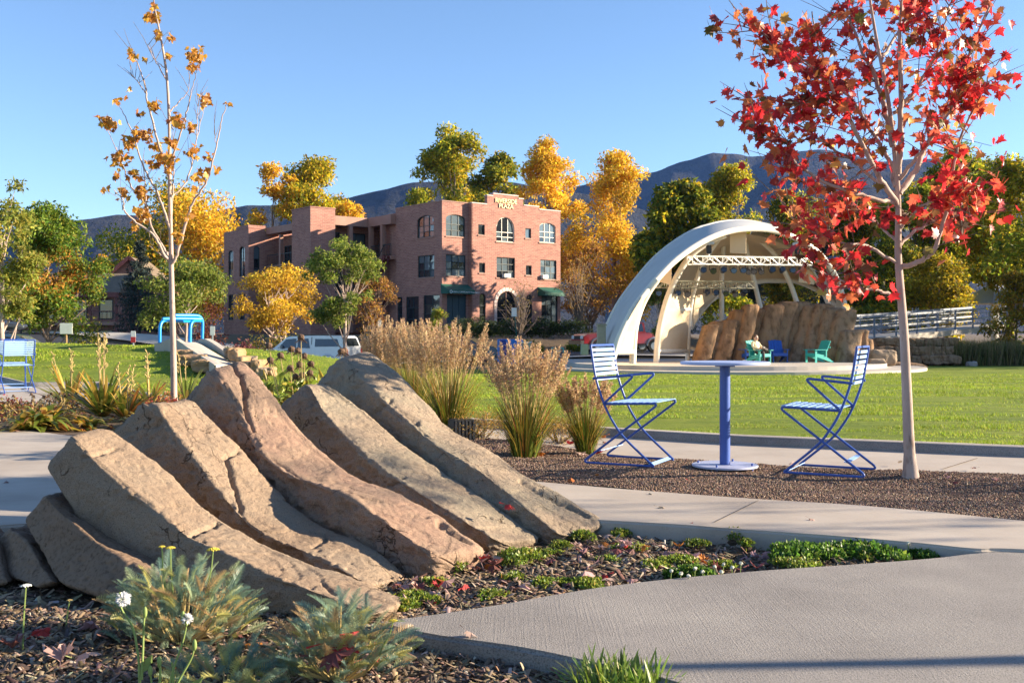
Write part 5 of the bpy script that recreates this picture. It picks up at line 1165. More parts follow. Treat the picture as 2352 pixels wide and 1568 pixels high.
# rock wall behind the stage: leaning stone columns
wl_ = empty('rock_wall', (Q(1500, 1070, 48).x, 48, SZ), 0, 'wall of leaning brown stone columns at the back of the stage', 'rock wall')
cols_ = [(905, 985, 800, 75, 46.6), (965, 1050, 775, 85, 46.9), (1040, 1130, 765, 85, 46.8), (1105, 1195, 692, 92, 47.1), (1165, 1278, 655, 80, 47.0), (1225, 1322, 685, 72, 47.6), (1250, 1372, 700, 95, 48.0), (1330, 1440, 655, 110, 47.6), (1405, 1535, 636, 108, 47.9), (1490, 1625, 636, 112, 48.2), (1585, 1712, 655, 112, 48.0),
         (1675, 1790, 650, 105, 47.8), (1765, 1860, 680, 105, 47.5), (1855, 1945, 688, 115, 47.2), (1945, 1992, 838, 115, 46.6), (2035, 2062, 835, 70, 46.9), (2085, 2092, 900, 60, 46.8)]
def column(bx_, tx, ty, w, d, seed):
    a = Q(bx_, 1085, d - .25); b = Q(tx, ty, d + .35); W = w / 2.94 / 1.063 / F * d; n = 26; k = 20; R = []
    for i in range(n):
        t = i / (n - 1); c = a.lerp(b, t); sc_ = 1.0 if t < .95 else max(.6, math.cos((t - .95) / .05 * .95)); 
        for j in range(k):
            th = 2 * math.pi * j / k; e = 1 / (abs(math.cos(th)) ** 5.5 + abs(math.sin(th)) ** 5.5) ** (1 / 5.5)
            R.append((c.x + W * .70 * sc_ * e * math.cos(th), c.y + .55 * sc_ * e * math.sin(th), c.z))
    R = np.array(R); nz = fbm(R * 1.7 + seed * 3.7, 4); c = R.reshape(n, k, 3).mean(1).repeat(k, 0); dir_ = R - c; dir_ /= np.linalg.norm(dir_, axis=1, keepdims=True) + 1e-6
    R = R + dir_ * (nz * .06 + .02 * np.round(fbm(R * np.array([2.3, 2.3, 1.0]) + seed, 3) * 3) * .6 + .015 * fbm(R * 7, 2))[:, None]
    zc = np.abs(((R[:, 2] + seed * .37) % .95) - .47) > .45; R = R - dir_ * (zc * .035)[:, None]; R -= np.array(wl_.location)
    I, J = np.meshgrid(np.arange(k), np.arange(n - 1)); f = np.stack([(J * k + I).ravel(), (J * k + (I + 1) % k).ravel(), ((J + 1) * k + (I + 1) % k).ravel(), ((J + 1) * k + I).ravel()], 1)
    me = np_mesh('stone_column', R, f, smooth=True); bm = bmesh.new(); bm.from_mesh(me); bm.verts.ensure_lookup_table(); bm.faces.new([bm.verts[(n - 1) * k + j] for j in range(k)]); bm.to_mesh(me); bm.free()
    return link('stone_column', me, M['stage_rock'], wl_)
for i, c in enumerate(cols_): column(*c, i)
def boulder(name, label, loc, size, mat, seed, group=None, rz=0, sharp=1.6):
    mb = bmesh.new(); bmesh.ops.create_cube(mb, size=2); bmesh.ops.subdivide_edges(mb, edges=mb.edges, cuts=7, use_grid_fill=True)
    v = np.array([tuple(q.co) for q in mb.verts]); l = (np.abs(v) ** (3.5 * sharp)).sum(1) ** (1 / (3.5 * sharp)); v = v / l[:, None]
    v = v * (1 + .17 * fbm(v * .9 + seed * 7, 3)[:, None] + .05 * np.round(fbm(v * 2 + seed, 2) * 2)[:, None] * .5) * np.array(size) / 2
    for q, p_ in zip(mb.verts, v): q.co = p_
    me = bpy.data.meshes.new(name); mb.to_mesh(me); mb.free()
    for p_ in me.polygons: p_.use_smooth = False
    o = link(name, me, mat, None, loc, rz); return tag(o, label, 'boulder', group)
b = Q(2215, 1040, 46); boulder('boulder', 'pale boulder at the right end of the stage', (b.x, b.y, b.z), (1.1, .9, .75), M['rock'], 3); b = Q(2170, 1075, 44); boulder('boulder', 'small low rock in front of the pale stage boulder', (b.x, b.y, b.z), (.7, .5, .35), M['rock'], 4)
b = Q(2280, 1105, 47); boulder('boulder', 'long flat rock on the lawn edge right of the stage', (b.x, b.y, -.55), (2.6, .9, .4), M['stage_rock'], 5); b = P(2232, 830, 50); boulder('boulder', 'small blue grey rock on the far lawn edge', (b.x, b.y, -.55), (.45, .4, .3), M['concrete_grey'], 6)
# stacked stone terrace right of the stage
tw = empty('stone_terrace', (P(2085, 800, 51).x, 51, -.6), 0, 'dry stone terrace of brown blocks right of the stage', 'stone wall')
for r_, (x0, x1, y, h_) in enumerate(((2010, 2175, 826, 20), (2012, 2165, 806, 22), (2008, 2160, 786, 20))):
    x = x0
    while x < x1:
        w = random.uniform(26, 48); p_ = P(x + w / 2, y, 51 + r_ * .35) - Vector(tw.location); sx_ = w / F * 51
        o = boulder('block', None, p_, (sx_ * 1.02, .8, h_ / F * 51 * 1.02), M['stage_rock'], x * .37, rz=random.uniform(-.06, .06), sharp=3); o.parent = tw; x += w
        for k_ in ('label', 'category', 'group'):
            if k_ in o: del o[k_]
# adirondack chairs and the seated person
def adirondack(label, mat, loc, rz):
    o = empty('adirondack_chair', loc, rz, label, 'chair', 'adirondack chairs on the stage')     # faces local -Y
    for k in range(5):
        x = -.24 + .12 * k; MB().add([(x - .055, .22, .34), (x + .055, .22, .34), (x + .055, .52, .98 - abs(k - 2) * .015), (x - .055, .52, .98 - abs(k - 2) * .015), (x - .055, .25, .33), (x + .055, .25, .33), (x + .055, .55, .97 - abs(k - 2) * .015), (x - .055, .55, .97 - abs(k - 2) * .015)], [(0, 1, 2, 3), (7, 6, 5, 4), (0, 4, 5, 1), (1, 5, 6, 2), (2, 6, 7, 3), (3, 7, 4, 0)]).build('back_slat', mat, o)
    for k in range(5): y = -.26 + .12 * k; z = .40 - .028 * k; MB().box((0, y, z), (.56, .11, .022)).build('seat_slat', mat, o)
    for s in (-1, 1):
        MB().box((s * .33, -.05, .56), (.13, .72, .025)).build('arm', mat, o); MB().box((s * .31, -.29, .275), (.03, .10, .55)).build('front_leg', mat, o)
        MB().add([(s * .27 - .015, -.30, .40), (s * .27 - .015, -.30, .28), (s * .27 - .015, .62, 0), (s * .27 - .015, .75, 0), (s * .27 - .015, .2, .33), (s * .27 + .015, -.30, .40), (s * .27 + .015, -.30, .28), (s * .27 + .015, .62, 0), (s * .27 + .015, .75, 0), (s * .27 + .015, .2, .33)], [(0, 1, 2, 3, 4), (9, 8, 7, 6, 5), (0, 5, 6, 1), (1, 6, 7, 2), (2, 7, 8, 3), (3, 8, 9, 4), (4, 9, 5, 0)]).build('rear_leg', mat, o)
        MB().box((s * .30, .28, .42), (.03, .06, .28)).build('arm_support', mat, o)
    MB().box((0, -.335, .34), (.60, .025, .12)).build('apron', mat, o); MB().box((0, .50, .66), (.6, .03, .07)).build('back_rail', mat, o)
    return o
def ZA(x, y): return ((1690 + x / 5.47) / 1.063, (780 + y / 5.47) / 1.063)
def AP(x, d): p_ = P(*ZA(x, 0), d); return (p_.x, d, SZ)
adirondack('blue adirondack chair half hidden behind the seated person', M['royal'], AP(745, 46.3), .35)
ch = adirondack('turquoise adirondack chair with a person sitting in it', M['teal'], AP(900, 44.4), .55)
adirondack('blue adirondack chair seen from the front beside the seated person', M['royal'], AP(1150, 46.2), .05)
adirondack('empty turquoise adirondack chair turned sideways at the right', M['teal'], AP(1660, 45.6), -1.15)
def skin_body(name, joints, edges, radii, mat, parent=None, sub=2):
    me = bpy.data.meshes.new(name); me.from_pydata(joints, edges, []); o = bpy.data.objects.new(name, me); COL.objects.link(o)
    m = o.modifiers.new('skin', 'SKIN'); m.use_smooth_shade = True
    for i, r in enumerate(radii): me.skin_vertices[0].data[i].radius = (r, r) if not isinstance(r, tuple) else r
    me.skin_vertices[0].data[0].use_root = True
    s = o.modifiers.new('sub', 'SUBSURF'); s.levels = sub; s.render_levels = sub
    dg = bpy.context.evaluated_depsgraph_get(); nm = bpy.data.meshes.new_from_object(o.evaluated_get(dg)); nm.name = name
    bpy.data.objects.remove(o); nm.materials.clear(); return link(name, nm, mat, parent)
pe = empty('person', ch.location, ch.rotation_euler.z, 'person in a pale yellow shirt and dark trousers seated cross legged in the turquoise chair', 'person')
J = [(0, .10, .47), (0, .19, .66), (0, .27, .86), (0, .25, .97), (0, .22, 1.04), (0, .20, 1.15),       # pelvis spine chest neck head
     (-.17, .26, .87), (-.25, .14, .68), (-.16, -.08, .62), (.17, .26, .87), (.26, .14, .68), (.16, -.08, .64),  # arms
     (-.09, .08, .46), (-.12, -.34, .50), (-.12, -.38, .10), (-.12, -.50, .05), (.09, .08, .46), (.12, -.32, .58), (-.16, -.46, .62), (-.28, -.52, .66)]
Ed = [(0, 1), (1, 2), (2, 3), (3, 4), (4, 5), (2, 6), (6, 7), (7, 8), (2, 9), (9, 10), (10, 11), (0, 12), (12, 13), (13, 14), (14, 15), (0, 16), (16, 17), (17, 18), (18, 19)]
Rd = [.13, .125, .14, .05, .085, .075, .06, .05, .035, .06, .05, .035, .09, .065, .045, .04, .09, .065, .045, .04]
bd_ = skin_body('body', J, Ed, Rd, M['trouser'], pe)
me = bd_.data; me.materials.append(M['shirt']); me.materials.append(M['skin'])
for p_ in me.polygons:
    c = p_.center
    if c.z > .95: p_.material_index = 2
    elif c.y > -.02 and c.z > .54 or (c.y > -.1 and c.z > .60 and abs(c.x) > .1 and c.y > -.06): p_.material_index = 1
    elif c.z > .585 and c.y < -.02 and abs(c.x) > .08 and c.y > -.2: p_.material_index = 2
hd = MB().sphere((0, .215, 1.075), .105, 14, 10, (.86, 1.0, 1.22)); hd.sphere((0, .105, 1.06), .022, 8, 6, (.8, 1, 1.3)); hd.sphere((-.092, .22, 1.07), .025, 6, 5, (.5, 1, 1.4)); hd.sphere((.092, .22, 1.07), .025, 6, 5, (.5, 1, 1.4)); hd.build('head', M['skin'], pe, smooth=1)
MB().sphere((0, .245, 1.11), .112, 14, 10, (.9, .95, 1.05)).build('hair', M['hair'], pe, smooth=1)
for s in (-1, 1):
    MB().sphere((s * .036, .122, 1.09), .013, 8, 6).build('eye', M['black'], pe)
    hand = MB().sphere((s * .13, -.10, .63), .04, 8, 6, (.8, 1.2, .5))
    for k in range(4): hand.tube([(s * .13 + (k - 1.5) * .018, -.13, .635), (s * .13 + (k - 1.5) * .02, -.175, .63), (s * .13 + (k - 1.5) * .018, -.195, .61)], [.010, .009, .007], 6)
    hand.tube([(s * .10, -.10, .64), (s * .075, -.14, .645)], [.011, .008], 6); hand.build('hand', M['skin'], pe, smooth=1)
MB().sphere((-.30, -.53, .68), .06, 10, 7, (1.6, .7, .8)).sphere((-.12, -.47, .045), .06, 10, 7, (.75, 1.9, .75)).build('shoe', M['concrete_grey'], pe, smooth=1)
MB().bb((-.11, -.22, .655), (.09, -.08, .67)).build('book', M['sign_red'], pe)
b = AP(705, 44.2); tb = MB().sphere((0, 0, .08), .09, 10, 7, (1.6, .9, .9), .1); o = tb.build('bag', M['sign_white'], None, smooth=1, loc=b); tag(o, 'small pale bag on the stage beside the turquoise chair', 'bag')

# ------------------------------------------------------------------ blue cafe table and folding style chairs
tp = G(1665, 1077, .012); tbl = empty('cafe_table', (tp.x, tp.y, .012), .3, 'round blue pedestal cafe table between two chairs', 'table')
def disc(r, z0, z1, bev): 
    return MB().tube([(0, 0, z0), (0, 0, z0 + bev), (0, 0, z1 - bev), (0, 0, z1)], [r - bev, r, r, r - bev], 56)
disc(.305, .722, .742, .004).build('table_top', M['table_top'], tbl, smooth=.4)
MB().cyl((0, 0, .37), .036, .705, 32).build('pole', M['blue_rod'], tbl, smooth=.6)
disc(.225, .02, .034, .003).build('base', M['table_base'], tbl, smooth=.4)
for k in range(4):
    t = math.pi / 4 + k * math.pi / 2; MB().tube([(.19 * math.cos(t), .19 * math.sin(t), 0), (.19 * math.cos(t), .19 * math.sin(t), .05)], .008, 8).build('levelling_bolt', M['blue_rod'], tbl)
MB().bb((-.05, -.05, .708), (.05, .05, .7219)).build('bracket', M['blue_rod'], tbl)
def make_chair():
    o = empty('cafe_chair', (0, 0, 0), 0, 'x', 'chair', 'blue slatted cafe chairs')   # faces +X, sides at y = +-w
    w = .225
    for s in (-1, 1):
        y = s * w
        back = [(-.205, .835), (-.195, .74), (-.165, .60), (-.105, .43)]
        rodA = [Vector((x, y, z)) for x, z in cr([(-.205, .825, 0), (-.192, .74, 0), (-.165, .60, 0), (-.105, .43, 0), (-.04, .31, 0), (.05, .195, 0), (.26, .012, 0)], 30)[:, :2]]
        MB().tube(rodA, .0085, 8).build('back_leg_rod', M['blue_rod'], o, smooth=1)
        rodB = fillet([(-.105, y, .432), (.30, y, .447), (-.275, y, .012), (.262, y, .012)], .055, 8)
        MB().tube(rodB, .0085, 8).build('seat_leg_rod', M['blue_rod'], o, smooth=1)
        arm = fillet([(-.185, y, .612), (.125, y, .64), (-.105, y, .436)], .045, 8)
        MB().tube([p + Vector((0, s * .012, 0)) for p in arm], .0085, 8).build('armrest', M['blue_rod'], o, smooth=1)
    top = fillet([(-.205, -w, .825), (-.2075, -w, .845), (-.2075, w, .845), (-.205, w, .825)], .03, 6)
    MB().tube(top, .0085, 8).build('top_rail', M['blue_rod'], o, smooth=1)
    for k in range(7):
        t = k / 6; z = .812 - t * .205; x = np.interp(z, [.60, .74, .825], [-.165, -.192, -.205]); tl = .12 + .1 * t
        R = Matrix.Rotation(-tl, 3, 'Y'); MB().box((x + .003, 0, z), (.004, 2 * w - .004, .021), R=R).build('back_slat', M['blue_slat'], o, bevel=.0015)
    for k in range(8):
        x = -.075 + k * .0485; z = .4345 + (x + .105) * .037
        MB().box((x, 0, z + .006), (.034, 2 * w + .008, .004)).build('seat_slat', M['blue_slat'], o, bevel=.0015)
    for x, z in ((.235, .022), (-.14, .10)): MB().box((x, 0, z), (.028, 2 * w, .005), R=Matrix.Rotation(-.25 if x < 0 else .5, 3, 'Y')).build('cross_bar', M['blue_slat'], o)
    return o
c1 = make_chair(); c1.location = (.845, 7.54, .018); c1.rotation_euler = (0, 0, math.radians(-26)); c1['label'] = 'blue slatted metal chair on the left of the round table'
def place(loc, deg, label): c = copy_tree(c1); c.location = loc; c.rotation_euler = (0, 0, math.radians(deg)); c['label'] = label; return c
place((2.145, 7.03, .014), 152, 'blue slatted metal chair on the right of the round table, beside the maple trunk')
p_ = G(38, 903); place((p_.x, p_.y, .0), 128, 'blue metal chair at the far left of the picture, nearer of two'); p_ = G(5, 898); place((p_.x - .1, p_.y + .5, 0), 118, 'blue metal chair at the far left, cut by the picture edge')

# ------------------------------------------------------------------ playground slide, steps, bars
def Z4(x, y): return ((350 + x / 4.276) / 1.063, (740 + y / 4.276) / 1.063)
def S4(x, y, d): return P(*Z4(x, y), d)
sl = empty('concrete_slide', (S4(500, 500, 27).x, 27, .0), 0, 'wide concrete slide set into the grassy mound', 'slide'); so = Vector(sl.location)
top0, top1, bot0, bot1 = S4(390, 415, 27.2), S4(560, 405, 28.6), S4(760, 650, 22.8), S4(960, 640, 24.6)
def thick(q, dz, name, mat):
    q = [p - so for p in q]; b_ = [p - Vector((0, 0, dz)) for p in q]; n_ = len(q)
    return MB().add(q + b_, [tuple(range(n_)), tuple(range(2 * n_ - 1, n_ - 1, -1))] + [(i, (i + 1) % n_, n_ + (i + 1) % n_, n_ + i) for i in range(n_)]).build(name, M[mat], sl)
thick([bot0, bot1, top1, top0], .5, 'chute', 'slide_grey'); thick([top0, top1, top1 + Vector((-.9, 1.0, 0)), S4(115, 415, 27.6) + Vector((0, 1.2, 0)), S4(115, 415, 27.6)], .5, 'platform', 'slide_grey')
def wallstrip(pts, th, drop, name):
    q = [p - so for p in pts]; off = Vector((.10, .20, 0)).normalized() * th; mb = MB()
    for i in range(len(q) - 1):
        a, b_ = q[i], q[i + 1]; z = Vector((0, 0, drop)); mb.add([a, b_, b_ + off, a + off, a - z, b_ - z, b_ + off - z, a + off - z], [(0, 1, 2, 3), (0, 4, 5, 1), (2, 6, 7, 3)] + ([(0, 3, 7, 4)] if i == 0 else []) + ([(1, 5, 6, 2)] if i == len(q) - 2 else []))
    return mb.build(name, M['slide_grey'], sl)
wallstrip([S4(545, 405, 28.8), S4(590, 375, 28.7), S4(640, 370, 28.5), S4(715, 410, 28.0), S4(1030, 632, 24.6), S4(1160, 690, 23.4), S4(1210, 740, 23.0)], .22, .75, 'side_wall')
wallstrip([S4(120, 470, 27.4), S4(190, 410, 27.4), S4(260, 375, 27.4), S4(340, 375, 27.3), S4(400, 415, 27.1), S4(500, 480, 26.0), S4(740, 640, 22.9)], .16, .55, 'side_wall')
ab = empty('climbing_bars', (S4(490, 410, 28).x, 28, 0), 0, 'bright blue bent tube bars at the top of the slide', 'climbing frame'); ao = Vector(ab.location)
b1_ = [S4(170, 415, 27.5), S4(172, 180, 27.5), S4(500, 182, 29.3), S4(492, 408, 29.3)]; b2_ = [S4(485, 408, 27.6), S4(488, 200, 27.6), S4(620, 182, 29.0), S4(615, 372, 29.0)]
for q in (fillet([p - ao for p in [S4(170, 415, 27.5), S4(172, 175, 27.5), S4(340, 185, 28.2), S4(490, 190, 29)]], .3), fillet([p - ao for p in [S4(487, 408, 28.0), S4(490, 182, 28.0), S4(612, 182, 28.6)]], .25),
          fillet([p - ao for p in [S4(330, 128, 27.8), S4(620, 130, 28.6), S4(614, 372, 28.6)]], .25), fillet([p - ao for p in [S4(200, 165, 27.6), S4(345, 160, 27.9), S4(614, 165, 28.55)]], .1)):
    MB().tube(q, .045, 10).build('bar', M['arch_blue'], ab, smooth=1)
for i, (x0, x1, y, d) in enumerate(((350, 560, 535, 25.8), (390, 665, 590, 24.8), (520, 745, 645, 23.8))):
    a = S4((x0 + x1) / 2, y, d); boulder('stone_step', ['uppermost', 'middle', 'lowest'][i] + ' of three orange sandstone steps beside the slide', (a.x, a.y, a.z - .02), ((x1 - x0) / 4.545 / F * d, .6, .26), M['sandstone'], 20 + i, 'sandstone steps', .12, 3)['category'] = 'step'
for i, (x, y, sx_, sz_, d, lab) in enumerate(((900, 520, 110, 90, 25.2, 'grey slab like rock highest beside the slide'), (985, 535, 120, 110, 25.0, 'pale pointed rock beside the top of the slide'), (1065, 610, 100, 90, 24.2, 'orange rock in the middle of the slide border'), (1140, 590, 90, 60, 24.5, 'flat orange rock behind the slide border'),
        (1130, 650, 95, 80, 23.6, 'grey brown rock low on the slide border'), (1225, 650, 110, 110, 23.4, 'squared tan rock at the end of the slide border'), (1250, 720, 110, 80, 22.8, 'low pale rock at the foot of the slide'), (1330, 710, 90, 80, 22.9, 'rock at the foot of the slide behind the coneflowers'))):
    a = S4(x, y, d); boulder('boulder', lab, (a.x, a.y, a.z), (sx_ / 4.545 / F * d, .5, sz_ / 4.545 / F * d * 1.15), M['sandstone'] if i % 3 else M['rock'], 40 + i, 'rocks bordering the slide', random.uniform(-.4, .4), 2.2)

# ------------------------------------------------------------------ signs, boxes, racks
def post_sign(label, x, ytop, ybot, w, yl, d, mat, lower=None, post='steel', tilt=0):
    p_ = P(x, ybot, d); z0 = hz1(p_.x, d); o = empty('sign', (p_.x, d, z0), .15, label, 'sign')
    H_ = lambda y: CAMH - (y - HY) / F * d - z0
    MB().tube([(0, .03, -.1), (tilt, .03, H_(ytop) - .03)], .04, 8).build('post', M[post], o)
    MB().box((tilt, 0, (H_(ytop) + H_(yl)) / 2), (w / F * d, .03, H_(ytop) - H_(yl))).build('panel', M[mat], o, bevel=.012)
    if lower: MB().box((tilt, -.02, H_(yl) + (H_(ytop) - H_(yl)) * .26), (w / F * d * .96, .02, (H_(ytop) - H_(yl)) * .48)).build('lower_panel', M[lower], o)
    return o
post_sign('pale square sign on a wooden post under the green maple', 152, 742, 800, 28, 767, 44, 'sign_white', post='wood_post')
post_sign('small white and red sign on a post by the spruce', 306, 760, 800, 11, 787, 50, 'sign_white', 'sign_red'); post_sign('narrow pale sign on a post behind the slide', 488, 749, 790, 11, 770, 48, 'sign_white'); post_sign('blue white parking sign on a leaning green post', 1191, 707, 815, 12, 727, 66, 'sign_white', post='awning', tilt=-.28)
post_sign('pale sign seen through the grasses by the brick wing', 872, 735, 790, 8, 752, 60, 'sign_white')
def boxthing(name, label, cat, x0, x1, y0, y1, d, dep, mat, side=None, top=None, rz=.2):
    a = P((x0 + x1) / 2, y1, d); w = (x1 - x0) / F * d; h = (y1 - y0) / F * d; o = empty(name, (a.x, a.y, a.z), rz, label, cat)
    MB().bb((-w / 2, 0, 0), (w / 2, dep, h)).build('body', M[mat], o, bevel=.02)
    if side: MB().add([(-w / 2 - .004, -.002, .1 * h), (w / 2 * .2, -.002, .1 * h), (-w / 2 * .55, -.002, h * .98), (-w / 2 - .004, -.002, h * .98)], [(0, 1, 2, 3)]).build('front_stripe', M[side], o)
    if top: MB().bb((-w / 2 - .03, -.05, h + .001), (w / 2 + .03, dep + .05, h + .08)).build('lid', M[top], o, bevel=.02)
    return o
boxthing('recycling_box', 'bright blue slanted collection box behind the grasses', 'bin', 1148, 1202, 779, 836, 50, .7, 'bin_blue', 'bin_side')
boxthing('newspaper_box', 'pale green newspaper box right of the blue collection box', 'newspaper box', 1200, 1222, 788, 828, 50, .4, 'cab_green', top='sign_white')
boxthing('electrical_cabinet', 'grey green electrical cabinet on posts at the bandshell foot', 'cabinet', 1374, 1392, 748, 795, 43, .35, 'cab_tan', top='cab_tan', rz=.1)
boxthing('utility_box', 'small pale utility box in front of the electrical cabinet', 'cabinet', 1336, 1352, 790, 815, 42, .3, 'cab_green', rz=.1)
p_ = P(1107, 836, 46); o = empty('info_post', (p_.x, p_.y, p_.z), .3, 'brown post with a slanted orange panel behind the grasses', 'sign'); MB().bb((-.16, -.08, 0), (.16, .08, .62)).build('post', M['trim_red'], o); MB().box((0, -.05, .72), (.55, .4, .04), R=Matrix.Rotation(.5, 3, 'X')).build('panel', M['sandstone'], o)
p_ = P(1280, 836, 45); o = empty('bike_rack', (p_.x, p_.y, p_.z), .2, 'teal bent tube bicycle rack beyond the lawn', 'bike rack')
MB().tube(fillet([(-.27, 0, 0), (-.25, 0, .70), (-.06, 0, .70), (.03, 0, 0), (.06, 0, 0), (.12, 0, .70), (.27, 0, .70), (.29, 0, 0)], .07), .03, 8).build('tube', M['rack_teal'], o, smooth=1); MB().bb((-.3, -.04, -.03), (.32, .04, .0)).build('base', M['rack_teal'], o)
p_ = P(1068, 1002, 9.3); o = empty('landscape_light_box', (p_.x, p_.y, -.02), .35, 'black slatted box at the base of the grasses behind the rearmost stone', 'box'); MB().bb((-.10, 0, 0), (.10, .2, .2)).build('body', M['black'], o, bevel=.01)
for k in range(6): MB().bb((-.095 + k * .033, -.012, .01), (-.075 + k * .033, -.001, .19)).build('slat', M['car_dark'], o)
# ------------------------------------------------------------------ the two near trees
def traced_tree(name, label, cat, trunk, branches, d0, rtrunk, conv, dep, bark, twig=None, base=None):
    """trunk and limbs follow outlines in the photograph; each limb leaves the picture plane by its own depth"""
    o = empty(name, base, 0, label, cat); off = Vector(base)
    tp = [P(x, y, d0) - off for x, y in trunk]; n = len(tp); tips = []
    mb = MB(); tt = cr(tp, 40); rr = [rtrunk[0] + (rtrunk[1] - rtrunk[0]) * (i / 39) ** .8 for i in range(40)]
    rr[0] *= 1.45; rr[1] *= 1.2
    mb.tube([Vector(q) for q in tt], rr, 14); mb.build('trunk', M[bark], o, smooth=1.0)
    paths = []
    for k, (pts, r0, dz) in enumerate(branches):
        m = len(pts); q = [P(*conv(*p_), d0 + dz * (i / (m - 1)) ** .8) - off for i, p_ in enumerate(pts)]; c = cr(q, 6 * m)
        c[1:] += rng.normal(0, .004, c[1:].shape)
        MB().tube([Vector(v) for v in c], [r0 * (1 - .82 * i / (6 * m - 1)) for i in range(6 * m)], 7).build('limb', M[bark], o, smooth=1.0)
        paths.append((c, r0))
    return o, paths, off
def twigs_from(paths, n, L, o, bark, r=.0035, upw=.4, t0=.3):
    mb = MB(); ends = []
    for k in range(n):
        c, r0 = random.choice(paths); i = int(random.uniform(t0, 1) * (len(c) - 2)); p0 = Vector(c[i]); t = (Vector(c[i + 1]) - p0).normalized()
        dr = (t * .8 + Vector((random.gauss(0, .7), random.gauss(0, .7), random.gauss(0, .45) + upw))).normalized(); l = L * random.uniform(.4, 1.2)
        p1 = p0 + dr * l * .5 + Vector((0, 0, .01)); p2 = p0 + dr * l + Vector((random.gauss(0, .03), random.gauss(0, .03), .02))
        mb.tube([p0, p1, p2], [r, r * .75, r * .4], 5, False); ends.append((p0, p1, p2))
    tag(mb.build('twigs', M[bark], o), kind='stuff'); return ends
# red maple
RB = lambda x, y: (1646.3 + .42 * x, .42 * y)
mt_tr = [(2092, 1100), (2087, 1000), (2082, 880), (2076, 760), (2068, 660), (2063, 590), RB(992, 1250), RB(990, 1050), RB(965, 760), RB(930, 500), RB(880, 250), RB(835, -20), RB(800, -300)]
mb_ = [([(985, 1120), (870, 930), (770, 740), (640, 500), (570, 300), (520, 60)], .020, -.5), ([(978, 1020), (940, 880), (850, 720), (700, 500), (560, 410), (420, 300), (300, 180)], .017, .5), ([(965, 800), (920, 600), (870, 430), (790, 270), (720, 80), (680, -120)], .022, .35),
       ([(992, 950), (1010, 600), (1000, 300), (1005, 0), (1010, -200)], .022, -.3), ([(998, 1060), (1080, 940), (1150, 780), (1260, 600), (1350, 380), (1430, 180), (1510, -20), (1580, -200)], .022, .3), ([(1000, 980), (1100, 850), (1250, 650), (1330, 480), (1420, 330)], .014, -.5),
       ([(985, 1110), (870, 1090), (700, 1040), (520, 960), (380, 840), (270, 740), (190, 670)], .015, -.45), ([(980, 1060), (880, 1000), (740, 880), (560, 760), (400, 650), (270, 600), (150, 560)], .013, .25), ([(1012, 1458), (1110, 1430), (1190, 1360), (1250, 1160), (1290, 950), (1330, 760), (1450, 500), (1540, 330)], .019, -.35),
       ([(985, 1440), (830, 1350), (700, 1330), (560, 1290), (430, 1200), (340, 1080)], .012, -.4), ([(985, 1320), (880, 1230), (740, 1140), (600, 1080)], .010, .5), ([(1005, 1340), (1150, 1220), (1330, 1180), (1500, 1160)], .012, .35), ([(1005, 1250), (1120, 1130), (1280, 1060), (1420, 1050)], .011, -.5),
       ([(985, 1630), (900, 1590), (820, 1580), (740, 1560), (600, 1500), (500, 1420)], .012, -.25), ([(965, 620), (1080, 500), (1200, 300), (1250, 120), (1300, -60)], .013, -.4), ([(700, 500), (620, 520), (500, 560), (420, 590)], .008, -.3), ([(640, 500), (480, 330), (330, 230), (150, 130)], .009, -.6), ([(900, 330), (1000, 160), (1100, 30), (1180, -120)], .012, .5)]
base = G(2091, 1096, .0)
mp_, mpaths, moff = traced_tree('maple_tree', 'young red maple with crimson leaves and a pale trunk beside the right chair', 'tree', mt_tr, mb_, base.y, (.040, .006), RB, None, 'bark_pale', base=base)
mtw = twigs_from(mpaths, 400, .32, mp_, 'bark', upw=.05, t0=.25)
REDS = [(6, (.60, .035, .04)), (4, (.46, .025, .032)), (4, (.66, .11, .06)), (3, (.62, .20, .07)), (1, (.62, .34, .08)), (2, (.24, .025, .025)), (1, (.18, .08, .03)), (1, (.14, .12, .03))]
pos = []
for (p0, p1, p2) in mtw:
    for k in range(random.randint(3, 6)):
        t = random.random(); q = p0.lerp(p1, t * 2) if t < .5 else p1.lerp(p2, t * 2 - 1); pos.append(q + Vector((random.gauss(0, .05), random.gauss(0, .06), random.gauss(0, .045))))
for c, r0 in mpaths:
    m = len(c)
    for k in range(14): i = int(random.uniform(.45, 1) * (m - 1)); pos.append(Vector(c[i]) + Vector((random.gauss(0, .06), random.gauss(0, .08), random.gauss(0, .06))))
pos = np.array([tuple(p) for p in pos]); pos = pos[pos[:, 2] > .70 - base.z]; random.shuffle(mtw)
# the three hundred that show largest as leaves of their own, the rest as one mass
w_ = pos + np.array(base); ypx = HY - F * (w_[:, 2] - CAMH) / w_[:, 1]; vis = np.where(ypx > 5, w_[:, 1], 99); order = np.argsort(vis); sel = order[:300]; rest = order[300:]
variants = [colored(maple_leaf_mesh('leaf', 1.0, random.uniform(.1, .5), 100 + i), pal(1, REDS, .12)[0]) for i in range(36)]
for v in variants: v.materials.append(M['leaf'])
for i in sel:
    o = link('leaf', random.choice(variants), None, mp_); s = random.uniform(.06, .092); o.scale = (s, s, s); o.location = pos[i]
    o.rotation_euler = (math.radians(random.gauss(-125, 35)), random.gauss(0, .5), random.uniform(0, 6.28))
tag(link('foliage', leaf_cloud('foliage', pos[rest], rng.uniform(.055, .09, len(rest)), pal(len(rest), REDS, .15), 'maple', .55), M['leaf'], mp_), kind='stuff')
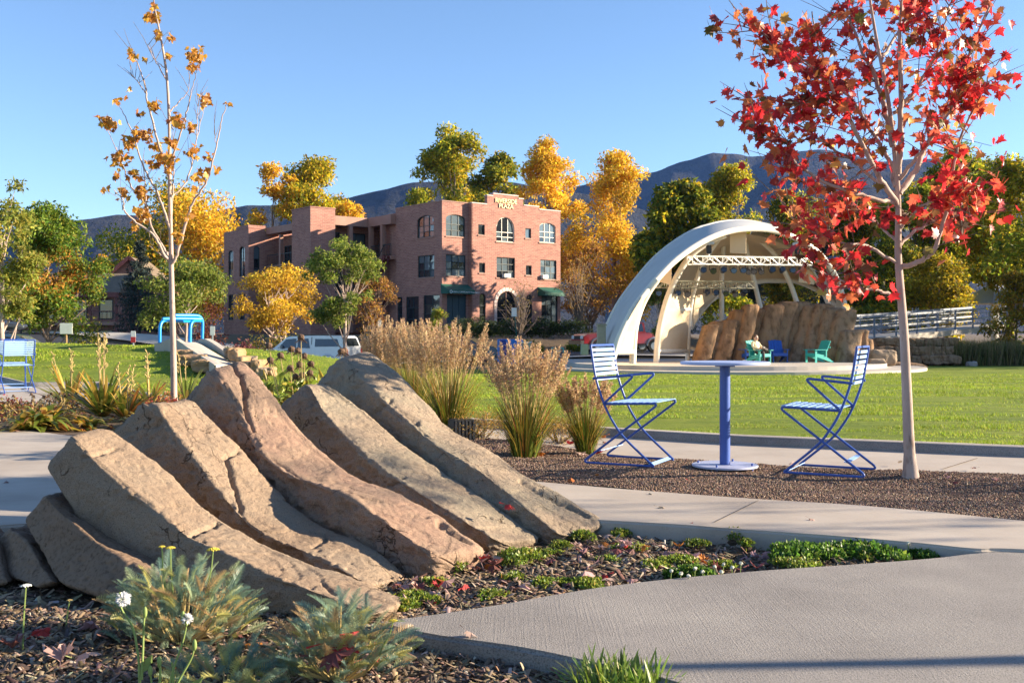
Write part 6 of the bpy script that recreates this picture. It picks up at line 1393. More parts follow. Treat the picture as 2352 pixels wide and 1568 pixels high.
# sparse golden sapling
YB = lambda x, y: (188.1 + .3718 * x, .3718 * y)
yt = [(399, 945), (399, 860), (396, 720), (393, 600), YB(552, 1560), YB(541, 1100), YB(540, 800), YB(525, 480), YB(490, 250), YB(450, 50), YB(438, -60)]
yb = [([(545, 1620), (500, 1560), (440, 1450), (330, 1370), (260, 1300), (255, 1240), (195, 1170)], .020, -.5), ([(545, 1600), (510, 1540), (420, 1380), (400, 1280), (300, 1140), (260, 1040), (230, 960), (150, 790)], .018, .4), ([(400, 1280), (392, 1180), (388, 1080)], .010, .3), ([(545, 1420), (470, 1200), (380, 1030), (300, 790), (230, 650)], .018, -.3), ([(535, 1090), (470, 870), (400, 600), (395, 540), (340, 380), (310, 310)], .016, .3), ([(398, 580), (340, 500), (285, 445)], .008, -.1),
      ([(545, 1260), (560, 1210), (650, 1110), (710, 850), (760, 650)], .015, .4), ([(552, 1640), (590, 1560), (640, 1380), (680, 1260), (760, 1140), (820, 950), (860, 760), (895, 640)], .022, -.2), ([(545, 1020), (600, 860), (650, 690), (680, 550), (720, 400)], .013, -.3), ([(545, 690), (600, 630), (655, 560), (660, 440)], .009, .2), ([(550, 1400), (570, 1000), (560, 750)], .011, .5), ([(525, 500), (440, 350), (405, 265)], .008, -.2), ([(515, 420), (450, 370), (410, 290)], .006, .2), ([(710, 860), (716, 700), (720, 580)], .006, .1), ([(830, 890), (815, 800)], .005, 0), ([(520, 1600), (470, 1560), (415, 1520)], .008, -.2)]
ybase = P(399, 948, 12.4); ybase.z = 0.0
yo, ypaths, yoff = traced_tree('maple_sapling', 'tall thin young tree with few golden leaves behind the stones', 'tree', yt, yb, 12.4, (.042, .006), YB, None, 'bark_pale', base=ybase)
twigs_from(ypaths, 70, .35, yo, 'bark', .004, .6, .4)
cl = [(700, 340, 60, 34), (690, 420, 35, 14), (440, 100, 38, 24), (465, 200, 25, 10), (445, 30, 18, 6), (440, 655, 35, 22), (770, 610, 32, 18), (150, 750, 55, 28), (300, 860, 45, 22), (380, 820, 45, 24), (235, 970, 55, 34), (520, 980, 55, 30), (600, 745, 50, 24), (680, 775, 20, 8), (690, 930, 40, 14), (780, 970, 26, 8), (730, 1100, 45, 12), (770, 1060, 24, 7), (370, 1180, 45, 20), (260, 1185, 45, 14), (370, 1310, 55, 26), (310, 335, 25, 8), (210, 615, 22, 7), (150, 1175, 14, 5), (330, 1390, 26, 7), (560, 880, 40, 12), (660, 1330, 26, 6), (450, 890, 30, 8), (540, 340, 14, 5), (210, 1075, 24, 7), (330, 1070, 36, 9), (590, 1430, 26, 7), (610, 1480, 18, 5), (440, 1000, 36, 12), (545, 225, 16, 5), (540, 1040, 30, 10), (700, 1165, 20, 5), (390, 360, 10, 3), (270, 600, 12, 3), (350, 700, 12, 3), (830, 1040, 14, 3), (900, 630, 9, 3), (285, 550, 9, 2)]
yp = []
for (x, y, r, n_) in cl:
    dz = random.uniform(-.4, .4)
    for k in range(int(n_ * 1.5)): yp.append(P(*YB(x + random.gauss(0, r * .5), y + random.gauss(0, r * .42)), 12.4 + dz + random.gauss(0, .12)) - ybase)
yp = np.array([tuple(p) for p in yp]); YL = [(4, (.50, .25, .03)), (3, (.42, .17, .03)), (3, (.58, .34, .05)), (1, (.28, .11, .03))]
yvar = [colored(maple_leaf_mesh('leaf', 1.0, random.uniform(.2, .7), 300 + i), pal(1, YL, .12)[0]) for i in range(16)]
for v in yvar: v.materials.append(M['leaf'])
idx = rng.permutation(len(yp))
for i in idx[:290]:
    o = link('leaf', random.choice(yvar), None, yo); s = random.uniform(.06, .095); o.scale = (s, s, s); o.location = yp[i]; o.rotation_euler = (random.uniform(-2.6, -1.2), random.gauss(0, .5), random.uniform(0, 6.28))
tag(link('foliage', leaf_cloud('foliage', yp[idx[290:]], rng.uniform(.055, .09, len(idx) - 290), pal(len(idx) - 290, YL), 'maple', .4), M['leaf'], yo), kind='stuff')

# ------------------------------------------------------------------ feather reed grasses
def reed(label, base, h, w, nb, ns, seed=0):
    o = empty('feather_grass', base, random.uniform(0, 6), label, 'ornamental grass', 'feather reed grasses')
    # arching blades: three-segment ribbons
    a = rng.uniform(0, 2 * np.pi, nb); sp = rng.random(nb) ** .6; hb = h * rng.uniform(.35, .72, nb); out = w * .55 * sp
    r0 = .05 * w + .10 * w * rng.random(nb); V = []; wd = rng.uniform(.003, .006, nb); ca, sa_ = np.cos(a), np.sin(a); side = np.stack([-sa_, ca, 0 * a], 1)
    for t in (0, .35, .7, 1.0):
        r_ = r0 + out * (t ** 1.5); z = hb * (t - .18 * sp * t ** 3); c = np.stack([ca * r_, sa_ * r_, z], 1); V += [c - side * (wd * (1.05 - t))[:, None], c + side * (wd * (1.05 - t))[:, None]]
    V = np.stack(V, 1).reshape(-1, 3); f = np.array([(0, 1, 3, 2), (2, 3, 5, 4), (4, 5, 7, 6)]); Fc = (np.arange(nb)[:, None, None] * 8 + f[None]).reshape(-1, 4)
    col = pal(nb, [(4, (.13, .17, .02)), (3, (.24, .24, .03)), (3, (.42, .27, .05)), (2, (.07, .10, .02)), (1, (.45, .16, .04))], .15)
    link('blades', np_mesh('blades', V, Fc, np.repeat(col, 8, 0)), M['grassblade'], o)
    st = MB(); pl = []
    for k in range(ns):
        an = random.uniform(0, 6.283); s = random.random() ** .55; H = h * random.uniform(.80, 1.03) * (1 - .12 * s); R0 = .09 * w * random.random(); R1 = w * .5 * s
        pts = [Vector((math.cos(an) * (R0 + R1 * t ** 1.25), math.sin(an) * (R0 + R1 * t ** 1.25), H * t)) for t in (0, .3, .6, .8, 1)]; st.tube(pts, [.003, .0026, .002, .0015, .0008], 4, False)
        L = h * random.uniform(.20, .30); m = 120; tt = rng.random(m); dirv = (pts[-1] - pts[-2]).normalized(); b0 = pts[-1] - dirv * L
        env = .021 * h * np.sin(np.pi * (.12 + .88 * tt) ** .8) ** .9 * (1 - .4 * tt); ph = rng.uniform(0, 6.283, m); q = np.array([tuple(b0)]) + np.array([tuple(dirv)]) * (L * tt)[:, None] + np.stack([np.cos(ph) * env, np.sin(ph) * env, 0 * ph], 1) * rng.random((m, 1)) ** .4
        pl.append(q)
    st.build('stalk', M['straw'], o); pl = np.concatenate(pl)
    link('plume', leaf_cloud('plume', pl, rng.uniform(.014, .030, len(pl)), pal(len(pl), [(4, (.54, .36, .21)), (3, (.62, .45, .26)), (2, (.42, .26, .16)), (2, (.68, .53, .32))], .13), 'oval', -.9, elong=2.2), M['straw_leaf'], o)
    return o
M['straw'] = plain('straw', (.42, .31, .12), .8, var=.2, scale=30); M['straw_leaf'] = leafmat('straw_leaf', .4, .8)
for (x, yb_, ytp, wpx, lab) in [(1205, 1050, 795, 190, 'middle clump of feathery tan grass left of the blue chair'), (1345, 1042, 872, 120, 'dark green lower grass clump behind the left blue chair'), (1030, 1000, 742, 190, 'tallest clump of feathery tan grass behind the rearmost stone'), (950, 975, 740, 130, 'narrow feathery grass clump left of the tallest one'), (880, 960, 745, 100, 'leftmost feathery grass clump behind the stones')]:
    g = G(x, yb_, .0); h = CAMH - (ytp - HY) / F * g.y; w = wpx / F * g.y; reed(lab, (g.x, g.y, .0), h * 1.08, w * 1.1, 520, 95 if ytp < 860 else 60)
# low golden perennials behind the grasses
for i, (x, y, w, h, lab) in enumerate([(1105, 1005, .75, .30, 'golden dried perennial between the two tallest grass clumps'), (1280, 1015, .6, .26, 'orange dried perennial right of the middle grass clump')]):
    g = G(x, y); shrub('dried_perennial', lab, (g.x, g.y, 0), (w, w * .8, h), [(3, (.45, .26, .05)), (2, (.36, .22, .05)), (2, (.20, .18, .03))], 2600, .022, 'dried perennials', 2.5, 'leaf', 10, 'perennial', 40)
# coneflowers with dark seed heads
def coneflower(label, base, h, n, col, spread, leafy=900, heads='seed_head', group='seed head perennials', lcols=None):
    o = empty('coneflower', base, 0, label, 'flower plant', group); st = MB(); hd_ = MB()
    for k in range(n):
        a = random.uniform(0, 6.283); r = spread * random.random() ** .6; H = h * random.uniform(.62, 1.0); t = Vector((math.cos(a) * r * 1.15, math.sin(a) * r, H))
        st.tube([Vector((math.cos(a) * r * .45, math.sin(a) * r * .45, 0)), Vector((math.cos(a) * r * .8, math.sin(a) * r * .75, H * .5)), t], [.005, .0045, .0035], 5)
        R = h * .022 + .008; hd_ = MB(); hd_.sphere(t + Vector((0, 0, R * .5)), R, 9, 6, (1, 1, .85), .12)
        for j in range(9): b_ = 6.283 * j / 9; hd_.tube([t + Vector((math.cos(b_) * R * .5, math.sin(b_) * R * .5, 0)), t + Vector((math.cos(b_) * R * 1.7, math.sin(b_) * R * 1.7, -R * 1.1))], [.004, .0015], 4, False)
        hd_.build(heads, M['hair'], o)
    st.build('stalk', M['straw'], o)
    a = rng.uniform(0, 6.283, leafy); r = spread * 1.2 * rng.random(leafy) ** .5; z = h * .62 * rng.random(leafy) ** 1.1
    link('foliage', leaf_cloud('foliage', np.stack([np.cos(a) * r, np.sin(a) * r, z], 1), rng.uniform(.05, .12, leafy) * h / .7, pal(leafy, lcols or [(4, (.22, .27, .03)), (3, (.30, .32, .05)), (2, (.40, .30, .05)), (1, (.10, .14, .02))], .15), 'oval', -.3, elong=1.9), M['leaf'], o)
    return o
g = P(708, 960, 8.2); coneflower('coneflowers with brown seed heads rising between the stones', (g.x, 8.2, .0), .95 - (775 - HY) / F * 8.2 - .0, 16, None, .30, 700)
for i, (x, y, hpx, s, lab) in enumerate([(20, 970, 62, .42, 'dark seed heads at the left edge bed'), (90, 965, 60, .38, 'dark seed heads left of the drooping hosta'), (150, 955, 55, .3, 'low dark seed heads behind the drooping hosta')]):
    g = G(x, y); coneflower(lab, (g.x, g.y, 0), hpx / F * g.y, 12, None, s, 900, lcols=[(3, (.30, .16, .04)), (3, (.18, .18, .03)), (2, (.40, .26, .05)), (2, (.24, .05, .05))])
# daylilies and hostas: rosettes of long strap leaves
def strap_plant(label, base, h, n, cols, wid, droop, spikes=0, group='strap leaved perennials', base_r=0.0):
    o = empty('daylily', base, random.uniform(0, 6), label, 'perennial', group); V = []; a = rng.uniform(0, 6.283, n); L = h * rng.uniform(.7, 1.35, n); el = rng.uniform(.35, 1.35, n); ca, sa_ = np.cos(a), np.sin(a); sd = np.stack([-sa_, ca, 0 * a], 1); w_ = wid * rng.uniform(.6, 1.2, n); ba = rng.uniform(0, 6.283, n); br_ = base_r * np.sqrt(rng.random(n)); bo = np.stack([np.cos(ba) * br_, np.sin(ba) * br_ * .7, 0 * ba], 1)
    for t, ww in ((0, .5), (.3, 1), (.6, .95), (.85, .55), (1, .05)):
        r_ = L * t * np.cos(el) * (1 + .3 * droop * t) + .02; z = L * t * np.sin(el) - droop * L * t ** 2.6 * .55; c = bo + np.stack([ca * r_, sa_ * r_, np.maximum(z, .01)], 1); V += [c - sd * (w_ * ww)[:, None], c + sd * (w_ * ww)[:, None]]
    V = np.stack(V, 1).reshape(-1, 3); f = np.array([(0, 1, 3, 2), (2, 3, 5, 4), (4, 5, 7, 6), (6, 7, 9, 8)])
    link('leaves', np_mesh('leaves', V, (np.arange(n)[:, None, None] * 10 + f[None]).reshape(-1, 4), np.repeat(pal(n, cols, .15), 10, 0)), M['leaf'], o)
    if spikes:
        mb = MB()
        for k in range(spikes):
            x_, y_ = random.gauss(0, .08), random.gauss(0, .08); H = h * random.uniform(1.1, 1.5); mb.tube([(x_ * .3, y_ * .3, 0), (x_, y_, H)], [.008, .004], 5)
            for j in range(7): z = H * (1 - .06 * j); b_ = j * 2.4; mb.tube([(x_, y_, z), (x_ + .03 * math.cos(b_), y_ + .03 * math.sin(b_), z + .035)], [.004, .009], 5)
        mb.build('seed_stalk', M['straw'], o)
    return o
SC = [(3, (.20, .23, .03)), (3, (.45, .30, .05)), (2, (.55, .40, .10)), (2, (.12, .16, .02)), (1, (.34, .14, .03))]
for (x, y, h, n_, w_, dr, sp, lab) in [(105, 985, .42, 90, .022, 1.0, 0, 'drooping green and gold hosta beside the left pavement'), (235, 960, .62, 90, .013, .4, 6, 'tall yellowing daylily clump left of the young tree'), (160, 935, .55, 40, .016, .3, 3, 'small upright daylily behind the hosta'), (290, 965, .42, 60, .012, .5, 3, 'yellow daylily just left of the second stone'), (345, 940, .50, 50, .012, .5, 4, 'orange yellow daylily at the foot of the young tree'), (428, 925, .50, 36, .012, .4, 3, 'green daylily between the young tree and the middle stone'), (60, 990, .30, 60, .014, .9, 0, 'low russet perennial at the left bed edge'), (330, 985, .3, 60, .012, .9, 0, 'low russet perennial left of the second stone'), (200, 985, .26, 70, .014, .9, 0, 'low yellow perennial behind the left pavement')]:
    g = G(x, y); strap_plant(lab, (g.x, g.y, 0), h, int(n_ * 1.4), SC, w_ * 1.5, dr, sp)
for (x, y, lab) in [(300, 940, 'red leaved low perennial right of the daylilies'), (20, 955, 'reddish mound of perennials at the left edge'), (375, 955, 'small red perennial at the young tree foot')]:
    g = G(x, y); shrub('low_perennial', lab, (g.x, g.y, 0), (.7, .5, .28), [(3, (.30, .05, .04)), (2, (.36, .16, .04)), (2, (.20, .16, .03))], 900, .045, 'low perennials', 1.5, 'leaf', 8, 'perennial')

# ------------------------------------------------------------------ yarrow plants in front of the stones
def fern_mesh(name, L, seed, col):
    """feathery yarrow leaf: a curved stalk with many pairs of toothed leaflets"""
    r = np.random.default_rng(seed); V = []; Fc = []; n = 15; bend = r.uniform(.1, .6); b0 = 0
    def cpt(t): return np.array([L * t * (1 - .15 * bend * t), 0, L * (.9 * t - bend * t * t)]) * np.array([.75, 1, .62])
    for i in range(n):
        t = .10 + .90 * i / n; c = cpt(t); c2 = cpt(min(1, t + .040)); w = L * .17 * math.sin(math.pi * (.12 + .86 * t) ** .8) + .002; dt = c2 - c; dt /= np.linalg.norm(dt)
        for s in (-1, 1):
            for u in (0, 1):
                e = w * (1.0 if u == 0 else .72) * r.uniform(.85, 1.15); lift = w * (.2 if u == 0 else .6) * r.uniform(.6, 1.3)
                p1 = c + dt * w * .55 + np.array([0, s * e, lift]); V += [c + np.array([0, 0, .001 * u]), p1, c2]; Fc.append((b0, b0 + 1, b0 + 2)); b0 += 3
    for i in range(6):
        a, b_ = cpt(i / 6), cpt((i + 1) / 6); V += [a + [0, .002, 0], a - [0, .002, 0], b_]; Fc.append((b0, b0 + 1, b0 + 2)); b0 += 3
    me = np_mesh(name, np.array(V), np.array(Fc), np.clip(np.array(col) * (1 + r.normal(0, .12, (len(V), 1))), 0, 1)); me.materials.append(M['leaf']); return me
YC = [(.22, .32, .23), (.28, .37, .25), (.18, .28, .22), (.34, .41, .25), (.31, .37, .18), (.46, .43, .14), (.50, .34, .17), (.16, .26, .22)]
ferns = [fern_mesh('leaf', .14, i, YC[i % len(YC)]) for i in range(24)]
def flowerhead(mb, p_, R, n=26):
    for k in range(n):
        a = k * 2.4; r_ = R * math.sqrt(k / n); mb.sphere(p_ + Vector((math.cos(a) * r_, math.sin(a) * r_, R * .25 * (1 - (r_ / R) ** 2))), R * .17, 6, 4)
def yarrow(label, base, w, h, n, flowers):
    o = empty('yarrow_plant', base, 0, label, 'plant', 'grey leaved yarrow plants'); st = MB()
    for k in range(n):
        a = random.uniform(0, 6.283); s = random.random() ** .5; stem = Vector((math.cos(a) * w * .36 * s, math.sin(a) * w * .30 * s, h * random.uniform(.08, .72) * (1 - .55 * s * s)))
        if k % 6 == 0: st.tube([Vector((stem.x * .25, stem.y * .25, 0)), Vector((stem.x * .7, stem.y * .7, stem.z * .6)), stem + Vector((0, 0, .03))], [.004, .0035, .002], 5)
        q = link('leaf', random.choice(ferns if random.random() < .85 else ferns[5:8]), None, o); sc_ = random.uniform(.55, 1.05); q.scale = (sc_, sc_, sc_); q.location = stem
        q.rotation_euler = (random.gauss(0, .4), -random.uniform(-.15, 1.15) * (1.15 - s), a + random.gauss(0, .7))
    st.build('stem', M['straw'], o)
    for (x, y, d, R) in flowers:
        t = P(x, y, d) - Vector(base); s_ = MB().tube([Vector((t.x * .75, t.y * .7, t.z * .45)), Vector((t.x * .95, t.y, t.z * .8)), t], [.003, .0025, .002], 5).build('flower_stalk', M['stalk_green'], o); f_ = MB(); flowerhead(f_, t, R); f_.build('flower', M['yarrow_gold'], s_)
    return o
M['clover_white'] = plain('clover_white', (.52, .50, .40), .8, var=.2, scale=90)
M['stalk_green'] = plain('stalk_green', (.20, .27, .07), .7, var=.15, scale=30); M['yarrow_gold'] = plain('yarrow_gold', (.62, .48, .04), .7, var=.15, scale=60); M['puff'] = leafmat('puff', .3, .9)
g = G(415, 1470, -.05); yarrow('large grey green yarrow in front of the nearest stone', (g.x, g.y, -.05), .58, .31, 290, [(392, 1258, g.y - .05, .014), (372, 1255, g.y - .05, .010), (490, 1262, g.y - .02, .019)])
g = G(775, 1555, -.05); yarrow('second yarrow with a fallen leaf near the concrete path tip', (g.x, g.y, -.05), .48, .27, 230, [(903, 1425, g.y - .05, .012)])
g = G(520, 1580, -.05); yarrow('low yarrow leaves spreading between the two larger plants', (g.x, g.y, -.05), .40, .10, 80, [])
# dandelion-like weed with seed heads
wd = G(355, 1640, -.05); wo = empty('weed_plant', (wd.x, wd.y, -.05), 0, 'thin green weed with two white seed puffs in front of the yarrow', 'plant'); woff = Vector(wo.location)
def W2(x, y, dd=0): return P(x, y, wd.y + dd) - woff
st = MB()
for pl_ in ([(325, 1640), (320, 1555), (318, 1510), (305, 1440), (280, 1400), (275, 1372)], [(325, 1560), (328, 1500), (330, 1440), (333, 1405)], [(335, 1640), (348, 1590), (345, 1540)], [(375, 1640), (388, 1580), (400, 1530), (418, 1480), (428, 1440)], [(395, 1600), (412, 1560), (440, 1510), (447, 1480)], [(390, 1640), (398, 1560), (395, 1520)], [(365, 1600), (368, 1540), (366, 1520)]):
    q = [W2(x, y) for x, y in pl_]; st.tube([Vector(v) for v in cr(q, 14)], [.0042 - .002 * i / 13 for i in range(14)], 6)
for x, y in ((333, 1405), (345, 1540), (447, 1480), (366, 1520), (428, 1425), (275, 1372), (420, 1415)): st.sphere(W2(x, y), .009, 8, 6, (.7, .7, 1.7))
st.build('stem', M['stalk_green'], wo, smooth=1)
lf = []
for k, (x, y, x2, y2) in enumerate(((325, 1545, 352, 1500), (335, 1640, 370, 1560), (385, 1640, 470, 1550), (360, 1660, 400, 1600), (420, 1640, 470, 1600), (320, 1640, 300, 1590))):
    a, b_ = W2(x, y), W2(x2, y2, random.uniform(-.05, .05)); t = (b_ - a); s = Vector((t.z, 0, -t.x)).normalized() * t.length * .16; pts = [a, a.lerp(b_, .3) + s, a.lerp(b_, .45) + s * .5, a.lerp(b_, .65) + s * .8, b_, a.lerp(b_, .65) - s * .8, a.lerp(b_, .45) - s * .5, a.lerp(b_, .3) - s]
    m = MB().add([p_ + Vector((0, .01 * math.sin(i), 0)) for i, p_ in enumerate(pts)], [tuple(range(8))]).mesh('leaf'); link('leaf', colored(m, (.24, .32, .10)), M['leaf'], wo)
for x, y, R in ((283, 1375, .019), (430, 1420, .014)):
    c = np.array(tuple(W2(x, y))); n_ = 260; v = rng.normal(0, 1, (n_, 3)); v /= np.linalg.norm(v, axis=1, keepdims=True); s = rng.normal(0, 1, (n_, 3)) * .0014
    v *= rng.uniform(.75, 1.15, (n_, 1)); T3 = np.stack([c + v * R * .2, c + v * R + s, c + v * R - s], 1).reshape(-1, 3); link('seed_puff', np_mesh('seed_puff', T3, np.arange(n_ * 3).reshape(-1, 3), np.full((n_ * 3, 3), .78)), M['puff'], wo)
# white yarrow umbel and a dry one in the shaded mulch
for x, y0, y1, mat_, lab in ((52, 1500, 1345, 'sign_white', 'thin stalk with a flat white flower head at the left edge'), (152, 1445, 1378, 'straw', 'short dry flower head on a thin stalk in the mulch')):
    g = G(x, y0, -.05); o = empty('wildflower', (g.x, g.y, -.05), 0, lab, 'flower'); t = P(x + 8, y1, g.y) - Vector(g); MB().tube([(0, 0, 0), (t.x * .3, 0, t.z * .5), tuple(t)], [.003, .0025, .002], 5).build('stalk', M['stalk_green'], o); f_ = MB(); flowerhead(f_, t, .016 if y0 > 1480 else .010); f_.build('flower', M[mat_], o)
# fleshy green grass clump at the bottom edge
g = G(1425, 1600, -.05); strap_plant('bright green strappy clump at the bottom edge of the concrete path', (g.x, g.y, -.05), .10, 420, [(4, (.14, .22, .03)), (3, (.23, .33, .06)), (1, (.36, .34, .08))], .0045, .12, 0, base_r=.13)

# ------------------------------------------------------------------ ground cover mounds and clover
def mound(name, label, x, y, wpx, hm, n, cols, leaf, cat='ground cover', group='sedum mounds in the bed'):
    g = G(x, y, -.05); w = wpx / F * g.y; o = empty(name, (g.x, g.y, -.055), random.uniform(0, 6), label, cat, group)
    a = rng.uniform(0, 6.283, n); r = rng.random(n) ** .55; z = hm * np.sqrt(np.maximum(0, 1 - r ** 2)) * rng.uniform(.55, 1.1, n) + .006; k = 1 + .25 * np.sin(3 * a + x)
    link('foliage', leaf_cloud('foliage', np.stack([np.cos(a) * r * w / 2 * k, np.sin(a) * r * w * .42 * k, z], 1), leaf * rng.uniform(.6, 1.3, n), pal(n, cols, .18), 'oval', -.6, elong=.9), M['leaf'], o)
    c = MB().sphere((0, 0, 0), 1, 12, 6, (w * .40, w * .34, hm * .6)); c.build('soil_mound', M['mulch_base'], o)
    return o
SED = [(4, (.16, .23, .03)), (3, (.23, .29, .04)), (2, (.32, .31, .06)), (2, (.09, .14, .02))]
spots = [(1040, 1310, 75, .05, 'beside the toe of the middle stone'), (1190, 1290, 110, .05, 'beside the fourth stone toe, widest of the bed'), (1335, 1238, 62, .035, 'in front of the rearmost stone toe'), (1285, 1258, 50, .025, 'small and round before the rearmost stone'), (1530, 1222, 66, .045, 'against the kerb of the mid path, tallest there'), (1685, 1240, 66, .05, 'against the kerb of the mid path, right of the other'), (1425, 1228, 55, .02, 'flat patch right of the rearmost stone toe'), (1715, 1255, 34, .03, 'tiny one below the right kerb mound'), (1255, 1275, 70, .018, 'flat mat in the middle left of the bed'), (1400, 1290, 60, .015, 'thin mat near the middle of the bed'), (1500, 1300, 75, .016, 'thin mat right of the middle of the bed'),
         (950, 1380, 120, .022, 'flat green mat by the toe of the nearest stone'), (1000, 1345, 80, .02, 'flat mat behind the nearest stone toe'), (1130, 1375, 90, .022, 'flat mat along the front path, left part'), (1250, 1345, 90, .018, 'thin mat in the lower middle of the bed'), (1340, 1345, 110, .02, 'thin mat along the front path, middle'), (1560, 1290, 90, .018, 'thin mat right of the clover flowers'), (1830, 1300, 110, .02, 'mat along the front path below the clover'), (1660, 1300, 60, .014, 'small mat before the clover patch'), (1990, 1283, 60, .02, 'small mat at the right tip of the bed'), (930, 1400, 60, .03, 'tuft touching the tip of the front path'), (1180, 1330, 60, .016, 'sparse mat left of the middle'), (1600, 1250, 60, .014, 'sparse mat below the kerb'), (1450, 1260, 80, .014, 'sparse mat in the upper middle of the bed')]
for (x, y, w_, h_, lab) in spots: mound('sedum_mound', 'green sedum ' + lab, x, y, w_, h_, int(5 * w_ + 4000 * h_ * w_ / 60), SED, .017)
CLV = [(4, (.08, .17, .02)), (3, (.13, .24, .03)), (2, (.05, .11, .015)), (2, (.19, .29, .05))]
for (x, y, w_, h_, lab) in [(1850, 1276, 190, .038, 'dark green clover patch, left half'), (1985, 1271, 190, .04, 'dark green clover patch, middle with fallen leaves'), (2110, 1271, 130, .035, 'dark green clover patch, right tip by the path corner'), (1590, 1325, 110, .03, 'clover with white flowers along the front path')]:
    o = mound('clover_patch', lab, x, y, w_, h_, 1500, CLV, .022, 'clover', 'clover patches')
    if '1590' in str(x): pass
def clover_flower(x, y, lab):
    g = G(x, y, -.02); o = empty('clover_flower', (g.x, g.y, -.04), 0, lab, 'flower', 'white clover flowers along the front path'); MB().tube([(0, 0, 0), (.003, 0, .045)], .0018, 5).build('stalk', M['stalk_green'], o); f_ = MB(); f_.sphere((.003, 0, .05), .008, 9, 6, (1, 1, .9), .25); f_.build('flower', M['clover_white'], o)
for x, y in ((1540, 1328), (1562, 1334), (1595, 1322), (1612, 1330), (1640, 1318), (1660, 1312), (1680, 1320), (1655, 1330), (1700, 1310), (1580, 1340)): clover_flower(x, y, 'white clover flower beside the front concrete path')
clover_flower(2085, 1262, 'single white clover flower at the right end of the clover patch')

# ------------------------------------------------------------------ fallen leaves
FALL = [(4, (.26, .09, .085)), (3, (.42, .04, .04)), (4, (.40, .25, .22)), (3, (.40, .29, .24)), (2, (.15, .07, .06)), (1, (.45, .15, .03))]
dry = [colored(maple_leaf_mesh('fallen_leaf', 1.0, random.uniform(.5, 1.3), 500 + i), pal(1, FALL, .15)[0]) for i in range(28)]
for v in dry: v.materials.append(M['dry_leaf'])
def fallen(p_, s, label, group, me=None):
    o = link('fallen_leaf', me or random.choice(dry)); o.scale = (s, s, s); o.location = p_; o.rotation_euler = (random.gauss(0, .22) + (math.pi if random.random() < .8 else 0), random.gauss(0, .22), random.uniform(0, 6.28)); return tag(o, label, 'leaf', group)
def on_bed(x, y): g = G(x, y, -.05); return Vector((g.x, g.y, float(zbed(np.array([g.x]), np.array([g.y]))[0]) + .02))
for k in range(95):
    x = random.uniform(900, 2150); lo_ = np.interp(x, [862, 1150, 1400, 1700, 2150], [1420, 1380, 1336, 1306, 1275]); hi_ = np.interp(x, [880, 970, 1110, 1260, 1390, 1700, 2150], [1345, 1315, 1262, 1232, 1212, 1240, 1262]); fallen(on_bed(x, random.uniform(hi_, lo_)), random.uniform(.042, .07), 'curled red brown maple leaf fallen on the mulch between the stones and the paths', 'fallen leaves in the wedge bed')
for (cx_, cy_, n_) in ((1095, 1300, 9), (1440, 1275, 8), (1590, 1222, 8), (1390, 1335, 6), (960, 1360, 5), (2000, 1262, 10)):
    for k in range(n_): p_ = on_bed(cx_ + random.gauss(0, 26), cy_ + random.gauss(0, 7)); p_.z += random.uniform(0, .05); fallen(p_, random.uniform(.05, .075), 'dark red maple leaf in a drift of fallen leaves in the bed', 'drifts of fallen leaves')
for k in range(26): fallen(on_bed(random.uniform(20, 880), random.uniform(1440, 1575)), random.uniform(.05, .085), 'brown dry leaf on the mulch around the yarrow plants', 'fallen leaves around the yarrow')
for k in range(16): g = G(random.uniform(1250, 2340), random.uniform(1068, 1118)); fallen((g.x, g.y, .025), random.uniform(.03, .05), 'small red leaf on the gravel near the table', 'fallen leaves on the gravel')
for k in range(26): g = G(random.uniform(-20, 420), random.uniform(955, 995)); fallen((g.x, g.y, .03), random.uniform(.05, .08), 'pale dry leaf under the perennials by the left pavement', 'fallen leaves in the perennial bed')
for k in range(14): g = G(random.uniform(1080, 1400), random.uniform(1005, 1050)); fallen((g.x, g.y, .03), random.uniform(.05, .08), 'red leaf lying among the feathery grasses', 'fallen leaves among the grasses')
for x, y, lab in ((1490, 1140, 'small curled leaf on the mid path, upper'), (1512, 1172, 'curled dark red leaf on the mid path'), (1860, 1200, 'flat dry leaf on the mid path right of the joint'), (14, 1112, 'curled leaf on the left pavement'), (1070, 1562 - 100, 'dry leaf scrap on the front path edge')):
    g = G(x, y); fallen((g.x, g.y, .022), .045, lab, None)
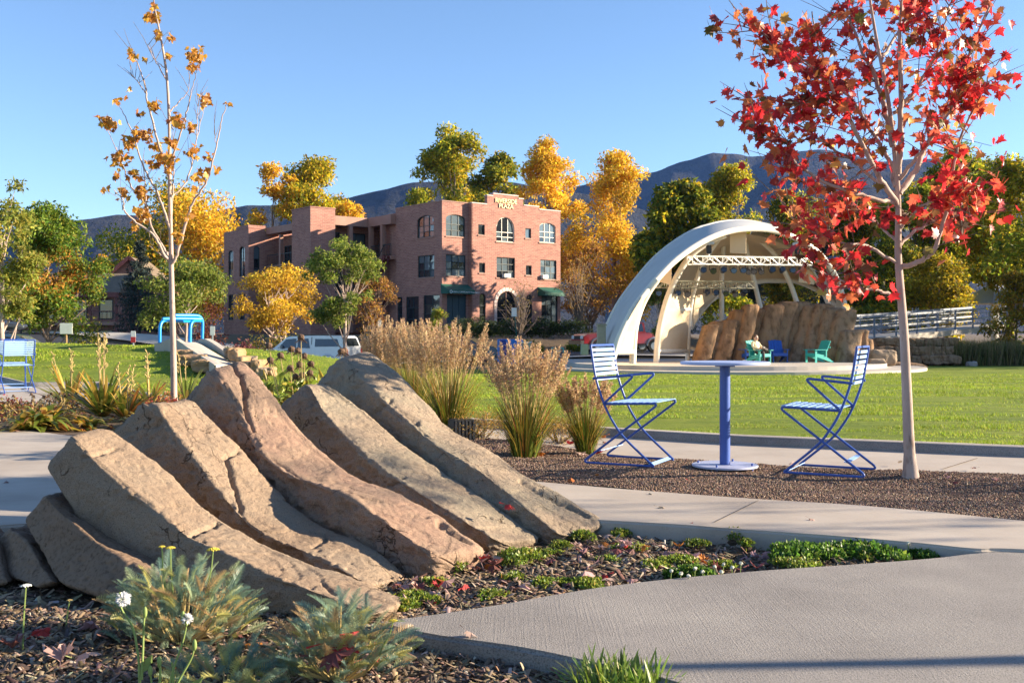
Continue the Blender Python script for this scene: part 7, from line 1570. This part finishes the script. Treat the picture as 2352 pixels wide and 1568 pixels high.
fallen(P(748, 1475, 2.93), .11, 'large mauve maple leaf caught in the second yarrow', None); fallen(P(735, 1505, 2.9), .10, 'mauve maple leaf hanging below the other in the second yarrow', None)
for x, y, d, lab in ((822, 1078, 5.55, 'red leaf caught between the middle and fourth stones'), (945, 1022, 6.0, 'red leaf caught between the fourth and rearmost stones'), (1160, 1160, 5.05, 'red leaf on the edge of the fourth stone')):
    fallen(P(x, y - 3, d - .12), .055, lab, None)
# trees outside the right edge of the picture, whose shade falls into it
def side_tree(loc, h, w, label, n=8000, leaf=.4, cols=GREENG): return bg_tree('cottonwood_tree', label, loc, h, w, cols, nleaf=n, leaf=leaf, clumps=90, spread=.1, crown0=.02, group='trees right of the picture')
side_tree((44, 60, -.5), 15, 12, 'cottonwood out of frame right of the stream bank, nearer'); side_tree((56, 70, -.5), 18, 13, 'cottonwood out of frame right of the stream bank, farther'); side_tree((40, 72, -.5), 14, 10, 'cottonwood out of frame beside the gazebo'); side_tree((52, 52, -.5), 14, 9, 'cottonwood out of frame right of the stone terrace')
for i, (x, d, h_) in enumerate(((6.2, 3.47, 6.5), (7.6, 3.46, 6.8), (11.5, 6.5, 4.6))):
    bg_tree('maple_sapling', ['young tree out of frame at the right, near the front path', 'second young tree out of frame beside the front path', 'young tree out of frame at the right, beyond the gravel'][i], (x, d, 0), h_, 1.8, [(1, (.40, .04, .03)), (1, (.34, .10, .03))], nleaf=[400, 400, 260][i], leaf=.1, clumps=30, spread=.1, crown0=[.55, .55, .35][i], trunk_r=.035, group='young trees right of the picture', bark='bark_pale')

# ------------------------------------------------------------------ the air between the park and the far hills
hb = MB().bb((-5200, -60, -40), (5200, 4600, 600)); M['haze'], n_, l_, b_ = nt('haze')
n_.remove(b_); pv = n_.new('ShaderNodeVolumePrincipled'); pv.inputs['Color'].default_value = (.16, .36, 1.0, 1); pv.inputs['Density'].default_value = 4.0e-5; pv.inputs['Anisotropy'].default_value = .2
l_.new(pv.outputs[0], n_['Material Output'].inputs['Volume'])
tag(hb.build('haze', M['haze']), 'thin blue air in front of the far hills', 'haze', kind='stuff')
